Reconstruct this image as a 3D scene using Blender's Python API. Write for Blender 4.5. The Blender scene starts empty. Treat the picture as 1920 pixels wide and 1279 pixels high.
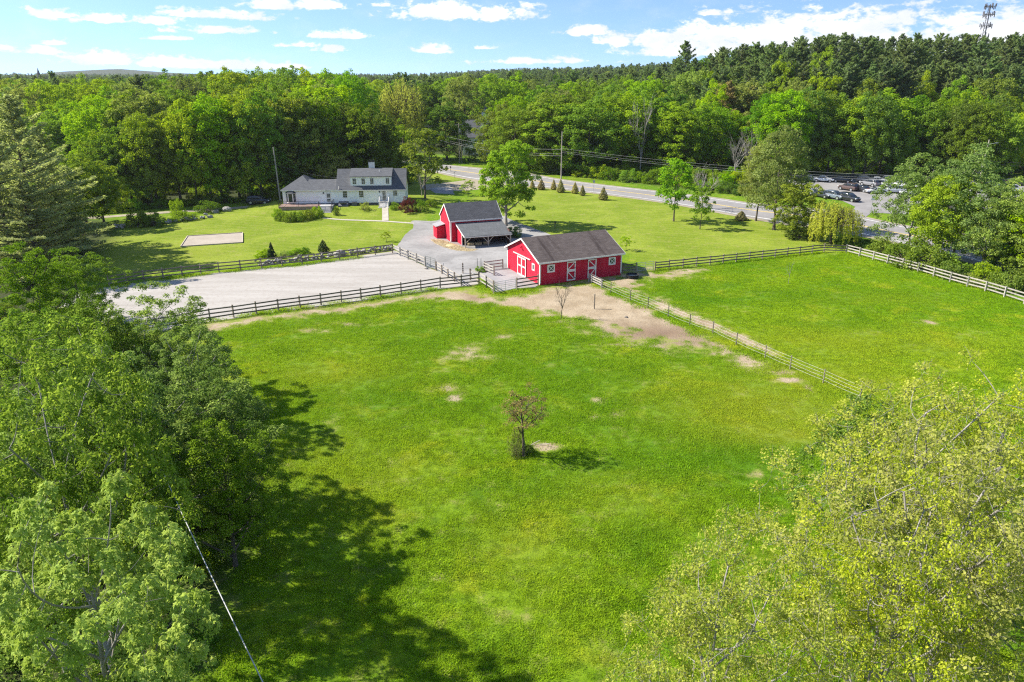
import bpy, bmesh, math, random
import numpy as np
from mathutils import Vector, Matrix, Quaternion

SC = bpy.context.scene
COL = SC.collection
R = math.radians

# ------------------------------------------------------------------ camera
F_PX, HOR, CAM_H = 1350.0, 140.0, 25.0           # focal length and horizon row in the 1920 px photograph
PITCH = math.atan((639.5 - HOR) / F_PX)
cam_d = bpy.data.cameras.new('camera')
cam_d.sensor_width = 36.0
cam_d.lens = 36.0 * F_PX / 1920.0
cam_d.clip_start = 0.5
cam_d.clip_end = 20000.0
cam = bpy.data.objects.new('camera', cam_d)
COL.objects.link(cam)
cam.location = (0, 0, CAM_H)
cam.rotation_euler = (math.pi / 2 - PITCH, 0, 0)
SC.camera = cam

# ------------------------------------------------------------------ sun, sky, exposure
SUN_EL = R(42)
SUN_TRAVEL = Vector((1.0, -0.13, 0)).normalized()      # direction the shadows fall
EXPOSURE = 1.08
SKY_STRENGTH = 0.13
SUN_STRENGTH = 5.0
SC.view_settings.view_transform = 'Standard'
SC.view_settings.look = 'None'
SC.view_settings.gamma = 1.0
SC.view_settings.exposure = EXPOSURE
SC.view_settings.use_curve_mapping = False
SC.cycles.max_bounces = 4
SC.cycles.diffuse_bounces = 3
SC.cycles.glossy_bounces = 2
SC.cycles.transmission_bounces = 3
SC.cycles.caustics_reflective = False
SC.cycles.caustics_refractive = False
SC.cycles.use_adaptive_sampling = True
SC.cycles.adaptive_threshold = 0.013
SC.cycles.adaptive_min_samples = 64
SC.cycles.use_denoising = False
SC.cycles.filter_width = 1.2
sd = bpy.data.lights.new('sun', 'SUN')
sd.energy = SUN_STRENGTH
sd.angle = R(0.5)
sd.color = (1.0, 0.945, 0.84)
sun = bpy.data.objects.new('sun', sd)
COL.objects.link(sun)
sun.location = (-60, 20, 80)
dv = SUN_TRAVEL * math.cos(SUN_EL) + Vector((0, 0, -math.sin(SUN_EL)))
sun.rotation_euler = dv.to_track_quat('-Z', 'Y').to_euler()


def pix_dir(px, py):
    a = (px - 960) / F_PX
    b = -(py - 639.5) / F_PX
    return Vector((a, math.cos(PITCH) + b * math.sin(PITCH), -math.sin(PITCH) + b * math.cos(PITCH)))


class N:
    """tiny node-graph helper"""
    def __init__(s, tree):
        s.t = tree
        s.t.nodes.clear()

    def n(s, typ, props=None, **ins):
        nd = s.t.nodes.new(typ)
        for k, v in (props or {}).items():
            setattr(nd, k, v)
        for k, v in ins.items():
            key = k
            if k.startswith('i') and k[1:].isdigit():
                key = int(k[1:])
            else:
                key = k.replace('_', ' ')
            sock = nd.inputs[key]
            s.put(sock, v)
        return nd

    def put(s, sock, v):
        if isinstance(v, bpy.types.NodeSocket):
            s.t.links.new(v, sock)
        elif isinstance(v, bpy.types.Node):
            s.t.links.new(v.outputs[0], sock)
        else:
            if sock.type == 'RGBA' and len(v) == 3:
                v = (*v, 1)
            sock.default_value = v

    def m(s, op, a, b=0.0, c=None, clamp=False):
        nd = s.t.nodes.new('ShaderNodeMath')
        nd.operation = op
        nd.use_clamp = clamp
        s.put(nd.inputs[0], a)
        s.put(nd.inputs[1], b)
        if c is not None:
            s.put(nd.inputs[2], c)
        return nd.outputs[0]

    def mix(s, f, a, b, mode='MIX'):
        nd = s.t.nodes.new('ShaderNodeMix')
        nd.data_type = 'RGBA'
        nd.blend_type = mode
        nd.clamp_factor = True
        s.put(nd.inputs[0], f)
        s.put(nd.inputs[6], a)
        s.put(nd.inputs[7], b)
        return nd.outputs[2]

    def noise(s, vec, scale, detail=3.0, rough=0.55, dist=0.0, out=0):
        nd = s.t.nodes.new('ShaderNodeTexNoise')
        if vec is not None:
            s.put(nd.inputs['Vector'], vec)
        nd.inputs['Scale'].default_value = scale
        nd.inputs['Detail'].default_value = detail
        nd.inputs['Roughness'].default_value = rough
        nd.inputs['Distortion'].default_value = dist
        return nd.outputs[out]

    def ramp(s, f, lo, hi, a=0.0, b=1.0, smooth=True):
        nd = s.t.nodes.new('ShaderNodeMapRange')
        nd.interpolation_type = 'SMOOTHSTEP' if smooth else 'LINEAR'
        s.put(nd.inputs[0], f)
        s.put(nd.inputs[1], lo)
        s.put(nd.inputs[2], hi)
        s.put(nd.inputs[3], a)
        s.put(nd.inputs[4], b)
        return nd.outputs[0]


def build_world():
    w = bpy.data.worlds.new('World')
    SC.world = w
    w.use_nodes = True
    g = N(w.node_tree)
    sky = g.n('ShaderNodeTexSky', dict(sky_type='NISHITA', sun_disc=False))
    sky.sun_elevation = SUN_EL
    sky.sun_rotation = math.atan2(-SUN_TRAVEL.x, -SUN_TRAVEL.y)
    sky.altitude = 30
    sky.air_density = 1.0
    sky.dust_density = 0.25
    sky.ozone_density = 1.6
    tc = g.n('ShaderNodeTexCoord').outputs['Generated']
    d = g.n('ShaderNodeVectorMath', dict(operation='NORMALIZE'), i0=tc).outputs[0]
    sp = g.n('ShaderNodeSeparateXYZ', i0=d)
    az0 = g.m('ARCTAN2', sp.outputs[0], sp.outputs[1])
    el = g.m('ARCSINE', sp.outputs[2])
    # the model's milky ground layer lies below this farm's horizon: look it up a little higher
    shv = g.n('ShaderNodeCombineXYZ', i0=sp.outputs[0], i1=sp.outputs[1], i2=g.m('MULTIPLY_ADD', g.m('MAXIMUM', sp.outputs[2], 0.0), 1.7, 0.19))
    g.put(sky.inputs[0], shv.outputs[0])
    # the band of fair-weather cloud repeats every 72 degrees round the horizon
    az = g.m('SUBTRACT', g.m('FLOORED_MODULO', g.m('ADD', az0, R(36)), R(72)), R(36))
    cl = [  # px, py, half width, half height of the clouds seen low over the horizon
        (110, 24, 42, 9), (180, 30, 52, 11), (288, 35, 40, 10), (400, 22, 75, 11), (470, 30, 50, 9),
        (410, 54, 72, 9), (320, 70, 36, 5), (66, 92, 40, 9), (110, 78, 26, 6), (190, 106, 70, 14),
        (300, 112, 90, 12), (420, 118, 90, 10), (500, 122, 70, 8), (555, 4, 110, 13), (640, 62, 60, 11),
        (560, 82, 36, 7), (620, 90, 32, 8), (835, 14, 120, 22), (930, 20, 85, 20), (720, 6, 30, 8),
        (815, 90, 45, 10), (905, 88, 22, 5), (1100, 54, 46, 13), (1150, 72, 50, 11), (1330, 22, 26, 8),
        (1250, 70, 95, 24), (1360, 52, 115, 40), (1470, 50, 140, 54), (1600, 44, 160, 52), (1690, 62, 150, 52),
        (1800, 52, 140, 50), (1900, 46, 130, 46), (1250, 92, 110, 14), (1000, 112, 120, 8), (1450, 78, 170, 26)]
    M = None
    for (px, py, hw, hh) in cl:
        v = pix_dir(px, py).normalized()
        a0, e0 = math.atan2(v.x, v.y), math.asin(v.z)
        ra, re = hw / F_PX * 1.18, hh / F_PX * 1.25
        x = g.m('MULTIPLY', g.m('SUBTRACT', az, a0), 1 / ra)
        y = g.m('MULTIPLY', g.m('SUBTRACT', el, e0 - 0.35 * re), 1 / re)
        y = g.m('MAXIMUM', y, g.m('MULTIPLY', y, -2.3))
        q = g.m('SQRT', g.m('MULTIPLY_ADD', x, x, g.m('MULTIPLY', y, y)))
        e = g.m('SUBTRACT', 1.0, q)
        M = e if M is None else g.m('MAXIMUM', M, e)
    nv = g.n('ShaderNodeCombineXYZ', i0=az0, i1=g.m('MULTIPLY', el, 2.0), i2=0.37)
    n1 = g.noise(nv, 34, 7, 0.6, 0.25)
    n2 = g.noise(nv, 120, 5, 0.6)
    f = g.m('ADD', g.m('SUBTRACT', M, 0.10), g.m('MULTIPLY', g.m('SUBTRACT', n1, 0.52), 2.7))
    f = g.m('ADD', f, g.m('MULTIPLY', g.m('SUBTRACT', n2, 0.5), 0.9))
    low = g.ramp(f, -0.08, 0.46)
    # thin veil near the horizon
    veil = g.m('MULTIPLY', g.ramp(g.noise(nv, 16, 5, 0.6), 0.45, 0.8), 0.15)
    low = g.m('MAXIMUM', low, veil)
    low = g.m('MULTIPLY', low, g.ramp(el, R(9), R(6)))
    # higher cumulus on a flat deck, the same weather all round
    zc = g.m('ADD', g.m('MAXIMUM', sp.outputs[2], 0.0), 0.05)
    dk = g.n('ShaderNodeCombineXYZ', i0=g.m('DIVIDE', sp.outputs[0], zc), i1=g.m('DIVIDE', sp.outputs[1], zc), i2=0.0)
    hi = g.m('MULTIPLY', g.ramp(g.noise(dk, 0.55, 7, 0.58), 0.55, 0.70), g.ramp(el, R(6), R(11)))
    mask = g.m('MAXIMUM', low, hi)
    k = 0.60 / SKY_STRENGTH
    shade = g.ramp(g.noise(nv, 22, 4, 0.55), 0.35, 0.7)
    ccol = g.mix(shade, (k * 0.74, k * 0.78, k * 0.87), (k, k * 0.995, k * 0.99))
    col = g.mix(mask, g.mix(1.0, sky.outputs[0], (0.86, 0.93, 1.0), 'MULTIPLY'), ccol)
    bg = g.n('ShaderNodeBackground', Color=col, Strength=SKY_STRENGTH)
    out = g.n('ShaderNodeOutputWorld')
    w.node_tree.links.new(bg.outputs[0], out.inputs['Surface'])
    w.cycles.sampling_method = 'NONE'
    return w


WORLD = build_world()


# ------------------------------------------------------------------ placing helpers
def ss(x, a, b):
    t = np.clip((x - a) / (b - a), 0, 1)
    return t * t * (3 - 2 * t)


def hgt(x, y):
    """terrain height: level farm, a wooded rise at the right, gentle hills far off"""
    x = np.asarray(x, float)
    y = np.asarray(y, float)
    z = 12.0 * ss(y, 205, 300) * ss(x - 0.12 * (y - 200), 20, 95) * (1 - 0.8 * ss(y, 350, 520))
    z = z - 4.0 * ss(y, 330, 800)
    z = z + 0.9 * ss(y, 135, 141.5) * (1 - ss(y, 153, 164)) * ss(x, -54, -46) * (1 - ss(x, -19, -10))   # the house stands on a low rise
    z = z + 13.0 * ss(y, 420, 900) * ss(x + 0.12 * y, -60, 260)
    z = z + 42.0 * np.exp(-((x + 2130) / 260.0) ** 2 - ((y - 3900) / 500.0) ** 2)
    z = z + 30.0 * np.exp(-((x + 1700) / 700.0) ** 2 - ((y - 4200) / 500.0) ** 2)
    return z


def G(px, py, z=0.0):
    d = pix_dir(px, py)
    t = (z - CAM_H) / d.z
    return Vector((d.x * t, d.y * t, z))


def at_y(px, py, Y):
    """the point at distance Y on the sight line of a feature: its x and height"""
    d = pix_dir(px, py)
    t = Y / d.y
    return d.x * t, CAM_H + d.z * t


# ------------------------------------------------------------------ object helpers
def tag(o, label=None, cat=None, group=None, kind=None):
    if label:
        o['label'] = label
    if cat:
        o['category'] = cat
    if group:
        o['group'] = group
    if kind:
        o['kind'] = kind
    return o


def empty(name, loc=(0, 0, 0), rz=0.0, label=None, cat=None, group=None, parent=None):
    o = bpy.data.objects.new(name, None)
    COL.objects.link(o)
    o.empty_display_size = 0.3
    o.location = loc
    o.rotation_euler = (0, 0, rz)
    o.parent = parent
    return tag(o, label, cat, group)


def link(name, me, parent=None, loc=(0, 0, 0), rot=None, scale=None):
    o = bpy.data.objects.new(name, me)
    COL.objects.link(o)
    o.parent = parent
    o.location = loc
    if rot is not None:
        o.rotation_euler = rot
    if scale is not None:
        o.scale = scale
    return o


def copy_tree(o, parent=None):
    c = o.copy()
    COL.objects.link(c)
    c.parent = parent
    for ch in list(o.children):
        copy_tree(ch, c)
    return c


def mesh_np(name, V, Q, mats, v=None, smooth=False, midx=None):
    """mesh from numpy verts and all-quad faces, optional per-face float attribute 'v'"""
    V = np.ascontiguousarray(V, np.float32)
    Q = np.ascontiguousarray(Q, np.int32)
    me = bpy.data.meshes.new(name)
    nq = len(Q)
    k = Q.shape[1]
    me.vertices.add(len(V))
    me.vertices.foreach_set('co', V.ravel())
    me.loops.add(nq * k)
    me.loops.foreach_set('vertex_index', Q.ravel())
    me.polygons.add(nq)
    me.polygons.foreach_set('loop_start', np.arange(0, nq * k, k, dtype=np.int32))
    me.polygons.foreach_set('loop_total', np.full(nq, k, np.int32))
    if smooth:
        me.polygons.foreach_set('use_smooth', np.ones(nq, bool))
    if midx is not None:
        me.polygons.foreach_set('material_index', np.asarray(midx, np.int32))
    me.update(calc_edges=True)
    if v is not None:
        a = me.attributes.new('v', 'FLOAT', 'FACE')
        a.data.foreach_set('value', np.ascontiguousarray(v, np.float32))
    for m in (mats if isinstance(mats, (list, tuple)) else [mats]):
        me.materials.append(m)
    return me


class MB:
    """collects polygons of one part"""
    def __init__(s):
        s.v, s.f, s.mi = [], [], []

    def add(s, vs, fs, mi=0):
        b = len(s.v)
        s.v += [tuple(p) for p in vs]
        s.f += [tuple(b + i for i in f) for f in fs]
        s.mi += [mi] * len(fs)
        return s

    def box(s, c, size, rot=None, mi=0):
        hx, hy, hz = size[0] / 2, size[1] / 2, size[2] / 2
        P = [Vector((sx * hx, sy * hy, sz * hz)) for sz in (-1, 1) for sy in (-1, 1) for sx in (-1, 1)]
        if rot is not None:
            P = [rot @ p for p in P]
        c = Vector(c)
        return s.add([p + c for p in P], [(0, 2, 3, 1), (4, 5, 7, 6), (0, 1, 5, 4), (2, 6, 7, 3), (0, 4, 6, 2), (1, 3, 7, 5)], mi)

    def bar(s, a, b, w, h, up=(0, 0, 1), mi=0):
        a, b = Vector(a), Vector(b)
        d = (b - a)
        L = d.length
        x = d.normalized()
        y = Vector(up).cross(x)
        if y.length < 1e-4:
            y = Vector((0, 1, 0)).cross(x)
        y.normalize()
        z = x.cross(y)
        m = Matrix((x, y, z)).transposed()
        return s.box((a + b) / 2, (L, w, h), m, mi)

    def cyl(s, a, b, r0, r1=None, n=10, mi=0, caps=True):
        r1 = r0 if r1 is None else r1
        a, b = Vector(a), Vector(b)
        x = (b - a).normalized()
        y = x.orthogonal().normalized()
        z = x.cross(y)
        vs = []
        for c, r in ((a, r0), (b, r1)):
            for i in range(n):
                t = 2 * math.pi * i / n
                vs.append(c + y * (r * math.cos(t)) + z * (r * math.sin(t)))
        fs = [(i, (i + 1) % n, n + (i + 1) % n, n + i) for i in range(n)]
        if caps:
            fs += [tuple(range(n))[::-1], tuple(range(n, 2 * n))]
        return s.add(vs, fs, mi)

    def prism(s, poly, off, mi=0):
        """closed prism: polygon swept by vector off"""
        n = len(poly)
        off = Vector(off)
        vs = [Vector(p) for p in poly] + [Vector(p) + off for p in poly]
        fs = [tuple(range(n))[::-1], tuple(range(n, 2 * n))] + [(i, (i + 1) % n, n + (i + 1) % n, n + i) for i in range(n)]
        return s.add(vs, fs, mi)

    def slab(s, quad, t, mi=0):
        """thick sheet: quad/polygon thickened downwards along its normal"""
        P = [Vector(p) for p in quad]
        nrm = (P[1] - P[0]).cross(P[2] - P[0]).normalized()
        if nrm.z < 0:
            P = P[::-1]
            nrm = -nrm
        return s.prism([p - nrm * t for p in P], nrm * t, mi)

    def loft(s, rings, mi=0, cap=True):
        n = len(rings[0])
        vs = [p for r in rings for p in r]
        fs = []
        for i in range(len(rings) - 1):
            for j in range(n):
                k = (j + 1) % n
                fs.append((i * n + j, i * n + k, (i + 1) * n + k, (i + 1) * n + j))
        if cap:
            fs += [tuple(range(n))[::-1], tuple(range((len(rings) - 1) * n, len(rings) * n))]
        return s.add(vs, fs, mi)

    def mesh(s, name, mats, smooth=False):
        me = bpy.data.meshes.new(name)
        me.from_pydata([tuple(p) for p in s.v], [], s.f)
        for m in (mats if isinstance(mats, (list, tuple)) else [mats]):
            me.materials.append(m)
        me.polygons.foreach_set('material_index', s.mi)
        if smooth:
            me.polygons.foreach_set('use_smooth', [True] * len(s.f))
        bm = bmesh.new()
        bm.from_mesh(me)
        bmesh.ops.recalc_face_normals(bm, faces=bm.faces)
        bm.to_mesh(me)
        bm.free()
        me.update()
        return me

    def build(s, name, mats, parent=None, loc=(0, 0, 0), rot=None, smooth=False):
        return link(name, s.mesh(name, mats, smooth), parent, loc, rot)


_UB = {}


def unit_box(mat):
    if mat.name not in _UB:
        _UB[mat.name] = MB().box((0, 0, 0), (1, 1, 1)).mesh('board', mat)
    return _UB[mat.name]


def bar_part(name, mat, a, b, w, h, parent, inv=None):
    """a straight board as an object of its own, sharing one mesh with its like"""
    a, b = Vector(a), Vector(b)
    d = b - a
    o = link(name, unit_box(mat), parent)
    x = d.normalized()
    y = Vector((0, 0, 1)).cross(x)
    if y.length < 1e-4:
        y = Vector((0, 1, 0))
    y.normalize()
    z = x.cross(y)
    m = Matrix((x, y, z)).transposed()
    o.rotation_mode = 'QUATERNION'
    o.rotation_quaternion = m.to_quaternion()
    o.location = (a + b) / 2
    o.scale = (d.length, w, h)
    return o


# ------------------------------------------------------------------ materials
def new_mat(name):
    m = bpy.data.materials.new(name)
    m.use_nodes = True
    return m, N(m.node_tree)


def finish(m, g, color, rough=0.8, bump=None, bstr=0.3, bdist=0.02, spec=0.25, metal=0.0):
    b = g.n('ShaderNodeBsdfPrincipled')
    g.put(b.inputs['Base Color'], color)
    g.put(b.inputs['Roughness'], rough)
    b.inputs['Specular IOR Level'].default_value = spec
    b.inputs['Metallic'].default_value = metal
    if bump is not None:
        bn = g.n('ShaderNodeBump', Height=bump)
        bn.inputs['Strength'].default_value = bstr
        bn.inputs['Distance'].default_value = bdist
        g.put(b.inputs['Normal'], bn.outputs[0])
    o = g.n('ShaderNodeOutputMaterial')
    g.t.links.new(b.outputs[0], o.inputs['Surface'])
    return m


def pos(g):
    return g.n('ShaderNodeNewGeometry').outputs['Position']


def objc(g):
    return g.n('ShaderNodeTexCoord').outputs['Object']


def orand(g):
    return g.n('ShaderNodeObjectInfo').outputs['Random']


def mat_plain(name, c, rough=0.6, var=0.15, scale=3.0, spec=0.3, metal=0.0, per_obj=0.0):
    m, g = new_mat(name)
    n = g.noise(pos(g), scale, 4)
    f = g.m('ADD', g.ramp(n, 0.25, 0.75, 1 - var, 1 + var), g.m('MULTIPLY', g.m('SUBTRACT', orand(g), 0.5), per_obj))
    col = g.mix(1.0, c, g.n('ShaderNodeCombineColor', i0=f, i1=f, i2=f).outputs[0], 'MULTIPLY')
    return finish(m, g, col, rough, spec=spec, metal=metal)


def grass_color(g, p):
    """meadow colour from world position: lush and dry swathes over fine mottle"""
    big = g.noise(p, 0.045, 3, 0.5, 0.6)
    mid = g.noise(p, 0.22, 4, 0.6, 0.4)
    fine = g.noise(p, 1.6, 4, 0.65)
    tiny = g.noise(p, 4.5, 3, 0.6)
    c = g.mix(g.ramp(big, 0.36, 0.64), (0.105, 0.205, 0.007), (0.150, 0.240, 0.010))
    c = g.mix(g.ramp(mid, 0.50, 0.74), c, (0.225, 0.275, 0.018))
    c = g.mix(g.m('MULTIPLY', g.ramp(mid, 0.46, 0.28), 0.75), c, (0.065, 0.148, 0.005))
    c = g.mix(g.m('MULTIPLY', g.ramp(fine, 0.56, 0.36), 0.55), c, (0.045, 0.095, 0.006))
    c = g.mix(g.m('MULTIPLY', g.ramp(fine, 0.58, 0.80), 0.45), c, (0.175, 0.225, 0.020))
    c = g.mix(g.m('MULTIPLY', g.ramp(tiny, 0.54, 0.36), 0.36), c, (0.040, 0.085, 0.005))
    c = g.mix(g.m('MULTIPLY', g.ramp(tiny, 0.56, 0.74), 0.24), c, (0.205, 0.245, 0.022))
    return c


def mat_ground():
    m, g = new_mat('meadow')
    p = pos(g)
    c = grass_color(g, p)

    def att(n):
        return g.n('ShaderNodeAttribute', dict(attribute_name=n)).outputs['Fac']
    # mown lawn stripes, paler and more even
    lawn = att('lawn')
    lc = g.mix(g.ramp(g.noise(p, 0.13, 3, 0.55, 0.5), 0.35, 0.68), (0.145, 0.200, 0.014), (0.215, 0.262, 0.030))
    lc = g.mix(g.m('MULTIPLY', g.ramp(g.noise(p, 2.2, 3), 0.55, 0.35), 0.35), lc, (0.075, 0.14, 0.010))
    sp = g.n('ShaderNodeSeparateXYZ', i0=p)
    st = g.m('SINE', g.m('MULTIPLY', g.m('ADD', g.m('MULTIPLY', sp.outputs[0], 0.30), sp.outputs[1]), 3.3))
    lc = g.mix(g.m('MULTIPLY', g.ramp(st, -0.6, 0.8), 0.16), lc, (0.26, 0.30, 0.055))
    c = g.mix(lawn, c, lc)
    # darker, richer grass and yellowing swathes where the field shows them
    c = g.mix(g.m('MULTIPLY', att('lush'), 0.65), c, (0.036, 0.125, 0.005))
    c = g.mix(g.m('MULTIPLY', att('dry'), 0.65), c, (0.205, 0.232, 0.026))
    # bare earth
    dn = g.m('MULTIPLY_ADD', g.m('SUBTRACT', g.noise(p, 0.55, 7, 0.72), 0.5), 2.1, g.m('MULTIPLY', att('dirt'), 1.02))
    dm = g.ramp(dn, 0.34, 0.66)
    # a worn, straw-coloured fringe round the bare ground
    c = g.mix(g.m('MULTIPLY', g.ramp(dn, 0.02, 0.40), 0.75), c, (0.245, 0.235, 0.070))
    dc = g.mix(g.ramp(g.noise(p, 0.35, 6, 0.65), 0.3, 0.7), (0.270, 0.205, 0.130), (0.385, 0.310, 0.215))
    dc = g.mix(g.m('MULTIPLY', g.ramp(g.noise(p, 3.5, 4), 0.5, 0.75), 0.5), dc, (0.215, 0.155, 0.098))
    dc = g.mix(g.m('MULTIPLY', g.ramp(g.noise(p, 8.0, 4, 0.7), 0.52, 0.70), 0.45), dc, (0.160, 0.115, 0.072))
    dc = g.mix(att('dark'), dc, (0.185, 0.125, 0.085))
    c = g.mix(dm, c, dc)
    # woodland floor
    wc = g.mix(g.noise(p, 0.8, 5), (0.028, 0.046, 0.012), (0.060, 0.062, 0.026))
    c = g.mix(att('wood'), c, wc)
    b = g.m('ADD', g.noise(p, 5.0, 5, 0.7), g.m('MULTIPLY', g.noise(p, 0.7, 4), 1.5))
    return finish(m, g, c, 0.95, b, 0.55, 0.16, spec=0.08)


def mat_grass_blade():
    m, g = new_mat('grass_blade')
    c = grass_color(g, pos(g))
    lu = g.n('ShaderNodeAttribute', dict(attribute_name='lush', attribute_type='INSTANCER')).outputs['Fac']
    dy_ = g.n('ShaderNodeAttribute', dict(attribute_name='dry', attribute_type='INSTANCER')).outputs['Fac']
    c = g.mix(g.m('MULTIPLY', lu, 0.65), c, (0.040, 0.135, 0.005))
    c = g.mix(g.m('MULTIPLY', dy_, 0.65), c, (0.200, 0.225, 0.022))
    c = g.mix(1.0, c, (2.45, 2.22, 1.9), 'MULTIPLY')
    d = g.n('ShaderNodeBsdfDiffuse', Color=c)
    t = g.n('ShaderNodeBsdfTranslucent', Color=g.mix(0.35, c, (0.42, 0.52, 0.04)))
    mx = g.n('ShaderNodeMixShader', Fac=0.45, i1=d.outputs[0], i2=t.outputs[0])
    o = g.n('ShaderNodeOutputMaterial')
    g.t.links.new(mx.outputs[0], o.inputs['Surface'])
    return m


def mat_mottle(name, c1, c2, c3, s1=0.25, s2=3.0, rough=0.9, bump=6.0, bstr=0.3, stretch=None):
    m, g = new_mat(name)
    p = pos(g)
    if stretch:
        mp = g.n('ShaderNodeMapping', i0=p)
        mp.inputs['Rotation'].default_value = (0, 0, stretch[0])
        mp.inputs['Scale'].default_value = (stretch[1], stretch[2], 1)
        p1 = mp.outputs[0]
    else:
        p1 = p
    c = g.mix(g.ramp(g.noise(p1, s1, 5, 0.6, 0.5), 0.3, 0.7), c1, c2)
    c = g.mix(g.m('MULTIPLY', g.ramp(g.noise(p, s2, 5, 0.7), 0.45, 0.8), 0.7), c, c3)
    return finish(m, g, c, rough, g.noise(p, bump, 5, 0.7), bstr, 0.03, spec=0.15)


def leaf_mat(name, c1, c2, tr=None, tmix=0.32, hue=0.045, val=0.5, gloss=0.0):
    m, g = new_mat(name)
    v = g.n('ShaderNodeAttribute', dict(attribute_name='v')).outputs['Fac']
    r = orand(g)
    c = g.mix(v, c1, c2)
    r2 = g.m('FRACT', g.m('MULTIPLY', r, 7.31))
    h = g.n('ShaderNodeHueSaturation', Hue=g.m('MULTIPLY_ADD', g.m('SUBTRACT', r, 0.5), hue, 0.5),
            Saturation=g.m('MULTIPLY_ADD', r2, 0.2, 0.85), Value=g.m('MULTIPLY_ADD', r2, val, 1 - val * 0.5), Color=c)
    tr = tr or (min(1, c2[0] * 1.55), min(1, c2[1] * 1.65), c2[2] * 1.0)
    ht = g.n('ShaderNodeHueSaturation', Hue=g.m('MULTIPLY_ADD', g.m('SUBTRACT', r, 0.5), hue, 0.5),
             Saturation=1.0, Value=g.m('MULTIPLY_ADD', r2, val, 1 - val * 0.5), Color=tr)
    if gloss:
        d = g.n('ShaderNodeBsdfPrincipled')
        g.put(d.inputs['Base Color'], h.outputs[0])
        d.inputs['Roughness'].default_value = 0.45
        d.inputs['Specular IOR Level'].default_value = gloss
    else:
        d = g.n('ShaderNodeBsdfDiffuse', Color=h.outputs[0])
    t = g.n('ShaderNodeBsdfTranslucent', Color=ht.outputs[0])
    mx = g.n('ShaderNodeMixShader', Fac=tmix, i1=d.outputs[0], i2=t.outputs[0])
    o = g.n('ShaderNodeOutputMaterial')
    g.t.links.new(mx.outputs[0], o.inputs['Surface'])
    return m


def mat_boards(name, c1, c2, pitch=0.18, axis='x', rough=0.7, streak=0.5):
    """painted vertical boarding seen from afar: tone per board, thin gaps, streaks"""
    m, g = new_mat(name)
    p = objc(g)
    sp = g.n('ShaderNodeSeparateXYZ', i0=p)
    u = g.m('ADD', sp.outputs[0], g.m('MULTIPLY', sp.outputs[1], 1.0)) if axis == 'xy' else (sp.outputs[2] if axis == 'z' else sp.outputs[0])
    k = g.m('DIVIDE', u, pitch)
    idx = g.m('FLOOR', k)
    fr = g.m('FRACT', k)
    wn = g.n('ShaderNodeTexWhiteNoise', dict(noise_dimensions='1D'), W=idx).outputs[0]
    c = g.mix(wn, c1, c2)
    mp = g.n('ShaderNodeMapping', i0=p)
    mp.inputs['Scale'].default_value = (3, 3, 0.35) if axis != 'z' else (0.4, 0.4, 3)
    c = g.mix(g.m('MULTIPLY', g.ramp(g.noise(mp, 1.0, 5, 0.6), 0.5, 0.8), streak), c, tuple(q * 0.72 for q in c1))
    gap = g.m('MINIMUM', g.ramp(fr, 0.0, 0.08), g.ramp(fr, 1.0, 0.92))
    return finish(m, g, c, rough, gap, 0.5, 0.012, spec=0.2)


def mat_shingle(name, c1, c2, stain=None, row=0.16):
    m, g = new_mat(name)
    p = objc(g)
    br = g.n('ShaderNodeTexBrick', Vector=p, Color1=c1, Color2=c2, Mortar=tuple(q * 0.6 for q in c1))
    br.inputs['Scale'].default_value = 1.0
    br.inputs['Mortar Size'].default_value = 0.012
    br.inputs['Brick Width'].default_value = 0.5
    br.inputs['Row Height'].default_value = row
    c = g.mix(g.m('MULTIPLY', g.ramp(g.noise(p, 0.9, 5, 0.6), 0.45, 0.75), 0.5), br.outputs['Color'], tuple(q * 0.75 for q in c1))
    if stain:
        mp = g.n('ShaderNodeMapping', i0=p)
        mp.inputs['Scale'].default_value = (0.9, 0.10, 0.10)
        c = g.mix(g.m('MULTIPLY', g.ramp(g.noise(mp, 1.0, 4, 0.6), 0.50, 0.72), 0.75), c, stain)
    return finish(m, g, c, 0.9, br.outputs['Fac'], -0.3, 0.01, spec=0.15)


def mat_glass_dark(name='window_glass', c=(0.025, 0.032, 0.04)):
    m, g = new_mat(name)
    return finish(m, g, c, 0.06, spec=0.6)


M = {}
M['ground'] = mat_ground()
M['blade'] = mat_grass_blade()
M['sand'] = mat_mottle('arena_sand', (0.300, 0.276, 0.248), (0.380, 0.354, 0.324), (0.250, 0.210, 0.178), 0.22, 1.6, bump=5, bstr=0.7, stretch=(-0.48, 0.25, 2.2))
M['gravel'] = mat_mottle('gravel', (0.205, 0.197, 0.190), (0.315, 0.303, 0.290), (0.160, 0.150, 0.140), 0.20, 1.8, bump=6, bstr=0.6)
M['asphalt'] = mat_mottle('old_asphalt', (0.215, 0.203, 0.196), (0.275, 0.260, 0.250), (0.17, 0.16, 0.157), 0.12, 1.2, bump=8)
M['verge'] = mat_mottle('sandy_verge', (0.26, 0.22, 0.155), (0.34, 0.295, 0.225), (0.14, 0.15, 0.05), 0.5, 2.0)
M['stone_path'] = mat_mottle('stone_path', (0.37, 0.335, 0.275), (0.45, 0.41, 0.35), (0.28, 0.25, 0.20), 0.6, 3.0)
M['pad'] = mat_mottle('sand_pad', (0.32, 0.275, 0.225), (0.385, 0.335, 0.28), (0.26, 0.22, 0.175), 0.4, 3.0)
M['mat_grey'] = mat_mottle('rubber_mat', (0.25, 0.245, 0.25), (0.32, 0.31, 0.31), (0.2, 0.2, 0.2), 0.6, 3.0)
M['paint_line'] = mat_plain('road_paint', (0.75, 0.74, 0.70), 0.7, 0.2)
M['paint_yellow'] = mat_plain('road_paint_yellow', (0.62, 0.45, 0.10), 0.7, 0.25)
M['red'] = mat_boards('red_boarding', (0.43, 0.012, 0.034), (0.54, 0.020, 0.050), 0.22, 'xy', streak=0.55)
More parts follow.
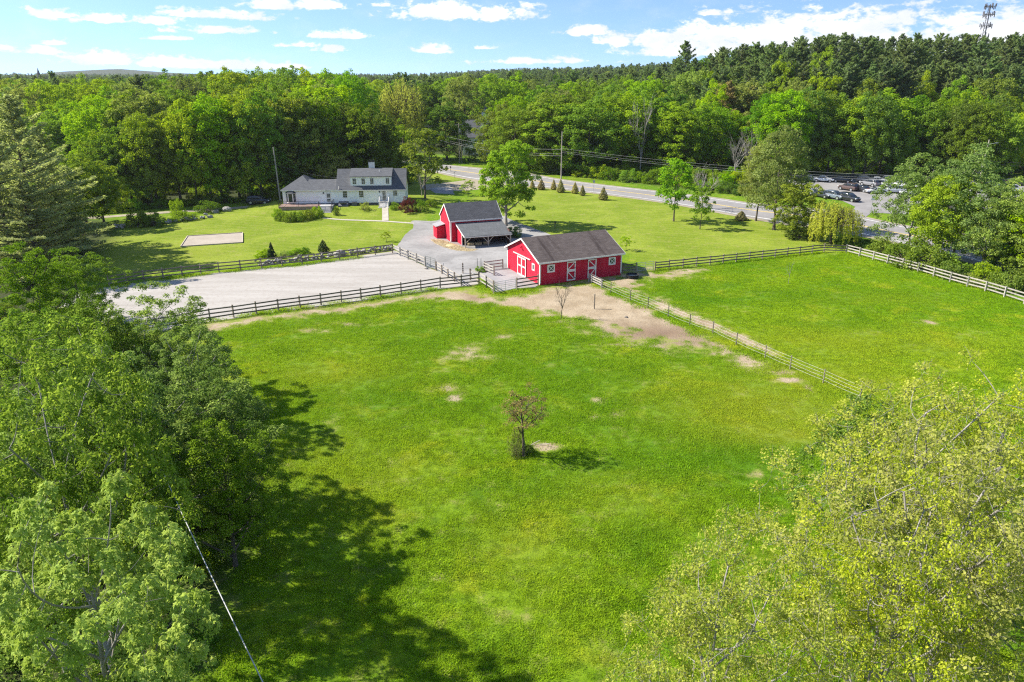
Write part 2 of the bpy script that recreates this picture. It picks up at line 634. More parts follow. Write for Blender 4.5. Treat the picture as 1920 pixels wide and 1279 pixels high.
M['white'] = mat_plain('white_trim', (0.74, 0.70, 0.655), 0.5, 0.06)
M['whitewall'] = mat_boards('white_clapboard', (0.84, 0.83, 0.81), (0.87, 0.86, 0.84), 0.13, 'z', streak=0.06)
M['roof_house'] = mat_shingle('slate_grey_shingle', (0.092, 0.095, 0.103), (0.124, 0.127, 0.135))
M['roof_stable'] = mat_shingle('weathered_shingle', (0.088, 0.070, 0.064), (0.130, 0.106, 0.097), stain=(0.036, 0.026, 0.024))
M['roof_barn'] = mat_shingle('charcoal_shingle', (0.066, 0.067, 0.074), (0.092, 0.092, 0.099))
M['roof_lean'] = mat_shingle('grey_roll_roofing', (0.105, 0.109, 0.112), (0.130, 0.134, 0.138), row=0.9)
M['glass'] = mat_glass_dark()
M['black'] = mat_plain('black_iron', (0.018, 0.018, 0.02), 0.5, 0.1)
M['dark_wood'] = mat_plain('weathered_board', (0.145, 0.125, 0.102), 0.85, 0.3, 6.0, per_obj=0.45)
M['post_wood'] = mat_plain('grey_post', (0.24, 0.20, 0.155), 0.85, 0.25, 6.0, per_obj=0.3)
M['pale_wood'] = mat_plain('pale_and_sunlit_board', (0.355, 0.325, 0.285), 0.8, 0.18, 5.0, per_obj=0.25)  # sun on the fence boards put into the colour; ladder and sticks share it
M['timber'] = mat_plain('rough_timber', (0.40, 0.34, 0.27), 0.85, 0.2, 5.0, per_obj=0.2)
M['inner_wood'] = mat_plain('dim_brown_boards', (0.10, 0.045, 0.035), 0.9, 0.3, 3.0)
M['metal'] = mat_plain('galvanised', (0.42, 0.43, 0.43), 0.45, 0.1, metal=0.4)
M['green_metal'] = mat_plain('green_metal', (0.045, 0.075, 0.062), 0.5, 0.15)
M['wire'] = mat_plain('white_tape', (0.55, 0.54, 0.51), 0.6, 0.08)
M['cable'] = mat_plain('cable', (0.42, 0.42, 0.42), 0.5, 0.1)
M['cable_dark'] = mat_plain('dark_cable', (0.06, 0.06, 0.062), 0.6, 0.1)
M['pole'] = mat_plain('pole_wood', (0.30, 0.265, 0.225), 0.9, 0.2, 3.0, per_obj=0.2)
M['concrete'] = mat_mottle('concrete', (0.33, 0.32, 0.31), (0.42, 0.41, 0.40), (0.27, 0.26, 0.25), 0.8, 4.0)
M['foundation'] = mat_mottle('dark_foundation', (0.10, 0.10, 0.11), (0.15, 0.15, 0.16), (0.08, 0.08, 0.08), 1.0, 4.0)
M['brick_red'] = mat_mottle('brick_paving', (0.30, 0.20, 0.17), (0.38, 0.27, 0.23), (0.25, 0.17, 0.14), 1.0, 4.0)
M['rock'] = mat_mottle('field_stone', (0.21, 0.20, 0.18), (0.40, 0.375, 0.34), (0.13, 0.125, 0.11), 1.2, 4.0)
M['hay'] = mat_mottle('hay', (0.42, 0.33, 0.17), (0.52, 0.43, 0.25), (0.30, 0.22, 0.11), 1.0, 6.0)
M['tyre'] = mat_plain('tyre', (0.02, 0.02, 0.02), 0.85, 0.1)
M['rim'] = mat_plain('alloy', (0.55, 0.56, 0.58), 0.3, 0.05, metal=0.7)
M['bark'] = mat_mottle('bark', (0.085, 0.068, 0.052), (0.15, 0.125, 0.10), (0.055, 0.045, 0.035), 2.0, 8.0, bump=6, bstr=0.6)
M['bark_pale'] = mat_mottle('pale_bark', (0.22, 0.20, 0.175), (0.33, 0.305, 0.275), (0.13, 0.115, 0.10), 2.0, 8.0, bump=6, bstr=0.5)
M['lamp_glass'] = mat_plain('lamp_glass', (0.7, 0.72, 0.75), 0.15, 0.02, spec=0.6)
M['tail_red'] = mat_plain('tail_light', (0.35, 0.01, 0.012), 0.2, 0.02, spec=0.6)
M['purple_leaf'] = leaf_mat('purple_leaf', (0.055, 0.016, 0.018), (0.13, 0.035, 0.03), (0.25, 0.05, 0.03), 0.3, 0.0, 0.2)
# foliage
M['lf_maple'] = leaf_mat('maple_leaf', (0.125, 0.205, 0.008), (0.275, 0.375, 0.017))
M['lf_oak'] = leaf_mat('oak_leaf', (0.096, 0.178, 0.009), (0.215, 0.310, 0.019))
M['lf_dark'] = leaf_mat('deep_green_leaf', (0.060, 0.124, 0.009), (0.145, 0.230, 0.018))
M['lf_grey'] = leaf_mat('grey_green_leaf', (0.125, 0.175, 0.032), (0.255, 0.315, 0.070))
M['lf_pine'] = leaf_mat('pine_needle', (0.070, 0.115, 0.038), (0.195, 0.255, 0.085), tmix=0.30, hue=0.03, val=0.35)
M['lf_wpine'] = leaf_mat('soft_pine_needle', (0.165, 0.195, 0.070), (0.390, 0.420, 0.170), tmix=0.40, hue=0.01, val=0.1)
M['lf_fir'] = leaf_mat('dark_needle', (0.020, 0.042, 0.014), (0.050, 0.082, 0.028), tmix=0.15)
M['lf_willow'] = leaf_mat('willow_leaf', (0.270, 0.285, 0.030), (0.420, 0.430, 0.085), tmix=0.40, hue=0.0, val=0.1)
M['lf_near'] = leaf_mat('near_maple_leaf', (0.085, 0.165, 0.008), (0.290, 0.395, 0.032), (0.28, 0.42, 0.05), 0.25, hue=0.014, val=0.22)
M['lf_neardark'] = leaf_mat('near_deep_leaf', (0.062, 0.135, 0.008), (0.205, 0.310, 0.023), (0.22, 0.36, 0.03), 0.25, hue=0.014, val=0.22)
M['lf_pale'] = leaf_mat('pale_bright_leaf', (0.210, 0.290, 0.022), (0.480, 0.550, 0.110), (0.40, 0.52, 0.12), 0.42, hue=0.014, val=0.22)
M['lf_spring'] = leaf_mat('fresh_spring_leaf', (0.200, 0.255, 0.010), (0.480, 0.490, 0.060), (0.55, 0.60, 0.06), 0.42, hue=0.014, val=0.22)
M['lf_rust'] = leaf_mat('rusty_leaf', (0.175, 0.140, 0.040), (0.290, 0.250, 0.080))
M['lf_brown'] = leaf_mat('brownish_foliage', (0.170, 0.160, 0.045), (0.300, 0.260, 0.095))
# ------------------------------------------------------------------ vegetation generators (numpy)
def unit(a):
    return a / np.maximum(np.linalg.norm(a, axis=-1, keepdims=True), 1e-9)


def rand_dirs(rng, n):
    return unit(rng.normal(size=(n, 3)))


def tubes(P, Rr, k):
    """P (M,n,3) centre lines, Rr (M,n) radii -> verts, quads"""
    Mn, n, _ = P.shape
    T = np.empty_like(P)
    T[:, 1:-1] = P[:, 2:] - P[:, :-2]
    T[:, 0] = P[:, 1] - P[:, 0]
    T[:, -1] = P[:, -1] - P[:, -2]
    T = unit(T)
    ref = np.where(np.abs(T[..., 2:3]) > 0.9, np.array([1.0, 0, 0]), np.array([0, 0, 1.0]))
    A = unit(np.cross(T, ref))
    B = np.cross(T, A)
    th = np.arange(k) * 2 * math.pi / k
    V = P[:, :, None] + Rr[:, :, None, None] * (A[:, :, None] * np.cos(th)[None, None, :, None] + B[:, :, None] * np.sin(th)[None, None, :, None])
    base = (np.arange(Mn) * n * k)[:, None, None]
    i = np.arange(n - 1)[None, :, None]
    j = np.arange(k)[None, None, :]
    jn = (j + 1) % k
    q = np.stack([base + i * k + j, base + i * k + jn, base + (i + 1) * k + jn, base + (i + 1) * k + j], -1).reshape(-1, 4)
    return V.reshape(-1, 3), q


def bez(a, b, c, n):
    t = np.linspace(0, 1, n)[None, :, None]
    return a[:, None] * (1 - t) ** 2 + 2 * b[:, None] * t * (1 - t) + c[:, None] * t ** 2


def cards(rng, C, Nrm, size, aspect=0.62, axis=None, fold=0.12, jit=0.35):
    """leaf-sized rhombus faces"""
    n = len(C)
    if axis is None:
        axis = rand_dirs(rng, n)
    axis = unit(axis - Nrm * np.sum(axis * Nrm, 1, keepdims=True))
    side = np.cross(Nrm, axis)
    s = (size * (1 + jit * (rng.random(n) * 2 - 1)))[:, None]
    L = axis * s * 0.5
    W = side * s * 0.5 * aspect
    dn = -Nrm * s * fold
    V = np.stack([C - L + dn * 0.4, C + W * 1.0 - L * 0.1, C + L + dn, C - W * 1.0 - L * 0.1], 1).reshape(-1, 3)
    Q = np.arange(4 * n).reshape(n, 4)
    return V, Q


class Acc:
    def __init__(s):
        s.V, s.Q, s.v, s.n = [], [], [], 0

    def add(s, V, Q, v=None):
        s.V.append(V)
        s.Q.append(Q + s.n)
        s.n += len(V)
        s.v.append(np.full(len(Q), 0.5) if v is None else v)

    def get(s):
        return np.concatenate(s.V), np.concatenate(s.Q), np.concatenate(s.v)

    def mesh(s, name, mat, smooth=False):
        V, Q, v = s.get()
        return mesh_np(name, V, Q, mat, v, smooth)


def lumpy(rng, D, nl=9, amp=0.3):
    L = rand_dirs(rng, nl)
    w = rng.uniform(-0.6, 1.0, nl)
    k = np.exp(5 * (D @ L.T - 1)) @ w
    return 1 + amp * k


def broadleaf(name, seed, h, r, base=0.25, nclump=150, per=95, leaf=0.40, cr=1.25, limbs=9, mat='lf_maple', bark='bark',
              trunk_r=0.28, shell=0.45, squash=0.72, twigs=0, twig_r=0.012, egg=0.15, lean=0.0, up_bias=0.35, topflat=0.0, wander=0.03, amp=0.30, lobes=1):
    rng = np.random.default_rng(seed)
    zc = h * (1 + base) / 2
    rz = h * (1 - base) / 2
    cr = cr
    D = rand_dirs(rng, nclump * 3)
    D = D[D[:, 2] > -0.8][:nclump]
    # even the clumps out over the sphere a little
    for _ in range(6):
        d2 = D[:, None] - D[None]
        q = np.sum(d2 ** 2, -1) + np.eye(len(D)) * 9
        f = np.sum(d2 / (q[..., None] ** 1.5 + 0.02), 1)
        D = unit(D + 0.012 * np.clip(f / np.sqrt(len(D)), -3, 3))
    rho = 1 - (rng.random(len(D)) ** 1.6) * shell
    env = lumpy(rng, D, 10, amp)
    C = D * (rho * env)[:, None]
    prof = 1 + egg * (-C[:, 2:3])           # wider below, narrower above
    C = np.concatenate([C[:, :2] * r * prof, C[:, 2:] * rz], 1)
    C[:, 2] += zc
    C[:, 2] = np.maximum(C[:, 2], h * base * 0.8)
    zm, zl = C[:, 2].max(), h * 0.5
    hi_ = C[:, 2] > zl
    C[hi_, 2] = zl + (C[hi_, 2] - zl) * (h - 0.3 * cr - zl) / (zm - zl)
    C[:, 0] += lean * C[:, 2]
    crs = cr * rng.uniform(0.65, 1.35, len(C))
    ac = Acc()
    # leaves
    idx = np.repeat(np.arange(len(C)), np.maximum(8, (per * (crs / cr) ** 2).astype(int)))
    n = len(idx)
    out = unit(C - np.array([lean * zc, 0, zc * 0.8]))
    d = unit(rng.normal(size=(n, 3)) + 0.55 * out[idx] + np.array([0, 0, 0.35]))
    rr = rng.random(n) ** 0.45
    P = C[idx] + d * (crs[idx] * rr)[:, None] * np.array([1, 1, squash])
    nr = unit(0.55 * d + np.array([0, 0, up_bias]) + 0.62 * rng.normal(size=(n, 3)))
    ax = unit(d + rng.normal(size=(n, 3)) * 0.7 - np.array([0, 0, 0.35]))
    if lobes == 3:                      # palmate leaf: three lobes from one stalk
        ax = unit(ax - nr * np.sum(ax * nr, 1, keepdims=True))
        sd_ = np.cross(nr, ax)
        sz = leaf * rng.uniform(0.7, 1.3, n)
        b0 = P - ax * sz[:, None] * 0.3
        parts_ = []
        for an_, ln_ in ((0.0, 1.0), (0.95, 0.8), (-0.95, 0.8)):
            d_ = ax * math.cos(an_) + sd_ * math.sin(an_)
            V_a, Q_a = cards(rng, b0 + d_ * (sz * ln_ * 0.42)[:, None], nr, leaf * ln_ * 0.85, 0.5, d_, 0.14, 0.2)
            ac.add(V_a, Q_a, np.clip(0.5 + 0.22 * np.sin(idx * 12.9 + 1.0) + 0.2 * np.sin(np.arange(n) * 78.233), 0, 1))
        n = 0
        V, Q = np.zeros((0, 3)), np.zeros((0, 4), int)
        idx = idx[:0]
    else:
        V, Q = cards(rng, P, nr, leaf, 0.66, ax)
    tone = np.clip(0.5 + 0.22 * rng.normal(size=n) + 0.24 * rng.normal(size=len(C))[idx], 0, 1)
    ac.add(V, Q, tone)
    crown = ac.mesh(name + '_crown', M[mat])
    # trunk, limbs, branches
    tk = Acc()
    zt = h * (0.62 + 0.2 * rng.random())
    n = 9
    t = np.linspace(0, 1, n)
    w = np.cumsum(rng.normal(size=(n, 2)) * wander * h / 4, 0) * t[:, None]
    TP = np.stack([w[:, 0] + lean * t * zt, w[:, 1], t * zt - 0.3], 1)
    TR = trunk_r * (1 - 0.82 * t) * (1 + 0.35 * np.exp(-t * 18))
    V, Q = tubes(TP[None], TR[None], 8)
    tk.add(V, Q)
    K = limbs
    ang = np.arange(K) * 2.399963 + rng.random() * 6
    hz = np.linspace(0.30, 0.95, K)
    sd = np.stack([np.cos(ang) * (1.1 - 0.7 * hz), np.sin(ang) * (1.1 - 0.7 * hz), hz * 1.4], 1)
    cc = np.stack([C[:, 0] / r, C[:, 1] / r, C[:, 2] / h * 1.4], 1)
    asg = np.argmin(np.sum((cc[:, None] - sd[None]) ** 2, -1), 1)
    for k in range(K):
        ids = np.where(asg == k)[0]
        if not len(ids):
            continue
        cen = C[ids].mean(0)
        hd = np.hypot(cen[0] - lean * cen[2], cen[1])
        z0 = float(np.clip(cen[2] - 0.75 * hd - 0.05 * h, max(h * base * 0.55, 0.5), zt * 0.93))
        tt = (z0 + 0.3) / zt
        p0 = np.array([np.interp(tt, t, TP[:, i]) for i in range(3)])
        r0 = np.interp(tt, t, TR) * 0.62
        mid = p0 * 0.45 + cen * 0.55 + np.array([0, 0, -0.10 * hd]) + rng.normal(size=3) * 0.06 * r
        LP = bez(p0[None], mid[None], cen[None], 8)
        LR = np.linspace(r0, max(0.035, r0 * 0.25), 8)
        V, Q = tubes(LP, LR[None], 6)
        tk.add(V, Q)
        # branches grow from the limb, and further branches from those
        nodes = [q for q in bez(p0[None], mid[None], cen[None], 22)[0][4:]]
        nrad = list(np.interp(np.linspace(0, 1, 22), np.linspace(0, 1, 8), LR)[4:])
        order = ids[np.argsort(np.linalg.norm(C[ids] - p0, axis=1))]
        A_, B_, E_, R0_ = [], [], [], []
        for ci in order:
            nd = np.array(nodes)
            tgt = C[ci]
            dd = np.linalg.norm(nd - tgt, axis=1) + 0.35 * np.maximum(0, nd[:, 2] - tgt[2])
            w_ = int(np.argmin(dd))
            a_ = nd[w_]
            b2_ = a_ * 0.5 + tgt * 0.5 + rng.normal(size=3) * 0.14 * dd[w_] + np.array([0, 0, -0.05 * dd[w_]])
            rr_ = float(np.clip(nrad[w_] * 0.62, 0.010, 0.2))
            A_.append(a_)
            B_.append(b2_)
            E_.append(tgt)
            R0_.append(rr_)
            nodes += [0.3 * a_ + 0.4 * b2_ + 0.3 * tgt, tgt]
            nrad += [rr_ * 0.75, rr_ * 0.6]
        BP = bez(np.array(A_), np.array(B_), np.array(E_), 5)
        br = np.linspace(1, 0.45, 5)[None] * np.array(R0_)[:, None]
        V, Q = tubes(BP, br, 4)
        tk.add(V, Q)
    if twigs:
        ti = np.repeat(np.arange(len(C)), twigs)
        d = unit(rng.normal(size=(len(ti), 3)) + 0.8 * out[ti] + np.array([0, 0, 0.3]))
        e = C[ti] + d * (crs[ti] * rng.uniform(0.7, 1.15, len(ti)))[:, None]
        mdl = (C[ti] + e) / 2 + rng.normal(size=(len(ti), 3)) * 0.10
        TPt = bez(C[ti], mdl, e, 4)
        rt = np.linspace(twig_r, twig_r * 0.35, 4)[None].repeat(len(ti), 0)
        V, Q = tubes(TPt, rt, 3)
        tk.add(V, Q)
    trunk = tk.mesh(name + '_trunk', M[bark], True)
    return dict(crown=crown, trunk=trunk, h=h, r=r)


def pine(name, seed, h=26, r=5.0, base=0.22, mat='lf_pine', dens=1.0, card=0.62, irregular=0.35):
    rng = np.random.default_rng(seed)
    ac, tk = Acc(), Acc()
    t = np.linspace(0, 1, 8)
    TP = np.stack([np.sin(t * 2 + seed) * 0.15, np.cos(t * 1.7 + seed) * 0.15, t * h - 0.3], 1)
    V, Q = tubes(TP[None], (0.32 * (1 - 0.94 * t))[None], 7)
    tk.add(V, Q)
    z = h * base
    A, E, Lb = [], [], []
    while z < h * 0.985:
        f = (z / h - base) / (1 - base)
        L = r * (1 - f) ** 0.62 * (0.55 + 0.45 * min(1, f * 4 + 0.35)) * rng.uniform(0.7, 1.15)
        nb = rng.integers(4, 7)
        a0 = rng.random() * 6.28
        for k in range(nb):
            a = a0 + k * 6.283 / nb + rng.normal() * 0.25
            l = L * (1 + irregular * rng.normal())
            l = float(np.clip(l, 0.25, r * 1.35))
            up = 0.05 + 0.75 * f + rng.normal() * 0.1
            dv_ = np.array([math.cos(a), math.sin(a), up])
            dv_ /= np.linalg.norm(dv_)
            A.append([0.0, 0.0, z + rng.normal() * 0.15])
            E.append(dv_ * l + np.array([0, 0, z]))
            Lb.append(l)
        z += h * 0.036 * (0.5 + 1.1 * rng.random()) * (1 - 0.45 * f)
    A, E, Lb = np.array(A), np.array(E), np.array(Lb)
    mid = (A + E) / 2 - np.array([0, 0, 0.06])[None] * Lb[:, None]
    BP = bez(A, mid, E, 5)
    V, Q = tubes(BP, np.linspace(1, 0.25, 5)[None] * (0.03 + 0.012 * Lb)[:, None], 4)
    tk.add(V, Q)
    nper = np.maximum(14, (dens * 17 * Lb).astype(int))
    ix = np.repeat(np.arange(len(A)), nper)
    n = len(ix)
    tt = rng.random(n) ** 0.7 * 0.75 + 0.28
    tt = np.clip(tt, 0, 1.03)
    p = A[ix] * ((1 - tt) ** 2)[:, None] + 2 * mid[ix] * (tt * (1 - tt))[:, None] + E[ix] * (tt ** 2)[:, None]
    dirb = unit(E - A)[ix]
    sidev = unit(np.cross(dirb, np.array([0, 0, 1.0])))
    wd = (0.30 * Lb[ix] * (1.15 - tt) + 0.22) * rng.uniform(-1, 1, n)
    p = p + sidev * wd[:, None] + np.stack([np.zeros(n), np.zeros(n), rng.normal(size=n) * 0.13 + 0.10], 1)
    ax = unit(dirb + sidev * (np.sign(wd) * 0.6)[:, None] + np.array([0, 0, 0.40]) + rng.normal(size=(n, 3)) * 0.45)
    nr = unit(rng.normal(size=(n, 3)) * 0.6 + np.array([0, 0, 0.8]) + dirb * 0.25)
    V, Q = cards(rng, p, nr, card, 0.42, ax)
    tone = np.clip(0.5 + 0.25 * rng.normal(size=n) + 0.15 * rng.normal(size=len(A))[ix] + 0.25 * (tt - 0.7), 0, 1)
    ac.add(V, Q, tone)
    return dict(crown=ac.mesh(name + '_crown', M[mat]), trunk=tk.mesh(name + '_trunk', M['bark'], True), h=h, r=r)


def willow(name, seed, h=22, r=8, strands=420, mat='lf_willow', card=0.5, base=0.1, fall=0.42, amp=0.28):
    rng = np.random.default_rng(seed)
    ac, tk = Acc(), Acc()
    t = np.linspace(0, 1, 6)
    V, Q = tubes(np.stack([t * 0.4, t * 0.2, t * h * 0.6 - 0.3], 1)[None], (0.02 * h * (1.3 - 0.9 * t))[None], 8)
    tk.add(V, Q)
    D = rand_dirs(rng, strands * 3)
    D = D[D[:, 2] > -0.1][:strands]
    env = lumpy(rng, D, 10, amp) * (1 - 0.5 * rng.random(len(D)) ** 2)
    S = D * env[:, None] * np.array([r, r, h * 0.42]) + np.array([0, 0, h * 0.56])
    a = np.tile(np.array([0.3, 0.15, h * 0.42]), (len(S), 1))
    V, Q = tubes(bez(a, (a + S) / 2 + np.array([0, 0, h * 0.06]), S, 5), np.linspace(0.006, 0.0015, 5)[None].repeat(len(S), 0) * h, 4)
    tk.add(V, Q)
    ln = np.minimum(S[:, 2] - h * base, h * rng.uniform(0.3 * fall, fall, len(S)))
    nper = np.maximum(6, (ln / (card * 0.26)).astype(int))
    ix = np.repeat(np.arange(len(S)), nper)
    n = len(ix)
    tt = rng.random(n)
    o = unit(D * np.array([1, 1, 0.0]) + 1e-6)
    p = S[ix] + o[ix] * (0.05 * h * np.sin(tt * 1.6) * 0.6)[:, None] + np.stack([rng.normal(size=n) * 0.03 * r, rng.normal(size=n) * 0.03 * r, -tt * ln[ix]], 1)
    ax = unit(np.array([0, 0, -1.0]) + o[ix] * 0.25 + rng.normal(size=(n, 3)) * 0.28)
    nr = unit(o[ix] + rng.normal(size=(n, 3)) * 0.55 + np.array([0, 0, 0.35]))
    V, Q = cards(rng, p, nr, card, 0.34, ax, 0.05)
    ac.add(V, Q, np.clip(0.5 + 0.22 * rng.normal(size=n) + 0.2 * rng.normal(size=len(S))[ix], 0, 1))
    return dict(crown=ac.mesh(name + '_crown', M[mat]), trunk=tk.mesh(name + '_trunk', M['bark'], True), h=h, r=r)


def cone_shrub(name, seed, h=2.2, r=0.8, n=1600, mat='lf_fir', card=0.16, power=0.8):
    rng = np.random.default_rng(seed)
    ac, tk = Acc(), Acc()
    f = 1 - rng.random(n) ** 0.5
    a = rng.random(n) * 6.283
    lump = 1 + 0.16 * np.sin(3 * a + 9 * f + seed) + 0.12 * np.sin(7 * a - 13 * f)
    rad = r * (1 - f) ** power * lump * (1 - 0.35 * rng.random(n) ** 2)
    rad = rad * np.minimum(1, 0.55 + f * 4)
    p = np.stack([np.cos(a) * rad, np.sin(a) * rad, 0.04 * h + f * h * 0.96], 1)
    o = np.stack([np.cos(a), np.sin(a), np.full(n, 0.5)], 1)
    ax = unit(o * 0.6 + np.array([0, 0, 0.9]) + rng.normal(size=(n, 3)) * 0.4)
    nr = unit(o + rng.normal(size=(n, 3)) * 0.5)
    V, Q = cards(rng, p, nr, card, 0.5, ax)
    ac.add(V, Q, np.clip(0.5 + 0.25 * rng.normal(size=n), 0, 1))
    V, Q = tubes(np.array([[[0, 0, -0.1], [0, 0, h * 0.4], [0, 0, h * 0.85]]]), np.array([[0.05, 0.04, 0.01]]) * h / 2.2, 5)
    tk.add(V, Q)
    return dict(crown=ac.mesh(name + '_crown', M[mat]), trunk=tk.mesh(name + '_trunk', M['bark'], True), h=h, r=r)


def shrub(name, seed, h=2.0, r=1.6, nclump=34, per=70, leaf=0.16, cr=0.5, mat='lf_oak', bark='bark', squash=0.85):
    """a bush: many stems from the ground, leafy all over down to the grass"""
    rng = np.random.default_rng(seed)
    ac, tk = Acc(), Acc()
    D = rand_dirs(rng, nclump * 2)
    D[:, 2] = np.abs(D[:, 2]) * 1.0 - 0.06
    D = D[:nclump]
    env = lumpy(rng, D, 7, 0.3) * (1 - 0.5 * rng.random(len(D)) ** 1.5)
    C = D * env[:, None] * np.array([r, r, h - cr * 0.4])
    C[:, 2] = np.maximum(C[:, 2], cr * 0.35)
    ix = np.repeat(np.arange(len(C)), per)
    n = len(ix)
    d = unit(rng.normal(size=(n, 3)) + 0.5 * unit(D)[ix] + np.array([0, 0, 0.3]))
    p = C[ix] + d * (cr * rng.uniform(0.7, 1.3, len(C))[ix] * rng.random(n) ** 0.45)[:, None] * np.array([1, 1, squash])
    p[:, 2] = np.maximum(p[:, 2], 0.03)
    nr = unit(0.6 * d + np.array([0, 0, 0.3]) + 0.6 * rng.normal(size=(n, 3)))
    V, Q = cards(rng, p, nr, leaf, 0.62)
    ac.add(V, Q, np.clip(0.5 + 0.22 * rng.normal(size=n) + 0.18 * rng.normal(size=len(C))[ix], 0, 1))
    a = np.stack([rng.normal(size=len(C)) * 0.12 * r, rng.normal(size=len(C)) * 0.12 * r, np.full(len(C), -0.1)], 1)
    mid = (a + C) / 2 + np.array([0, 0, 0.15 * h])
    V, Q = tubes(bez(a, mid, C, 5), np.linspace(0.03, 0.008, 5)[None].repeat(len(C), 0) * (h / 2) ** 0.5, 4)
    tk.add(V, Q)
    return dict(crown=ac.mesh(name + '_crown', M[mat]), trunk=tk.mesh(name + '_stems', M[bark], True), h=h, r=r)


def bare_tree(name, seed, h=8, r=2.6, mat='bark_pale', limbs=7, trunk_r=0.14, twig=None, levels=(5, 4), leaf=0.0, lmat=None, nleaf=0):
    """branching skeleton, optionally a few leaves at the twig ends"""
    rng = np.random.default_rng(seed)
    tk = Acc()
    zt = h * 0.55
    t = np.linspace(0, 1, 6)
    TP = np.stack([np.cumsum(rng.normal(size=6) * 0.02 * h) * t, np.cumsum(rng.normal(size=6) * 0.02 * h) * t, t * zt - 0.2], 1)
    V, Q = tubes(TP[None], (trunk_r * (1 - 0.6 * t))[None], 7)
    tk.add(V, Q)
    s0 = np.stack([np.interp(rng.uniform(0.35, 1, limbs), t, TP[:, i]) for i in range(2)] + [rng.uniform(0.35, 1, limbs) * zt], 1)
    ang = np.arange(limbs) * 2.4 + rng.random() * 6
    f = rng.uniform(0.5, 1, limbs)
    e0 = np.stack([np.cos(ang) * r * f, np.sin(ang) * r * f, h * (1.02 - 0.35 * f ** 2)], 1)
    rad0 = trunk_r * 0.55
    S, E, rd = s0, e0, rad0
    ends = []
    for lv, nk in enumerate((0,) + tuple(levels)):
        if nk:
            ix = np.repeat(np.arange(len(S)), nk)
            u = rng.uniform(0.3, 1.0, len(ix))
            P0 = LP[ix, np.clip((u * 6).astype(int), 0, 6)]
            base_d = unit(E - S)[ix]
            ln = np.linalg.norm(E - S, axis=1)[ix] * rng.uniform(0.3, 0.6, len(ix))
            dd = unit(base_d + rng.normal(size=(len(ix), 3)) * 0.6 + np.array([0, 0, 0.25]))
            S, E = P0, P0 + dd * ln[:, None]
            rd = rd * 0.5
        mid = (S + E) / 2 + rng.normal(size=S.shape) * 0.05 * np.linalg.norm(E - S, axis=1)[:, None] - np.array([0, 0, 0.02 * h])
        LP = bez(S, mid, E, 7)
        V, Q = tubes(LP, np.linspace(rd, rd * 0.4, 7)[None].repeat(len(S), 0), 4 if lv < 2 else 3)
        tk.add(V, Q)
        ends.append(E)
    res = dict(trunk=tk.mesh(name + '_trunk', M[mat], True), h=h, r=r)
    if nleaf:
        ix = rng.integers(0, len(E), nleaf)
        u = rng.random(nleaf)[:, None]
        p = S[ix] * (1 - u) + E[ix] * u + rng.normal(size=(nleaf, 3)) * 0.10
        nr = unit(rng.normal(size=(nleaf, 3)) + np.array([0, 0, 0.5]))
        V, Q = cards(rng, p, nr, leaf, 0.6)
        ac = Acc()
        ac.add(V, Q, rng.random(nleaf))
        res['crown'] = ac.mesh(name + '_crown', M[lmat])
    return res


def plant(var, name, x, y, h, label, cat='tree', group=None, rz=None, width=None, z=None, tname=None):
    """a tree or bush standing at x, y: an Empty with its trunk and crown"""
    s = h / var['h']
    w = s if width is None else width / var['r']
    z = float(hgt(x, y)) if z is None else z
    o = empty(name, (x, y, z), random.random() * 6.283 if rz is None else rz, label, cat, group)
    o.scale = (w, w, s)
    link(tname or 'trunk', var['trunk'], o)
    if 'crown' in var:
        link('crown' if cat == 'tree' else 'foliage', var['crown'], o)
    return o


random.seed(4)
V_ = {}
# trees close to the camera
V_['nearA'] = broadleaf('nearA', 11, 14, 5.2, 0.12, 270, 120, 0.175, 0.56, 13, 'lf_near', 'bark_pale', 0.22, twigs=3, twig_r=0.009, squash=0.8, up_bias=0.85, amp=0.55, shell=0.6)
V_['nearB'] = broadleaf('nearB', 12, 13, 4.6, 0.08, 260, 120, 0.16, 0.54, 12, 'lf_neardark', 'bark', 0.2, twigs=3, twig_r=0.009, squash=0.8, up_bias=0.85, amp=0.55, shell=0.6)
V_['nearC'] = broadleaf('nearC', 13, 17, 6.6, 0.25, 330, 85, 0.22, 0.52, 16, 'lf_pale', 'bark_pale', 0.3, twigs=3, twig_r=0.009, shell=0.65, amp=0.6, up_bias=0.95, squash=0.75, lobes=3)
V_['sprA'] = broadleaf('sprA', 14, 13, 6.2, 0.12, 480, 62, 0.115, 0.50, 18, 'lf_spring', 'bark_pale', 0.2, twigs=6, twig_r=0.008, shell=0.8, up_bias=0.6, amp=0.5)
V_['sprB'] = broadleaf('sprB', 15, 12, 5.4, 0.10, 410, 66, 0.11, 0.48, 16, 'lf_spring', 'bark_pale', 0.17, twigs=6, twig_r=0.008, shell=0.8, up_bias=0.6, amp=0.5)
# trees across the field
for i, (mt, r_, b_, cr_) in enumerate([('lf_maple', 6.6, 0.08, 1.4), ('lf_maple', 6.0, 0.06, 1.25), ('lf_oak', 7.2, 0.1, 1.5), ('lf_oak', 5.8, 0.06, 1.3),
                                  ('lf_dark', 6.6, 0.08, 1.4), ('lf_dark', 5.4, 0.05, 1.25), ('lf_grey', 6.2, 0.1, 1.25), ('lf_maple', 5.2, 0.05, 1.15)]):
    V_['br%d' % i] = broadleaf('br%d' % i, 30 + i, 20, r_, b_, 250, 74, 0.38, cr_ * 0.76, 12, mt, 'bark', 0.28, shell=0.55, up_bias=0.5, squash=0.9, egg=0.10 + 0.1 * (i % 3), amp=0.42)
for i in range(4):
    V_['pine%d' % i] = pine('pine%d' % i, 50 + i, 26, 5.4 + 0.4 * i, 0.10 + 0.04 * i, dens=1.15, card=0.66, irregular=0.5)
V_['pineD'] = pine('pineD', 57, 24, 4.6, 0.12, 'lf_brown', 1.0)
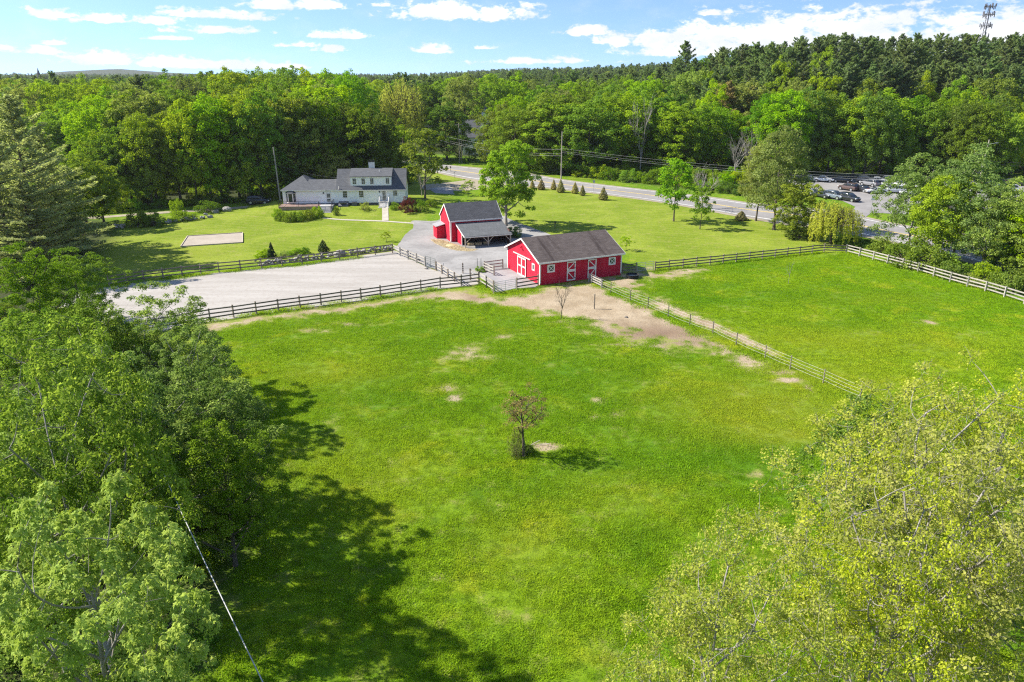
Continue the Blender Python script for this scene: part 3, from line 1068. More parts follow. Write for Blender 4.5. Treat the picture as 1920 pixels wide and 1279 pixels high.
V_['wpine'] = pine('wpine', 59, 24, 6.0, 0.04, 'lf_wpine', 2.4, 0.40, 0.42)
V_['willow'] = willow('willow', 61)
V_['willow_s'] = willow('willow_s', 62, 6.2, 2.0, 330, 'lf_willow', 0.22, 0.01, 0.62, 0.6)
V_['yard_maple'] = broadleaf('yard_maple', 71, 14, 4.0, 0.12, 230, 95, 0.30, 0.74, 12, 'lf_maple', 'bark_pale', 0.26, shell=0.6, amp=0.55, up_bias=0.6)
V_['pale_tall'] = broadleaf('pale_tall', 72, 17, 4.3, 0.14, 170, 85, 0.28, 1.0, 13, 'lf_grey', 'bark', 0.22, shell=0.6, egg=0.28, twigs=3, twig_r=0.02)
V_['young'] = broadleaf('young', 73, 7, 2.0, 0.22, 60, 60, 0.24, 0.55, 7, 'lf_oak', 'bark', 0.1, shell=0.6)
V_['sapling'] = broadleaf('sapling', 74, 3.4, 0.9, 0.2, 26, 40, 0.15, 0.3, 5, 'lf_maple', 'bark', 0.035, shell=0.7)
V_['pasture'] = broadleaf('pasture', 75, 5.4, 1.25, 0.34, 64, 40, 0.10, 0.32, 9, 'lf_rust', 'bark', 0.11, shell=0.7, twigs=6, twig_r=0.007)
V_['tallflat'] = broadleaf('tallflat', 76, 15, 4.4, 0.10, 170, 80, 0.27, 0.85, 14, 'lf_grey', 'bark_pale', 0.17, shell=0.7, egg=0.35, amp=0.5)
V_['cone'] = cone_shrub('cone', 80)
V_['arbor'] = cone_shrub('arbor', 81, 2.2, 0.75, 1300, 'lf_brown', 0.18, 0.8)
V_['spruce_thin'] = cone_shrub('spruce_thin', 82, 2.2, 0.45, 800, 'lf_fir', 0.17, 0.9)
V_['shrubA'] = shrub('shrubA', 90)
V_['shrubB'] = shrub('shrubB', 91, 2.0, 1.9, 40, 70, 0.18, 0.5, 'lf_maple')
V_['shrubC'] = shrub('shrubC', 92, 2.0, 1.7, 36, 80, 0.16, 0.5, 'lf_dark')
V_['shrubD'] = shrub('shrubD', 94, 2.0, 1.8, 36, 60, 0.15, 0.5, 'lf_grey')
V_['hedge'] = shrub('hedge', 93, 1.3, 1.3, 34, 90, 0.12, 0.42, 'lf_oak')
V_['purple'] = shrub('purple', 95, 2.6, 2.0, 40, 90, 0.15, 0.5, 'purple_leaf')
V_['bare'] = bare_tree('bare', 96)
V_['bare_s'] = bare_tree('bare_s', 97, 5, 0.9, 'bark', 6, 0.05, levels=(4, 3))
V_['bare_t'] = bare_tree('bare_t', 98, 3.4, 0.7, 'bark_pale', 4, 0.035, levels=(3,))
V_['hawthorn'] = broadleaf('hawthorn', 99, 8, 3.6, 0.1, 110, 70, 0.22, 0.8, 9, 'lf_willow', 'bark', 0.16, shell=0.6)
# ------------------------------------------------------------------ ground
def g2(pts, z=0.0):
    return np.array([[G(px, py, z).x, G(px, py, z).y] for px, py in pts])


def inside(P, poly):
    x, y = P[:, 0], P[:, 1]
    c = np.zeros(len(P), bool)
    n = len(poly)
    for i in range(n):
        x1, y1 = poly[i]
        x2, y2 = poly[(i + 1) % n]
        cond = ((y1 > y) != (y2 > y))
        with np.errstate(divide='ignore', invalid='ignore'):
            xi = (x2 - x1) * (y - y1) / (y2 - y1 + 1e-12) + x1
        c ^= cond & (x < xi)
    return c


def sdist(P, poly):
    """signed distance, positive inside"""
    d = np.full(len(P), 1e9)
    n = len(poly)
    for i in range(n):
        a, b = poly[i], poly[(i + 1) % n]
        ab = b - a
        t = np.clip(((P - a) @ ab) / (ab @ ab + 1e-12), 0, 1)
        d = np.minimum(d, np.linalg.norm(P - a - t[:, None] * ab, axis=1))
    return np.where(inside(P, poly), d, -d)


def soft(P, poly, w):
    return np.clip(0.5 + sdist(P, poly) / (2 * w), 0, 1)


DIRT = [g2([(390, 614), (560, 588), (715, 566), (868, 546), (930, 562), (1010, 548), (1105, 528), (1180, 560), (1300, 620), (1380, 660), (1445, 692), (1425, 697),
            (1335, 655), (1255, 636), (1170, 618), (1085, 596), (960, 574), (860, 566), (780, 562), (660, 578), (480, 604), (395, 624)]),
        g2([(1060, 590), (1170, 596), (1260, 622), (1330, 655), (1250, 660), (1140, 648), (1080, 615)]),
        g2([(1112, 527), (1170, 512), (1325, 503), (1300, 517), (1222, 524), (1196, 540), (1215, 562), (1262, 588), (1330, 622), (1300, 612), (1200, 566)])]
DIRT.append(g2([(1225, 570), (1300, 604), (1400, 647), (1445, 668), (1448, 660), (1400, 636), (1310, 594), (1238, 560)]))
SPOTS = [(880, 662, 2.6, 1.6, .55), (905, 672, 1.6, .8, .55), (838, 729, .62, .45, 1), (851, 745, .55, .4, 1), (1022, 837, .9, .45, 1.1), (1122, 752, .6, .35, .75), (1152, 775, .35, .25, .75),
         (1113, 783, .4, .22, .75), (940, 632, 1.2, .6, .6), (1455, 698, 1.6, .5, .9), (1482, 712, 1.3, .4, .95), (1520, 728, .8, .5, .7), (1545, 722, .5, .3, .7), (1415, 888, .5, .25, .7),
         (660, 606, 3.2, .8, .55), (585, 618, 2.2, .6, .5), (1030, 590, 2.5, .8, .6), (1060, 605, 1.8, .7, .65),
         (1745, 604, .7, .45, .9), (1240, 505, 4, .6, .7), (815, 1080, .2, .12, .9), (1330, 520, 1.5, .6, .45)]
DARK = [(1230, 625, 5.0, 1.7, .9), (1290, 640, 4.0, 1.0, .6), (890, 560, 1.2, .5, .7)]
LUSH = [(1080, 700, 8, 4, .7), (1000, 680, 7, 4, .5), (1420, 850, 8, 2.5, .9), (1340, 860, 7, 2.5, .6), (650, 760, 7, 4, .5), (700, 620, 12, 2.5, .6), (1100, 760, 6, 3, .6), (900, 620, 10, 2, .6), (1500, 555, 9, 2.0, .7),
        (1330, 560, 8, 2, .7), (1440, 500, 9, 2, .6), (1000, 900, 3, 1.6, .4), (1150, 870, 4, 1.4, .6), (1560, 610, 7, 1.2, .7), (760, 760, 4, 2, .4), (1360, 860, 4, 1, .5)]
DRY = [(1420, 760, 8, 4, .9), (1480, 815, 7, 1.4, 1.0), (1500, 700, 6, 3, .7), (1560, 640, 9, 3, .6), (560, 860, 5, 4, .5), (620, 700, 6, 2, .6), (1600, 700, 8, 3, .5), (300, 475, 10, 3.5, .9), (640, 930, 5, 3, .4),
       (1180, 930, 5, 2, .35), (980, 1010, 4, 2.5, .35), (1750, 640, 7, 3, .5), (700, 900, 4, 3, .4), (1650, 560, 8, 2, .35)]
LAWN = [g2([(150, 458), (215, 519), (735, 474), (760, 440), (776, 424), (832, 376), (800, 340), (520, 376), (250, 430)]),
        g2([(880, 372), (960, 417), (1030, 442), (1160, 466), (1228, 503), (1586, 472), (1540, 440), (1400, 408), (1237, 374), (1000, 346)]),
        g2([(805, 345), (865, 338), (882, 330), (840, 315), (770, 308), (755, 330)])]
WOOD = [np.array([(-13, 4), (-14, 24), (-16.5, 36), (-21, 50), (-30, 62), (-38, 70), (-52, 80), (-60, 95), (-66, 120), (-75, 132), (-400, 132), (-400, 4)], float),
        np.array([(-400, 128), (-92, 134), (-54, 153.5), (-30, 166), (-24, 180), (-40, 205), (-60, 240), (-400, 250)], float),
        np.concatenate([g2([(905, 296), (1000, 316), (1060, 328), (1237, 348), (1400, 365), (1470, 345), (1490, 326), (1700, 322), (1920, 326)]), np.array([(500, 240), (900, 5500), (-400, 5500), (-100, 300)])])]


def spots(P, lst):
    a = np.zeros(len(P))
    for px, py, rx, ry, s in lst:
        c = G(px, py)
        q = ((P[:, 0] - c.x) / rx) ** 2 + ((P[:, 1] - c.y) / (ry * 1.5)) ** 2
        a = np.maximum(a, s * np.exp(-q * 0.9))
    return a


def geo(a, b, s0, k):
    r = [a]
    s = s0
    sg = 1 if b > a else -1
    while (b - r[-1]) * sg > 0:
        s *= k
        r.append(r[-1] + sg * s)
    return r


xs = np.array(sorted(set([round(v, 3) for v in geo(-46, -7000, 0.6, 1.10)[1:]] + [round(v, 3) for v in np.arange(-46, 72.01, 0.5)] + [round(v, 3) for v in geo(72, 7000, 0.6, 1.10)[1:]])))
ys = np.array(sorted(set([round(v, 3) for v in geo(20, -900, 0.6, 1.16)[1:]] + [round(v, 3) for v in np.arange(20, 112.01, 0.5)] + [round(v, 3) for v in geo(112, 9000, 0.6, 1.035)[1:]])))
XX, YY = np.meshgrid(xs, ys)
GP = np.stack([XX.ravel(), YY.ravel()], 1)
# low hummocks in the meadow so that the light catches it
rngg = np.random.default_rng(3)
hum = np.zeros(len(GP))
for k in range(26):
    a = rngg.random() * 6.283
    w = rngg.uniform(0.12, 0.75)
    hum += np.sin(GP[:, 0] * w * math.cos(a) + GP[:, 1] * w * math.sin(a) + rngg.random() * 6.28) * 0.012 / (0.3 + w)
near = (GP[:, 1] < 96) & (GP[:, 1] > 15) & (np.abs(GP[:, 0]) < 90)
GZ = hgt(GP[:, 0], GP[:, 1])
flat = np.zeros(len(GP))
AREA_ARENA = g2([(742, 471), (690, 478), (567, 496), (411, 511.5), (270, 528), (160, 545), (80, 585), (240, 633), (394, 604), (563, 579.5), (714, 559), (826, 542), (866, 537), (897, 533), (890, 520), (817, 508), (797, 500)])
for poly in (AREA_ARENA,):
    flat = np.maximum(flat, soft(GP, poly, 2.0))
for c, rad in (((5, 93), 14.0), ((-6, 115), 16.0), ((-8, 98), 12.0)):
    flat = np.maximum(flat, np.clip(1.6 - np.hypot(GP[:, 0] - c[0], GP[:, 1] - c[1]) / rad, 0, 1))
GZ = GZ + np.where(near, hum * np.clip((96 - GP[:, 1]) / 10, 0, 1) * np.clip((GP[:, 1] - 15) / 8, 0, 1) * (1 - np.clip(flat * 1.4, 0, 1)), 0) - 0.012
nx, ny = len(xs), len(ys)
ii = np.arange(nx * ny).reshape(ny, nx)
QQ = np.stack([ii[:-1, :-1], ii[:-1, 1:], ii[1:, 1:], ii[1:, :-1]], -1).reshape(-1, 4)
gme = mesh_np('ground', np.column_stack([GP, GZ]), QQ, M['ground'], smooth=True)
dirt = np.maximum.reduce([soft(GP, DIRT[0], 2.0), soft(GP, DIRT[1], 3.0) * 0.62, soft(GP, DIRT[2], 2.4) * 0.8, soft(GP, DIRT[3], 1.5) * 1.15, spots(GP, SPOTS)])
dirt = np.maximum(dirt, soft(GP, AREA_ARENA, 0.9) * 0.8)
lawn = np.maximum.reduce([soft(GP, p, 1.0) for p in LAWN])
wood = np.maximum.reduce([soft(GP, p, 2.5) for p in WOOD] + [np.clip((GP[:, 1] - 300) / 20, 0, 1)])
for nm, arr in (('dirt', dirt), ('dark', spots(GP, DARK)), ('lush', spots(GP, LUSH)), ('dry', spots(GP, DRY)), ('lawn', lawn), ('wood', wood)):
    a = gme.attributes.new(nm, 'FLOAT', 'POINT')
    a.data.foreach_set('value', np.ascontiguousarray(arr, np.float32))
ground = tag(link('ground', gme), kind='structure')


def gz(x, y):
    """height of the ground mesh at a point of the near field"""
    i = int(np.clip(np.searchsorted(xs, x) - 1, 0, nx - 2))
    j = int(np.clip(np.searchsorted(ys, y) - 1, 0, ny - 2))
    u = (x - xs[i]) / (xs[i + 1] - xs[i])
    w = (y - ys[j]) / (ys[j + 1] - ys[j])
    Z = GZ.reshape(ny, nx)
    return float((Z[j, i] * (1 - u) + Z[j, i + 1] * u) * (1 - w) + (Z[j + 1, i] * (1 - u) + Z[j + 1, i + 1] * u) * w)


def smooth_poly(pts, closed=True, sub=6, jit=0.0, seed=1):
    rng = random.Random(seed)
    P = [Vector((p[0], p[1])) for p in pts]
    n = len(P)
    out = []
    for i in range(n if closed else n - 1):
        p0 = P[(i - 1) % n] if closed or i > 0 else P[0]
        p1, p2 = P[i], P[(i + 1) % n]
        p3 = P[(i + 2) % n] if closed or i + 2 < n else P[-1]
        for k in range(sub):
            t = k / sub
            v = 0.5 * ((2 * p1) + (p2 - p0) * t + (2 * p0 - 5 * p1 + 4 * p2 - p3) * t * t + (3 * p1 - p0 - 3 * p2 + p3) * t ** 3)
            out.append(v + Vector((rng.uniform(-jit, jit), rng.uniform(-jit, jit))))
    if not closed:
        out.append(P[-1])
    return out


def sheet(name, pts, z, mat, jit=0.0, smooth=True, seed=1, sub=6):
    P = smooth_poly(pts, True, sub, jit, seed) if smooth else [Vector((p[0], p[1])) for p in pts]
    me = bpy.data.meshes.new(name)
    me.from_pydata([(p.x, p.y, z) for p in P], [], [tuple(range(len(P)))])
    me.materials.append(mat)
    bm = bmesh.new()
    bm.from_mesh(me)
    bmesh.ops.triangulate(bm, faces=bm.faces[:])
    for f in bm.faces:
        if f.normal.z < 0:
            f.normal_flip()
    bm.to_mesh(me)
    bm.free()
    return tag(link(name, me), kind='structure')


def ribbon(name, left, right, z, mat):
    """strip between two edge lines"""
    n = len(left)
    me = bpy.data.meshes.new(name)
    me.from_pydata([(p.x, p.y, z) for p in left] + [(p.x, p.y, z) for p in right], [], [(i, i + 1, n + i + 1, n + i) for i in range(n - 1)])
    me.materials.append(mat)
    bm = bmesh.new()
    bm.from_mesh(me)
    for f in bm.faces:
        if f.normal.z < 0:
            f.normal_flip()
    bm.to_mesh(me)
    bm.free()
    return me


sheet('riding_arena', AREA_ARENA, 0.02, M['sand'], 0.08, smooth=False)
DRIVE = g2([(846, 352), (806, 354), (822, 366), (833, 380), (840, 398), (818, 414), (773, 414), (776, 426), (760, 440), (748, 458), (740, 468), (797, 498.5), (818, 507), (868, 532), (884, 527),
            (900, 520), (915, 530), (927, 548), (968, 541), (1011, 535), (1000, 500), (960, 470), (1040, 470), (1040, 446), (1000, 428), (965, 415), (940, 404), (900, 392), (866, 382), (852, 366)])
sheet('gravel_driveway', DRIVE, 0.026, M['gravel'], 0.12, sub=4)
# pad of worn rubber mats before the sliding door
sheet('paved_apron', g2([(905, 514), (930, 506), (962, 508), (985, 522), (972, 534), (938, 533)]), 0.034, M['mat_grey'], 0.05, smooth=False)
# street
road_far = g2([(560, 272), (700, 290), (770, 302), (839, 310), (920, 318), (995, 327), (1052, 337), (1130, 347), (1237, 359.5), (1335, 371), (1403, 381), (1500, 390), (1580, 400), (1690, 423), (1785, 437), (1876, 456), (2010, 496)])
road_near = g2([(560, 277), (690, 298), (760, 312), (815, 322), (880, 335), (970, 347), (1030, 352), (1110, 361), (1237, 378), (1330, 394), (1390, 405), (1470, 418), (1545, 427), (1655, 449), (1745, 470), (1835, 493), (1960, 540)])
rf, rn = smooth_poly(road_far, False, 8), smooth_poly(road_near, False, 8)


def blend(a, b, t):
    return [p * (1 - t) + q * t for p, q in zip(a, b)]


# the verge lies under the asphalt and a little wider
vg = link('road_verge', ribbon('road_verge', blend(rf, rn, -0.08), blend(rf, rn, 1.10), 0.012, M['verge']))
tag(vg, kind='structure')
road = tag(link('road', ribbon('road', rf, rn, 0.03, M['asphalt'])), kind='structure')
ln = MB()
for t, mt in ((0.08, 0), (0.92, 0), (0.485, 1), (0.515, 1)):
    a, b = blend(rf, rn, t - 0.008), blend(rf, rn, t + 0.008)
    for i in range(len(a) - 1):
        ln.add([(a[i].x, a[i].y, 0.036), (a[i + 1].x, a[i + 1].y, 0.036), (b[i + 1].x, b[i + 1].y, 0.036), (b[i].x, b[i].y, 0.036)], [(0, 1, 2, 3)], mt)
tag(ln.build('road_markings', [M['paint_line'], M['paint_yellow']], road))
# sandy pull-in where the drive meets the street
sheet('driveway_apron', g2([(790, 348), (830, 343), (866, 339), (886, 334), (930, 341), (985, 348), (930, 352), (880, 357), (852, 358), (838, 352), (800, 357)]), 0.022, M['verge'], 0.15, sub=4)
sheet('parking_lot', g2([(1470, 340), (1500, 352), (1512, 366), (1580, 377), (1604, 388), (1592, 400), (1596, 412), (1640, 424), (1622, 408), (1634, 399), (1700, 402), (1800, 396), (1990, 402), (1990, 340), (1800, 332), (1620, 326), (1490, 327)]), 0.024, M['asphalt'], 0.1, smooth=False)
# stone-edged walks by the house
walk = smooth_poly(g2([(606, 409), (640, 412), (680, 413.5), (720, 415), (776, 419)]), False, 6)
tag(link('garden_path', ribbon('garden_path', [p + Vector((0, 0.45)) for p in walk], [p - Vector((0, 0.45)) for p in walk], 0.03, M['stone_path'])), kind='structure')
wk = [G(722.5, 395), G(722.5, 398), G(722.5, 401), G(722.5, 405), G(722.5, 409), G(722.5, 414)]
wm = bpy.data.meshes.new('stair_walk')
wm.from_pydata([(q.x + s, q.y, gz(q.x + s, q.y) + 0.05) for q in wk for s in (-0.6, 0.6)], [], [(2 * i, 2 * i + 1, 2 * i + 3, 2 * i + 2) for i in range(5)])
wm.materials.append(M['stone_path'])
tag(link('stair_walk', wm), kind='structure')
# lane behind the boulders at the left
lane_pts = smooth_poly(g2([(508, 383), (470, 387.5), (400, 393), (330, 397), (260, 402), (180, 408), (80, 414)]), False, 6)
tag(link('dirt_lane', ribbon('dirt_lane', [p + Vector((0, 1.3)) for p in lane_pts], [p - Vector((0, 1.3)) for p in lane_pts], 0.02, M['verge'])), kind='structure')


def patch(name, seed, n=420, size=1.15, hh=0.065):
    rng = np.random.default_rng(seed)
    p = np.column_stack([rng.normal(size=(n, 2)) * size * 0.33, np.zeros(n)])
    tuft = rng.random(n)
    p[:, :2] += np.round(rng.random((n, 2)) * 3) * 0.02
    a = rng.random(n) * 6.283
    h = hh * rng.uniform(0.5, 1.5, n) * (0.7 + 0.7 * tuft)
    w = 0.016 * rng.uniform(0.7, 1.6, n)
    lean = rng.normal(size=(n, 2)) * 0.45
    s = np.column_stack([np.cos(a) * w, np.sin(a) * w, np.zeros(n)])
    top = p + np.column_stack([lean * h[:, None], h])
    V = np.stack([p - s, p + s, top + s * 0.25, top - s * 0.25], 1).reshape(-1, 3)
    me = mesh_np(name, V, np.arange(4 * n).reshape(n, 4), M['blade'])
    return bpy.data.objects.new(name, me)           # prototype only, not linked to the scene


def scatter(name, pts, rots, scales, protos, which, label, cat, extra=()):
    """one uncountable mass: instances of prototypes on points (geometry nodes)"""
    me = bpy.data.meshes.new(name)
    me.from_pydata([tuple(p) for p in pts], [], [])
    for nm, typ, arr in (('rot', 'FLOAT', rots), ('scl', 'FLOAT', scales), ('which', 'INT', which)) + tuple(extra):
        a = me.attributes.new(nm, typ, 'POINT')
        a.data.foreach_set('value', np.asarray(arr, np.float32 if typ == 'FLOAT' else np.int32))
    o = link(name, me)
    tag(o, label, cat, None, 'stuff')
    ng = bpy.data.node_groups.new(name + '_nodes', 'GeometryNodeTree')
    ng.interface.new_socket('Geometry', in_out='INPUT', socket_type='NodeSocketGeometry')
    ng.interface.new_socket('Geometry', in_out='OUTPUT', socket_type='NodeSocketGeometry')
    L = ng.links.new
    gi, go = ng.nodes.new('NodeGroupInput'), ng.nodes.new('NodeGroupOutput')
    jn = ng.nodes.new('GeometryNodeJoinGeometry')

    def named(nm, typ):
        nd = ng.nodes.new('GeometryNodeInputNamedAttribute')
        nd.data_type = typ
        nd.inputs[0].default_value = nm
        return nd.outputs[0]
    rot = ng.nodes.new('ShaderNodeCombineXYZ')
    L(named('rot', 'FLOAT'), rot.inputs[2])
    wh = named('which', 'INT')
    sc = named('scl', 'FLOAT')
    for k, pr in enumerate(protos):
        oi = ng.nodes.new('GeometryNodeObjectInfo')
        oi.inputs['Object'].default_value = pr
        oi.inputs['As Instance'].default_value = True
        ip = ng.nodes.new('GeometryNodeInstanceOnPoints')
        L(gi.outputs[0], ip.inputs['Points'])
        cp = ng.nodes.new('FunctionNodeCompare')
        cp.data_type = 'INT'
        cp.operation = 'EQUAL'
        L(wh, cp.inputs[2])
        cp.inputs[3].default_value = k
        L(cp.outputs[0], ip.inputs['Selection'])
        L(oi.outputs['Geometry'], ip.inputs['Instance'])
        L(rot.outputs[0], ip.inputs['Rotation'])
        L(sc, ip.inputs['Scale'])
        L(ip.outputs[0], jn.inputs[0])
    L(jn.outputs[0], go.inputs[0])
    md = o.modifiers.new('scatter', 'NODES')
    md.node_group = ng
    return o


def grass():
    rng = np.random.default_rng(8)
    gx, gy = np.meshgrid(np.arange(-30, 66, 0.72), np.arange(21, 108, 0.72))
    P = np.column_stack([gx.ravel(), gy.ravel()]) + rng.uniform(-0.4, 0.4, (gx.size, 2))
    # only what lies in front of the camera
    vis = np.abs(P[:, 0]) < 0.76 * P[:, 1] + 3
    field = g2([(395, 614), (560, 590), (715, 568), (868, 550), (930, 564), (1010, 548), (1105, 530), (1230, 508), (1586, 476), (1925, 572), (1925, 700)])
    field = np.concatenate([field, np.array([(60, 60), (34, 20), (-13, 20), (-15, 36), (-20, 50)])])
    ok = vis & inside(P, field)
    P = P[ok]
    d = np.maximum.reduce([soft(P, DIRT[0], 2.0), soft(P, DIRT[1], 3.0) * 0.62, soft(P, DIRT[2], 2.4) * 0.8, soft(P, DIRT[3], 1.5) * 1.15, spots(P, SPOTS)])
    P = P[(d + rng.uniform(-0.35, 0.30, len(P))) < 0.42]
    # clumpy sward: taller and shorter
    cl = 0.75 + 0.35 * np.sin(P[:, 0] * 0.55 + np.sin(P[:, 1] * 0.4) * 1.5) * np.sin(P[:, 1] * 0.7) + 0.35 * rng.random(len(P))
    # longer grass left standing along the fences
    ex = []
    for ln_ in ([(394.5, 602), (563, 577.7), (713.7, 557), (825.5, 540)], [(205, 537), (411, 510.6), (567, 495.6), (730, 475)], [(1228, 507), (1544.6, 472.7), (1586, 474.6), (1720, 510.5), (1925, 571)],
                [(1120, 536), (1252.5, 595), (1380, 649), (1543, 718.6), (1612, 748)], [(898, 533), (925, 551), (945, 553), (1008, 541)]):
        q = g2(ln_)
        for i in range(len(q) - 1):
            n_ = int(np.linalg.norm(q[i + 1] - q[i]) / 0.5)
            t_ = rng.random(n_)[:, None]
            ex.append(q[i] * (1 - t_) + q[i + 1] * t_ + rng.normal(size=(n_, 2)) * 0.12)
    ex = np.concatenate(ex)
    ex = ex[rng.random(len(ex)) < 0.75]
    P = np.concatenate([P, ex])
    cl = np.concatenate([cl, rng.uniform(0.9, 2.3, len(ex)) * 0.8])
    Z = np.array([gz(x, y) for x, y in P])
    pr = [patch('grass_tuft_%d' % k, 100 + k) for k in range(5)]
    scatter('meadow_grass', np.column_stack([P, Z]), rng.random(len(P)) * 6.283, np.clip(cl, 0.5, 2.0), pr, rng.integers(0, 5, len(P)),
            'short green grass growing over the grazed paddocks', 'grass', (('lush', 'FLOAT', spots(P, LUSH)), ('dry', 'FLOAT', spots(P, DRY))))


grass()
# ------------------------------------------------------------------ buildings
def window_part(parent, c, w, h, axis='x', cols=3, rows=4, name='window', out=-1, casing=0.07, frame_mat=None, muntin=0.03, glass=None, flat=False):
    """a sash window on a wall: casing > pane, muntins. axis: wall runs along local x (facing -y) or y (facing -x)"""
    fm = frame_mat or M['white']
    mb = MB()
    cx, cy, cz = c
    d = 0.05

    def P(u, o, z):
        return (cx + u, cy + out * o, cz + z) if axis == 'x' else (cx + out * o, cy + u, cz + z)

    def S(a, b, t):
        return (a, t, b) if axis == 'x' else (t, a, b)
    for sgn in (-1, 1):
        mb.box(P(sgn * (w / 2 + casing / 2), d / 2, 0), S(casing, h + 2 * casing, d))
        mb.box(P(0, d / 2, sgn * (h / 2 + casing / 2)), S(w - 0.002, casing, d * 0.96))
    fr = mb.build(name, fm, parent)
    sub = parent if flat else fr
    pm = MB().box(P(0, 0.012, 0), S(w, h, 0.016))
    pm.build('pane', glass or M['glass'], sub)
    mu = MB()
    for i in range(1, cols):
        mu.box(P(-w / 2 + w * i / cols, 0.03, 0), S(muntin, h, 0.02))
    for j in range(1, rows):
        mu.box(P(0, 0.034, -h / 2 + h * j / rows), S(w, muntin if j * 2 != rows else muntin * 1.6, 0.02))
    if mu.f:
        mu.build('muntins', fm, sub)
    return fr


HB = 0.9
hA, hB_ = G(532, 386, HB), G(761, 383, HB)
HW = (hB_ - hA).length
HH = math.atan2((hB_ - hA).y, (hB_ - hA).x)
house = empty('farmhouse', (hA.x, hA.y, HB), HH, 'long white farmhouse with grey roof, dormer and white chimney', 'house')


def fx(px):
    return (px - 532) / 229.0 * HW


XM = fx(633)          # where the wing meets the main house
EV, RZ, MD = 3.15, 6.5, 8.4
w = MB()
# wing and main walls above a dark foundation
w.box((XM / 2 + 3.0, 3.6, 1.75), (XM - 6.0, 7.2, 2.7))
w.build('wing_wall', M['whitewall'], house)
w = MB()
w.prism([(XM + 0.003, 0, 0.4), (XM + 0.003, MD, 0.4), (XM + 0.003, MD, EV), (XM + 0.003, MD / 2, RZ - 0.12), (XM + 0.003, 0, EV)], (HW - XM, 0, 0))
w.build('main_wall', M['whitewall'], house)
w = MB()
w.box((3.0, 5.2, 1.749), (5.99, 10.4, 2.69))
w.build('hipped_wall', M['whitewall'], house)
f = MB()
f.box((HW / 2, 3.6, 0.02), (HW - 0.1, 7.1, 0.78))
f.box((3.0, 6, 0.01), (5.9, 8.6, 0.76))
f.box(((XM + HW) / 2, 4.2, 0.01), (HW - XM - 0.1, MD - 0.1, 0.76))
f.build('foundation', M['foundation'], house)
ov = 0.28
sl = (RZ - EV) / (MD / 2)
# main roof, each slope a slab
r = MB()
x0, x1 = XM - 0.18, HW + 0.22
for yy0, yy1 in ((-ov, MD / 2), (MD + ov, MD / 2)):
    r.slab([(x0, yy0, EV - ov * sl), (x1, yy0, EV - ov * sl), (x1, yy1, RZ), (x0, yy1, RZ)], 0.12)
roof = r.build('main_roof', M['roof_house'], house)
# dormer
dx0, dx1 = fx(658.8), fx(735.3)
dy = 0.62
zr = EV + sl * dy
w = MB()
w.prism([(dx0, dy, zr - 0.25), (dx0, dy, 5.46), (dx0, MD / 2 - 0.2, 6.33), (dx0, MD / 2 - 0.2, RZ - 0.4)], (dx1 - dx0, 0, 0))
dorm = w.build('dormer', M['whitewall'], house)
r = MB()
r.slab([(dx0 - 0.16, dy - 0.3, 5.44), (dx1 + 0.16, dy - 0.3, 5.44), (dx1 + 0.16, MD / 2 + 0.02, RZ + 0.10), (dx0 - 0.16, MD / 2 + 0.02, RZ + 0.10)], 0.10)
r.build('dormer_roof', M['roof_house'], dorm)
for px in (666.2, 682.8, 698.9, 728.2):
    window_part(house, (fx(px), dy - 0.002, 4.50), 0.62, 1.02, cols=2, rows=4, muntin=0.035)
# chimney
cx = fx(696.3)
c = MB()
c.box((cx, MD / 2 + 0.5, 6.9), (1.15, 0.8, 1.7))
ch = c.build('chimney', M['white'], roof)
c = MB()
c.box((cx, MD / 2 + 0.5, 7.83), (1.28, 0.93, 0.16))
c.box((cx - 0.28, MD / 2 + 0.5, 8.05), (0.26, 0.3, 0.3))
c.box((cx + 0.28, MD / 2 + 0.5, 8.03), (0.26, 0.3, 0.26))
c.build('chimney_cap', M['black'], house)
for px, yy, zz in ((712.5, 2.4, 6.1), (637, -0.02, 3.3)):
    MB().cyl((fx(px), yy, zz - 0.3), (fx(px), yy, zz + 0.32), 0.07).build('vent_pipe', M['white'], house)
# wing roof: low gable, hipped block with its own peak at the left end
wr, wd = EV + 1.42, 3.6
r = MB()
r.slab([(4.6, -ov, EV - 0.1), (XM - 0.02, -ov, EV - 0.1), (XM - 0.02, wd, wr), (4.6, wd, wr)], 0.12)
r.slab([(4.6, 7.2 + ov, EV - 0.1), (XM - 0.02, 7.2 + ov, EV - 0.1), (XM - 0.02, wd, wr), (4.6, wd, wr)], 0.12)
r.build('wing_roof', M['roof_house'], house)
r = MB()
pk0, pk1, hx1 = (3.2, 4.9, EV + 2.05), (3.2, 6.2, EV + 2.05), 6.3
a, b_, c_, d_ = (-ov, -ov - 0.01, EV - 0.09), (hx1, -ov - 0.01, EV - 0.09), (hx1, 10.4 + ov, EV - 0.09), (-ov, 10.4 + ov, EV - 0.09)
for q in ([a, b_, pk0], [b_, c_, pk1, pk0], [c_, d_, pk1], [d_, a, pk0, pk1]):
    r.slab(q, 0.10)
r.build('hip_roof', M['roof_house'], house)
e = MB()
e.box((XM / 2, -ov - 0.02, EV - 0.2), (XM + 0.5, 0.04, 0.16))
e.box(((XM + HW) / 2 + 0.1, -ov - 0.045, EV - 0.32), (HW - XM + 0.5, 0.04, 0.14))
e.build('fascia', M['white'], house)
# windows of the front wall
for px, zc, ww, hh, cc, rw in ((647.8, 2.2, 0.78, 1.45, 2, 4), (678.2, 2.15, 0.8, 1.25, 3, 4), (741.9, 2.25, 0.72, 1.05, 3, 4)):
    window_part(house, (fx(px), -0.002, zc), ww, hh, cols=cc, rows=rw)
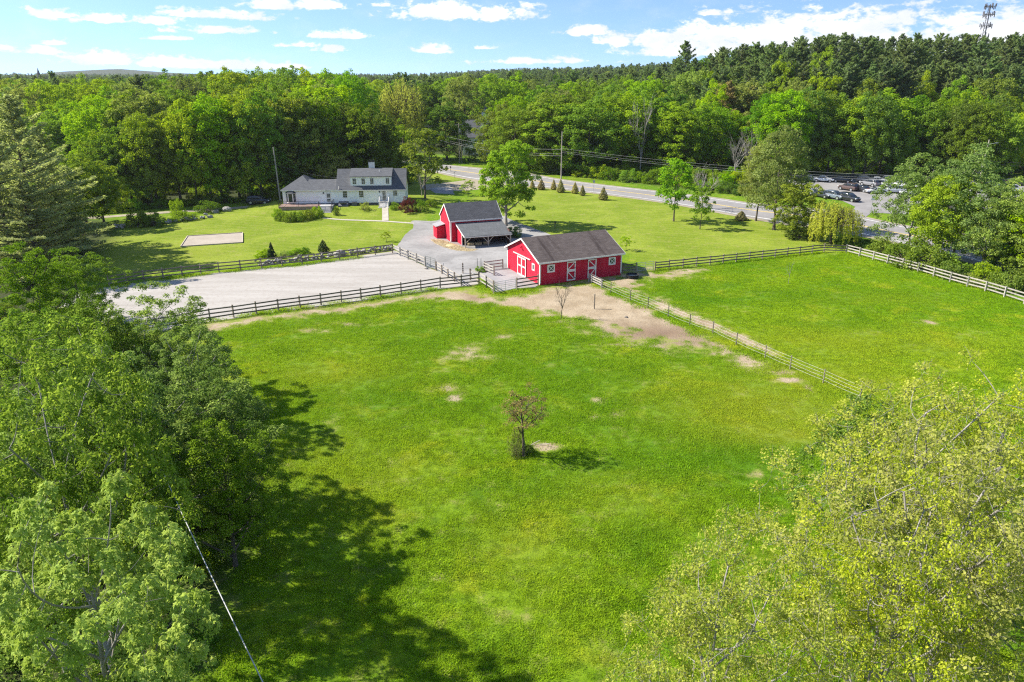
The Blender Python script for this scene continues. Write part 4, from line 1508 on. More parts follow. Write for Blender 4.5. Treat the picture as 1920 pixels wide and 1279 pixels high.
# doors with glazed lights
for px, zb, zt, glass_rows in ((617, 0.42, 2.42, (1.5, 0.85)), (721, 0.75, 2.75, (1.75, 1.5))):
    cxx = fx(px)
    dm = MB()
    dm.box((cxx, -0.03, (zb + zt) / 2), (0.9, 0.055, zt - zb))
    dr = dm.build('door', M['white'], house)
    if px < 650:
        window_part(dr, (cxx, -0.06, zb + 1.45), 0.62, 0.72, cols=3, rows=3, name='door_light', casing=0.03, flat=True)
        window_part(dr, (cxx, -0.06, zb + 0.55), 0.62, 0.5, cols=2, rows=2, name='door_light', casing=0.03, flat=True)
    else:
        window_part(dr, (cxx, -0.06, zb + 1.02), 0.56, 1.65, cols=3, rows=6, name='door_light', casing=0.03, flat=True)
    MB().cyl((cxx + 0.36, -0.06, zb + 0.95), (cxx + 0.36, -0.13, zb + 0.95), 0.035).build('handle', M['black'], dr)
for px, zz in ((607.8, 2.35), (713, 2.5)):
    l = MB()
    l.box((fx(px), -0.08, zz), (0.16, 0.16, 0.28))
    l.cyl((fx(px), -0.08, zz + 0.14), (fx(px), -0.08, zz + 0.28), 0.1, 0.02)
    l.build('porch_lamp', M['black'], house)
MB().box((fx(616), -0.012, 2.83), (1.1, 0.02, 0.2)).build('door_transom', M['foundation'], house)
# bay window: three glazed faces under a small dark hood
bx0, bx1, bz0, bz1 = fx(538), fx(556.5), 0.75, 2.35
bay = MB()
pts = [(bx0, 0), (bx0 + 0.5, -0.55), (bx1 - 0.5, -0.55), (bx1, 0)]
bay.prism([(p[0], p[1], bz0 - 0.15) for p in pts], (0, 0, 0.15))
bay.prism([(p[0], p[1], bz1) for p in pts], (0, 0, 0.1))
for (xa, ya), (xb, yb) in zip(pts[:-1], pts[1:]):
    for t in (0.04, 0.96):
        qx, qy = xa + (xb - xa) * t, ya + (yb - ya) * t
        bay.box((qx, qy, (bz0 + bz1) / 2), (0.11, 0.09, bz1 - bz0))
by = bay.build('bay_window', M['white'], house)
for (xa, ya), (xb, yb) in zip(pts[:-1], pts[1:]):
    MB().bar((xa + (xb - xa) * 0.06, ya + (yb - ya) * 0.06 + 0.03, (bz0 + bz1) / 2), (xa + (xb - xa) * 0.94, ya + (yb - ya) * 0.94 + 0.03, (bz0 + bz1) / 2), 0.02, bz1 - bz0).build('pane', M['glass'], by)
hd = MB()
ho = [(bx0 - 0.12, 0), (bx0 + 0.42, -0.7), (bx1 - 0.42, -0.7), (bx1 + 0.12, 0)]
hd.loft([[(p[0], p[1], bz1 + 0.1) for p in ho], [(p[0] * 0.5 + (bx0 + bx1) / 4, p[1] * 0.15, bz1 + 0.55) for p in ho]])
hd.build('bay_hood', M['roof_barn'], by)
# bulkhead and cooling unit
b = MB()
b.prism([(fx(635.5), -0.02, -0.3), (fx(635.5), -1.7, -0.3), (fx(635.5), -1.7, 0.15), (fx(635.5), -0.02, 0.75)], (fx(653.5) - fx(635.5), 0, 0))
bk = b.build('bulkhead', M['foundation'], house)
MB().bar((fx(638), -1.0, 0.47), (fx(651), -1.0, 0.47), 1.25, 0.03, up=(0, 0.36, 1)).build('bulkhead_door', M['metal'], bk)
ac = MB()
ac.box((fx(665), -0.75, 0.28), (0.95, 0.8, 0.8))
ac.cyl((fx(665), -0.75, 0.68), (fx(665), -0.75, 0.73), 0.33, n=14)
tag(ac.build('cooling_unit', M['foundation'], house))
# terrace with iron railing at the left
tx0, tx1, tyf = -0.35, fx(603), -2.9
ter = empty('terrace', (hA.x, hA.y, HB), HH, 'low brick terrace with black iron railing before the bay window', 'terrace')
p = MB()
p.box(((tx0 + tx1) / 2, (tyf - 0.03) / 2, -0.33), (tx1 - tx0, -tyf - 0.03, 1.3))
p.build('paving', M['brick_red'], ter)
p = MB()
p.box(((tx1 + fx(627)) / 2 + 0.003, -1.5, -0.335), (fx(627) - tx1, 2.94, 1.28))
p.build('landing', M['concrete'], ter)
for i in range(5):
    MB().box(((tx1 + fx(627)) / 2, -2.97 - 0.19 - 0.38 * i, -0.43 - 0.17 * i), (fx(627) - tx1 - 0.1 + 0.02 * i, 0.38, 1.1)).build('step', M['concrete'], ter)


def railing(parent, a, b, mat, hgt_=0.95, n=9, name='rail'):
    a, b = Vector(a), Vector(b)
    for z in (hgt_, 0.14):
        bar_part('handrail' if z == hgt_ else 'bottom_rail', mat, a + Vector((0, 0, z)), b + Vector((0, 0, z)), 0.04, 0.04, parent)
    for i in range(n):
        q = a.lerp(b, i / (n - 1))
        big = i in (0, n // 2, n - 1)
        bar_part('rail_post' if big else 'baluster', mat, q, q + Vector((0, 0, hgt_ + (0.08 if big else -0.02))), 0.06 if big else 0.018, 0.06 if big else 0.018, parent)


zt_ = 0.32
railing(ter, (tx0 + 0.05, tyf + 0.05, zt_), (tx1 - 0.1, tyf + 0.05, zt_), M['black'], n=33)
railing(ter, (tx0 + 0.05, tyf + 0.1, zt_), (tx0 + 0.05, -0.1, zt_), M['black'], n=11)
for xx in (tx1 + 0.05, fx(627) - 0.05):
    railing(ter, (xx, -2.95, zt_ - 0.02), (xx, -4.7, zt_ - 0.85), M['black'], 0.9, 5)
railing(ter, (fx(627) - 0.05, -0.2, zt_ - 0.02), (fx(627) - 0.05, -2.85, zt_ - 0.02), M['black'], 0.9, 7)
# white stairs to the second door
st = empty('porch_stairs', (hA.x, hA.y, HB), HH, 'white wooden stairs with solid rails below the glazed door', 'stairs')
sx0, sx1 = fx(712.5), fx(730.5)
MB().box(((sx0 + sx1) / 2, -0.65, 0.15), (sx1 - sx0, 1.24, 1.15)).build('landing', M['concrete'], st)
for i in range(4):
    MB().box(((sx0 + sx1) / 2, -1.27 - 0.16 - 0.32 * i, 0.02 - 0.19 * i), (sx1 - sx0 - 0.15, 0.32, 1.03)).build('step', M['white'], st)
for i in range(5):
    MB().box(((sx0 + sx1) / 2, -2.9 - 0.55 * i, -0.42 - 0.16 * i), (sx1 - sx0 + 0.35, 0.5, 0.6)).build('stone_step', M['concrete'], st)
for xx in (sx0 + 0.04, sx1 - 0.04):
    s = MB()
    s.box((xx, -0.65, 1.68), (0.09, 1.25, 0.1))
    s.bar((xx, -1.28, 1.66), (xx, -2.7, 0.78), 0.09, 0.12)
    s.build('handrail', M['white'], st)
    for yy, z0, z1 in ((-0.1, 0.7, 1.62), (-1.26, 0.7, 1.85), (-2.68, -0.4, 0.98)):
        MB().box((xx, yy, (z0 + z1) / 2), (0.13, 0.13, z1 - z0)).build('newel', M['white'], st)
    for i in range(6):
        yy = -1.42 - i * 0.2
        bar_part('baluster', M['white'], (xx, yy, 0.4 - i * 0.13), (xx, yy, 1.58 - i * 0.125), 0.04, 0.04, st)

# ---- front stable
SH = R(25.2)
sA = G(1012, 535)
stable = empty('stable', (sA.x, sA.y, 0), SH, 'front red stable with white cross-braced doors and weathered brown roof', 'stable')
SL, SD, SE, SR = 12.15, 9.69, 2.95, 5.0


def gable_walls(parent, L, D, E, Rr, mat, base=-0.05):
    for xx, nm in ((0, 'gable_wall'), (L, 'gable_wall')):
        m_ = MB()
        t = 0.14 if xx == 0 else -0.14
        m_.prism([(xx, 0, base), (xx, D, base), (xx, D, E), (xx, D / 2, Rr), (xx, 0, E)], (t, 0, 0))
        m_.build(nm, mat, parent)
    for yy in (0, D):
        m_ = MB()
        t = 0.07 if yy == 0 else -0.07
        m_.box((L / 2, yy + t, (E + base) / 2), (L - 0.285, 0.14, E - base))
        m_.build('side_wall', mat, parent)


def gable_roof(parent, L, D, E, Rr, mat, o_e=0.3, o_g=0.3, t=0.1, lift=0.07):
    s_ = (Rr - E) / (D / 2)
    ob = []
    for y0 in (0, D):
        sg = -1 if y0 == 0 else 1
        m_ = MB()
        m_.slab([(-o_g, y0 + sg * o_e, E - o_e * s_ + lift + t), (L + o_g, y0 + sg * o_e, E - o_e * s_ + lift + t), (L + o_g, D / 2, Rr + lift + t), (-o_g, D / 2, Rr + lift + t)], t)
        # object coordinates along the slope so that the courses run level
        rf_ = m_.build('roof', mat, parent)
        ob.append(rf_)
        tr = MB()
        yv = y0 + sg * (o_e + 0.02)
        ze = E - o_e * s_ + lift
        tr.box((L / 2, yv, ze - 0.02), (L + 2 * o_g, 0.05, 0.2))
        for xx in (-o_g - 0.02, L + o_g + 0.02):
            tr.bar((xx, yv, ze - 0.02), (xx, D / 2, Rr + lift - 0.03), 0.05, 0.2)
        tr.build('fascia', M['white'], rf_)
    return ob


gable_walls(stable, SL, SD, SE, SR, M['red'])
gable_roof(stable, SL, SD, SE, SR, M['roof_stable'])


def corner_boards(parent, L, D, E, mat, w_=0.16, faces=((0, 0), (1, 0), (0, 1), (1, 1))):
    for i, j in faces:
        m_ = MB()
        x_, y_ = i * L, j * D
        sx, sy = (-1 if i == 0 else 1), (-1 if j == 0 else 1)
        m_.box((x_ - sx * w_ / 2 + sx * 0.03, y_ + sy * 0.02, E / 2), (w_, 0.04, E - 0.12))
        m_.box((x_ + sx * 0.021, y_ - sy * w_ / 2, E / 2), (0.04, w_ - 0.04, E - 0.12))
        m_.build('corner_board', mat, parent)


corner_boards(stable, SL, SD, SE, M['white'])


def xwindow(parent, cx, cz, w_, h_):
    fr = window_part(parent, (cx, -0.002, cz), w_, h_, cols=1, rows=1, casing=0.17)
    x_ = MB()
    hyp = math.hypot(w_, h_) / 2 * 0.98
    a_ = math.atan2(h_, w_)
    for s_ in (-1, 1):
        x_.bar((cx - math.cos(a_) * hyp, -0.045 - 0.004 * s_, cz - s_ * math.sin(a_) * hyp), (cx + math.cos(a_) * hyp, -0.045 - 0.004 * s_, cz + s_ * math.sin(a_) * hyp), 0.02, 0.075)
    x_.build('cross_bars', M['white'], fr)


xwindow(stable, 1.57, 2.02, 0.72, 0.68)
xwindow(stable, 10.66, 2.02, 0.72, 0.68)


def dutch_door(parent, x0_, x1_, z0_, z1_, flip):
    cx_, w_ = (x0_ + x1_) / 2, x1_ - x0_
    d = MB()
    d.box((cx_, -0.03, (z0_ + z1_) / 2), (w_, 0.05, z1_ - z0_))
    dr_ = d.build('dutch_door', M['red'], parent)
    zm = z0_ + (z1_ - z0_) * 0.53
    b_ = 0.14
    t = MB()
    for xx in (x0_ + b_ / 2, x1_ - b_ / 2):
        t.box((xx, -0.07, (z0_ + z1_) / 2), (b_, 0.04, z1_ - z0_))
    for zz in (z0_ + b_ / 2, z1_ - b_ / 2, zm - 0.08, zm + 0.08):
        t.box((cx_, -0.072, zz), (w_ - 2 * b_, 0.04, b_))
    s_ = -1 if flip else 1
    t.bar((cx_ - s_ * (w_ / 2 - b_), -0.068, zm + 0.16), (cx_ + s_ * (w_ / 2 - b_), -0.068, z1_ - b_), 0.03, 0.11)
    t.bar((cx_ - s_ * (w_ / 2 - b_), -0.068, zm - 0.16), (cx_ + s_ * (w_ / 2 - b_), -0.068, z0_ + b_), 0.03, 0.11)
    t.build('door_trim', M['white'], dr_)
    for zz in (z0_ + 0.3, zm - 0.3, zm + 0.3, z1_ - 0.3):
        MB().box((x0_ + 0.16 if flip else x1_ - 0.16, -0.098, zz), (0.3, 0.012, 0.05)).build('hinge', M['black'], dr_)


dutch_door(stable, 3.85, 5.12, 0.14, 2.62, False)
dutch_door(stable, 6.95, 8.22, 0.14, 2.62, True)
# sliding door in the gable end
sd_ = MB()
sd_.box((-0.06, 5.05, 1.28), (0.06, 2.5, 2.5))
sdr = sd_.build('sliding_door', M['red'], stable)
t = MB()
for yy in (3.88, 4.98, 5.12, 6.22):
    t.box((-0.11, yy, 1.28), (0.04, 0.16 if yy in (3.88, 6.22) else 0.13, 2.5))
for zz in (0.12, 1.33, 2.44):
    for yc in (4.43, 5.67):
        t.box((-0.108, yc, zz), (0.04, 0.92, 0.17))
t.build('door_trim', M['white'], sdr)
MB().box((-0.1, 5.05, 2.72), (0.12, 5.0, 0.10)).build('door_track', M['white'], stable)
window_part(stable, (-0.002, 1.8, 1.95), 0.42, 0.6, axis='y', cols=1, rows=1, casing=0.16)
l = MB()
l.cyl((-0.02, 5.05, 3.95), (-0.22, 5.05, 3.95), 0.05)
l.cyl((-0.2, 5.05, 3.98), (-0.3, 5.05, 3.78), 0.06, 0.2, 12)
l.build('gable_lamp', M['red'], stable)
MB().box((SL / 2, -0.03, 0.12), (SL - 0.1, 0.05, 0.24)).build('sill_board', M['red'], stable)

# ---- rear barn with lean-to
BH = R(20)
barn = empty('barn', (-9.75, 112.93, 0), BH, 'rear red barn with charcoal roof beneath the big maple', 'barn')
BL, BD, BE, BR = 8.6, 6.07, 3.33, 5.5
gable_walls(barn, BL, BD, BE, BR, M['red'])
gable_roof(barn, BL, BD, BE, BR, M['roof_barn'], 0.15, 0.12)
corner_boards(barn, BL, BD, BE, M['white'], 0.22)
ct = MB()
ct.box((-0.71, 4.35, 1.0), (1.4, 2.3, 2.1))
cl_ = ct.build('tool_closet', M['red'], barn)
MB().slab([(-1.6, 3.05, 2.0), (-1.6, 5.65, 2.0), (-0.02, 5.65, 2.38), (-0.02, 3.05, 2.38)], 0.08).build('closet_roof', M['metal'], cl_)
MB().box((-1.43, 4.35, 1.0), (0.05, 1.3, 1.85)).build('closet_door', M['red'], cl_)
lean = empty('open_shed', (-9.75, 112.93, 0), BH, 'open-fronted lean-to shed on timber posts against the rear barn', 'shed')
lx0, lx1, ly, lz0, lz1 = 1.0, 8.45, -4.75, 2.95, 1.75
MB().slab([(lx0 - 0.12, ly - 0.2, lz1), (lx1 + 0.15, ly - 0.2, lz1), (lx1 + 0.15, -0.01, lz0), (lx0 - 0.12, -0.01, lz0)], 0.09).build('roof', M['roof_lean'], lean)
m_ = MB()
m_.bar((lx0 - 0.16, ly - 0.2, lz1 - 0.1), (lx0 - 0.16, -0.02, lz0 - 0.1), 0.05, 0.16)
m_.bar((lx0 - 0.12, ly - 0.23, lz1 - 0.12), (lx1 + 0.15, ly - 0.23, lz1 - 0.12), 0.05, 0.1)
m_.build('fascia', M['white'], lean)
m_ = MB()
m_.prism([(lx0, -0.02, -0.05), (lx0, -2.9, -0.05), (lx0, -2.9, 2.02), (lx0, -0.02, 2.78)], (0.08, 0, 0))
m_.build('side_wall', M['red'], lean)
MB().box((lx0 + 0.02, -2.96, 1.0), (0.12, 0.1, 2.05)).build('corner_board', M['white'], lean)
MB().box(((lx0 + lx1) / 2, -0.05, 1.35), (lx1 - lx0, 0.06, 2.7)).build('rear_boards', M['inner_wood'], lean)
MB().box((lx1 - 0.05, -2.2, 1.15), (0.05, 4.2, 2.2)).build('end_boards', M['inner_wood'], lean)
for xx in (lx0 + 0.05, (lx0 + lx1) / 2, lx1 - 0.05):
    bar_part('post', M['timber'], (xx, ly, -0.1), (xx, ly, lz1 - 0.1), 0.15, 0.15, lean)
bar_part('beam', M['timber'], (lx0, ly, lz1 - 0.19), (lx1, ly, lz1 - 0.19), 0.12, 0.17, lean)
for xx, sgs in ((lx0 + 0.05, (1,)), ((lx0 + lx1) / 2, (-1, 1)), (lx1 - 0.05, (-1,))):
    for s_ in sgs:
        bar_part('brace', M['timber'], (xx, ly + 0.01, 0.62), (xx + s_ * 0.95, ly + 0.01, 1.58), 0.09, 0.09, lean)
for i in range(6):
    xx = lx0 + 0.5 + i * 1.28
    bar_part('rafter', M['timber'], (xx, ly + 0.05, lz1 - 0.2), (xx, -0.1, lz0 - 0.2), 0.06, 0.13, lean)
# things under the lean-to
lm = Matrix.Translation(lean.location) @ Matrix.Rotation(BH, 4, 'Z')


def lw(x, y, z=0.0):
    return lm @ Vector((x, y, z))


lad = empty('ladder', lw(3.3, -1.9, 0.75), BH, 'pale ladder hung level inside the open shed', 'ladder')
for zz in (0, 0.36):
    bar_part('rail', M['pale_wood'], (0, 0, zz), (2.9, 0, zz), 0.04, 0.07, lad)
for i in range(9):
    bar_part('rung', M['pale_wood'], (0.18 + i * 0.32, 0, 0.03), (0.18 + i * 0.32, 0, 0.33), 0.035, 0.035, lad)
bar_part('hanger', M['timber'], (0.3, 0.9, -0.12), (0.3, -0.1, -0.12), 0.06, 0.06, lad)
bar_part('hanger', M['timber'], (2.6, 0.9, -0.12), (2.6, -0.1, -0.12), 0.06, 0.06, lad)


def bale(x, y, z, rz, lab):
    o = empty('hay_bale', (x, y, z), rz, lab, 'hay bale', 'hay bales in the open shed')
    m_ = MB()
    rings = []
    for u, k in ((-0.5, 0.9), (-0.46, 1.0), (0.46, 1.0), (0.5, 0.9)):
        rings.append([(u, a * 0.25 * k, b * 0.22 * k + 0.22) for a, b in ((-1, -0.8), (-0.8, -1), (0.8, -1), (1, -0.8), (1, 0.8), (0.8, 1), (-0.8, 1), (-1, 0.8))])
    m_.loft(rings)
    m_.build('bale_body', M['hay'], o)
    t_ = MB()
    for u in (-0.2, 0.2):
        t_.box((u, 0, 0.22), (0.02, 0.512, 0.452))
    t_.build('twine', M['dark_wood'], o)


for i, (x, y, z, lab) in enumerate([(2.3, -3.4, 0, 'hay bale at the left end of the row in the open shed'), (3.5, -3.5, 0, 'hay bale second from left in the open shed'), (4.9, -3.3, 0, 'hay bale beside the middle shed post')]):
    p_ = lw(x, y, z)
    bale(p_.x, p_.y, p_.z, BH + 0.1 * i, lab)

# ---- houses beyond the trees
def far_house(name, label, px0, px1, py_base, wall_h, depth, rise, lab_extra=None, wins=3, rot=0.0):
    a_, b2 = G(px0, py_base), G(px1, py_base)
    L = (b2 - a_).length
    o = empty(name, (a_.x, a_.y, 0), rot, label, 'house')
    m__ = MB()
    m__.prism([(0, 0, -0.2), (0, depth, -0.2), (0, depth, wall_h), (0, depth / 2, wall_h + rise - 0.1), (0, 0, wall_h)], (L, 0, 0))
    m__.build('wall', M['whitewall'], o)
    s_ = rise / (depth / 2)
    rr = MB()
    for y0 in (0, depth):
        sg = -1 if y0 == 0 else 1
        rr.slab([(-0.3, y0 + sg * 0.4, wall_h - 0.4 * s_ + 0.1), (L + 0.3, y0 + sg * 0.4, wall_h - 0.4 * s_ + 0.1), (L + 0.3, depth / 2, wall_h + rise + 0.1), (-0.3, depth / 2, wall_h + rise + 0.1)], 0.14)
    rr.build('roof', M['roof_house'], o)
    for i in range(wins):
        window_part(o, (L * (i + 0.5) / wins, -0.003, wall_h * 0.62), 1.0, 1.6, cols=2, rows=4)
    return o, L


nh, nL = far_house('neighbour_house', 'white house with dark roof across the street behind the trees', 868, 948, 290, 5.8, 10, 5.0, wins=0)
nm = MB()
nm.prism([(5.0, 7.5, 8.0), (9.4, 7.5, 8.0), (9.4, 7.5, 11.4), (7.2, 7.5, 14.6), (5.0, 7.5, 11.4)], (0, 8, 0))
nm.build('upper_wall', M['whitewall'], nh)
nr_ = MB()
nr_.slab([(4.7, 7.2, 11.0), (4.7, 15.8, 11.0), (7.2, 15.8, 14.75), (7.2, 7.2, 14.75)], 0.14)
nr_.slab([(9.7, 7.2, 11.0), (9.7, 15.8, 11.0), (7.2, 15.8, 14.75), (7.2, 7.2, 14.75)], 0.14)
nr_.build('upper_roof', M['roof_house'], nh)
gx, gzz = at_y(1008, 168, 330)
gh = empty('distant_house', (gx - 3, 330, 0), 0.25, 'pale gable peak of a house far off among the trees', 'house')
m_ = MB()
m_.prism([(0, 0, 0), (7, 0, 0), (7, 0, gzz - 4.5), (3.5, 0, gzz), (0, 0, gzz - 4.5)], (0, 10, 0))
m_.build('wall', M['whitewall'], gh)
m_ = MB()
m_.slab([(-0.4, -0.3, gzz - 4.9), (-0.4, 10.3, gzz - 4.9), (3.5, 10.3, gzz + 0.2), (3.5, -0.3, gzz + 0.2)], 0.15)
m_.slab([(7.4, -0.3, gzz - 4.9), (7.4, 10.3, gzz - 4.9), (3.5, 10.3, gzz + 0.2), (3.5, -0.3, gzz + 0.2)], 0.15)
m_.build('roof', M['roof_house'], gh)
# church spire on the skyline
sx_, sz_ = at_y(70, 127, 900)
sp = empty('church_steeple', (sx_, 900, float(hgt(sx_, 900))), 0, 'dark pointed church spire on the left skyline', 'steeple')
zb_ = float(hgt(sx_, 900))
m_ = MB()
m_.box((0, 0, 10), (6, 6, 20))
m_.box((0, 0, 21.5), (4.6, 4.6, 3.2))
m_.build('tower', M['whitewall'], sp)
m_ = MB()
m_.cyl((0, 0, 23), (0, 0, sz_ - zb_), 3.2, 0.05, 8)
m_.build('spire', M['roof_barn'], sp)
# ------------------------------------------------------------------ fences and gates
def fence(label, pts, h=1.35, rails=(0.45, 0.85, 1.22), span=2.5, rail_mat='dark_wood', post_mat='post_wood', bw=0.15, bt=0.04, pw=0.13, side=-1, group=None, name='board_fence', skip=()):
    """posts and boards along a line of world points; every post and board is its own part"""
    P = [Vector((p[0], p[1], 0)) for p in pts]
    o = empty(name, (P[0].x, P[0].y, 0), 0, label, 'fence', group)
    base = P[0].copy()
    rnd = random.Random(len(label))
    prev = None
    for i in range(len(P) - 1):
        a, b = P[i], P[i + 1]
        n = max(1, round((b - a).length / span))
        d = (b - a).normalized()
        nrm = Vector((-d.y, d.x, 0)) * side
        for k in range(n + 1):
            if k == 0 and i > 0:
                continue
            q = a.lerp(b, k / n)
            z = gz(q.x, q.y)
            ph = h + rnd.uniform(-0.03, 0.06)
            tilt = Vector((rnd.uniform(-0.03, 0.03), rnd.uniform(-0.03, 0.03), 0))
            bar_part('post', M[post_mat], q - base + Vector((0, 0, z - 0.2)), q - base + Vector((0, 0, z + ph)) + tilt, pw, pw, o)
        for k in range(n):
            q0, q1 = a.lerp(b, k / n), a.lerp(b, (k + 1) / n)
            z0, z1 = gz(q0.x, q0.y), gz(q1.x, q1.y)
            off = nrm * (pw / 2 + bt / 2 + 0.004)
            for rz_ in rails:
                j0, j1 = rnd.uniform(-0.03, 0.03), rnd.uniform(-0.03, 0.03)
                bar_part('rail', M[rail_mat], q0 - base + off + Vector((0, 0, z0 + rz_ + j0)), q1 - base + off + Vector((0, 0, z1 + rz_ + j1)), bt, bw, o)
    return o


def gp(*pts):
    return [tuple(p) for p in g2(list(pts))]


fence('weathered three-board fence along the near side of the sand arena', gp((240, 630), (394.5, 602), (563, 577.7), (713.7, 557), (825.5, 540), (865, 536)), 1.45, (0.42, 0.85, 1.28), 2.55)
fence('weathered three-board fence between the sand arena and the lawn', gp((205, 537), (270.5, 527), (411, 510.6), (567, 495.6), (736, 474.5)), 1.45, (0.42, 0.85, 1.28), 2.55)
fence('pale board fence from the arena corner to the small green gate', gp((736, 474.5), (797, 500)), 1.4, (0.4, 0.82, 1.22), 2.4, 'pale_wood', 'pale_wood', side=1)
fence('short pale fence between the green gate and the arena fence end', gp((818, 507), (840, 521), (865, 536)), 1.25, (0.35, 0.75, 1.12), 2.4, 'pale_wood', 'post_wood', side=1)
fence('short dark three-board fence joining the arena fence to the stable yard', gp((865, 536), (898, 532)), 1.45, (0.42, 0.85, 1.28), 2.6)
fence('pale three-board fence on the left side of the stable yard', gp((882, 526), (898, 532), (912, 540.6), (925.7, 550)), 1.6, (0.45, 0.92, 1.4), 2.2, 'pale_wood', 'post_wood', side=1)  # sunlit rails: the light is put into their paler colour
fence('dark three-board fence from the steel gate to the stable corner', gp((969, 542.4), (1009, 536)), 1.5, (0.4, 0.85, 1.3), 3.4)
fence('low fence corner behind the stable yard by the drive', gp((926.5, 517), (908, 508), (943, 503.5)), 1.35, (0.4, 0.8, 1.2), 2.6, 'pale_wood', 'post_wood', side=1)  # lit rails, their brightness carried by the paler board colour
fence('dark board fence between the mown lawn and the right paddock', gp((1228, 507), (1380, 491), (1544.6, 472.7), (1586, 474.6)), 1.3, (0.38, 0.76, 1.14), 2.4)
fence('sunlit pale board fence running to the right edge', gp((1586, 474.6), (1720, 510.5), (1919.6, 570), (2010, 598)), 1.35, (0.4, 0.8, 1.2), 2.4, 'pale_wood', 'pale_wood', side=1)  # same boards as the dark stretch; the sun on them is in the colour
fence('short board fence in the shade of the stable end wall', gp((1167, 512), (1192, 510)), 1.3, (0.38, 0.76, 1.14), 2.6)
fence('pale rails beside the right stable door', gp((1104, 528), (1109, 531), (1128, 540)), 1.1, (0.3, 0.6, 0.9), 2.2, 'pale_wood', 'pale_wood', side=1)


def tube_gate(label, a, b, h=1.3, mat='metal', nrail=6, name='steel_gate', cat='gate', gap=0.0, cross=1):
    a, b = Vector((*a, 0)), Vector((*b, 0))
    o = empty(name, a, 0, label, cat)
    d = b - a
    u = d.normalized()
    A, B = u * 0.12, d - u * 0.12
    m_ = MB()
    for p in (A, B):
        m_.cyl(p + Vector((0, 0, 0.15)), p + Vector((0, 0, h)), 0.028, n=6)
    for k in (0, nrail - 1):
        z = 0.15 + (h - 0.15) * k / (nrail - 1)
        m_.cyl(A + Vector((0, 0, z)), B + Vector((0, 0, z)), 0.028, n=6)
    m_.build('gate_frame', M[mat], o)
    for k in range(1, nrail - 1):
        z = 0.15 + (h - 0.15) * k / (nrail - 1)
        MB().cyl(A + Vector((0, 0, z)), B + Vector((0, 0, z)), 0.022, n=6).build('gate_bar', M[mat], o)
    for k in range(1, cross + 1):
        p = A.lerp(B, k / (cross + 1))
        MB().cyl(p + Vector((0.002, 0, 0.15)), p + Vector((0.002, 0, h)), 0.022, n=6).build('gate_stay', M[mat], o)
    hg = MB()
    for z in (0.3, h - 0.15):
        hg.cyl(Vector((0, 0, z)), A + Vector((0, 0, z)), 0.02, n=6)
    hg.build('hinge', M['black'], o)
    return o


tube_gate('silver tube gate across the front of the stable yard', gp((926.5, 550))[0], gp((968.5, 542.6))[0], 1.35)
tube_gate('dark green gate between drive and sand arena', gp((797.5, 500.3))[0], gp((817.5, 506.8))[0], 1.55, 'green_metal', 6)
tube_gate('steel tube gate between stable and right paddock', gp((1193, 510))[0], gp((1226, 507.2))[0], 1.25, 'metal', 6)


def single_post(label, px, py, h, mat='post_wood', wdt=0.12, name='fence_post', bands=False, group=None):
    p = G(px, py)
    o = empty(name, (p.x, p.y, gz(p.x, p.y)), 0.3, label, 'post', group)
    bar_part('shaft', M[mat], (0, 0, -0.2), (0, 0, h), wdt, wdt, o)
    if bands:
        for k in range(4):
            bar_part('insulator', M['black'], (0, 0, 0.35 + 0.3 * k), (0, 0, 0.45 + 0.3 * k), wdt + 0.04, wdt + 0.04, o)
    else:
        MB().cyl((0, 0, h), (0, 0, h + 0.03), wdt * 0.75, wdt * 0.5, 8).build('cap', M[mat], o)
    return o


single_post('lone wooden post standing in the bare earth before the stable', 1114, 579, 1.75)
single_post('banded post at the end of the stable yard fence', 868, 513, 1.5, 'post_wood', 0.12, bands=True)
single_post('left thin green post in the weeds by the drive', 895, 502, 1.3, 'green_metal', 0.06)
single_post('right thin green post in the weeds by the drive', 902, 501, 1.2, 'green_metal', 0.06)
single_post('thin grey post by the pale arena fence', 832, 511, 1.3, 'metal', 0.07)


def wire_fence():
    base_px = [(1109, 531), (1145, 549), (1181.6, 565), (1214.8, 578), (1252.5, 595), (1293, 611.6), (1336, 626.6), (1380, 649), (1434, 671.7), (1481, 692), (1543, 718.6), (1612, 748)]
    P = [G(*p) for p in base_px]
    o = empty('tape_fence', (P[0].x, P[0].y, 0), 0, 'thin-posted white tape fence between the two paddocks', 'fence')
    b0 = Vector((P[0].x, P[0].y, 0))
    hs = (0.35, 0.65, 0.95, 1.22)
    for i, p in enumerate(P):
        z = gz(p.x, p.y)
        q = Vector((p.x, p.y, z)) - b0
        ps = MB().cyl(q + Vector((0, 0, -0.2)), q + Vector((0, 0, 1.35)), 0.05, 0.045, 7).build('post', M['dark_wood'] if i < 8 else M['post_wood'], o)
        ins = MB()
        for k in hs:
            ins.cyl(q + Vector((-0.06, -0.045, k)), q + Vector((0.06, -0.045, k)), 0.022, n=5)
        ins.build('insulators', M['black'], ps)
    for i in range(len(P) - 1):
        a, b = P[i], P[i + 1]
        za, zb = gz(a.x, a.y), gz(b.x, b.y)
        for k in hs:
            m_ = MB()
            n = 5
            pts = []
            for j in range(n + 1):
                t = j / n
                q = a.lerp(b, t) - b0
                pts.append(Vector((q.x, q.y, za * (1 - t) + zb * t + k - 0.05 * 4 * t * (1 - t) * (1 if k < 1.1 else 0.5))) + Vector((0, -0.05, 0)))
            for j in range(n):
                m_.bar(pts[j], pts[j + 1], 0.008, 0.014)
            m_.build('tape', M['wire'], o)


wire_fence()

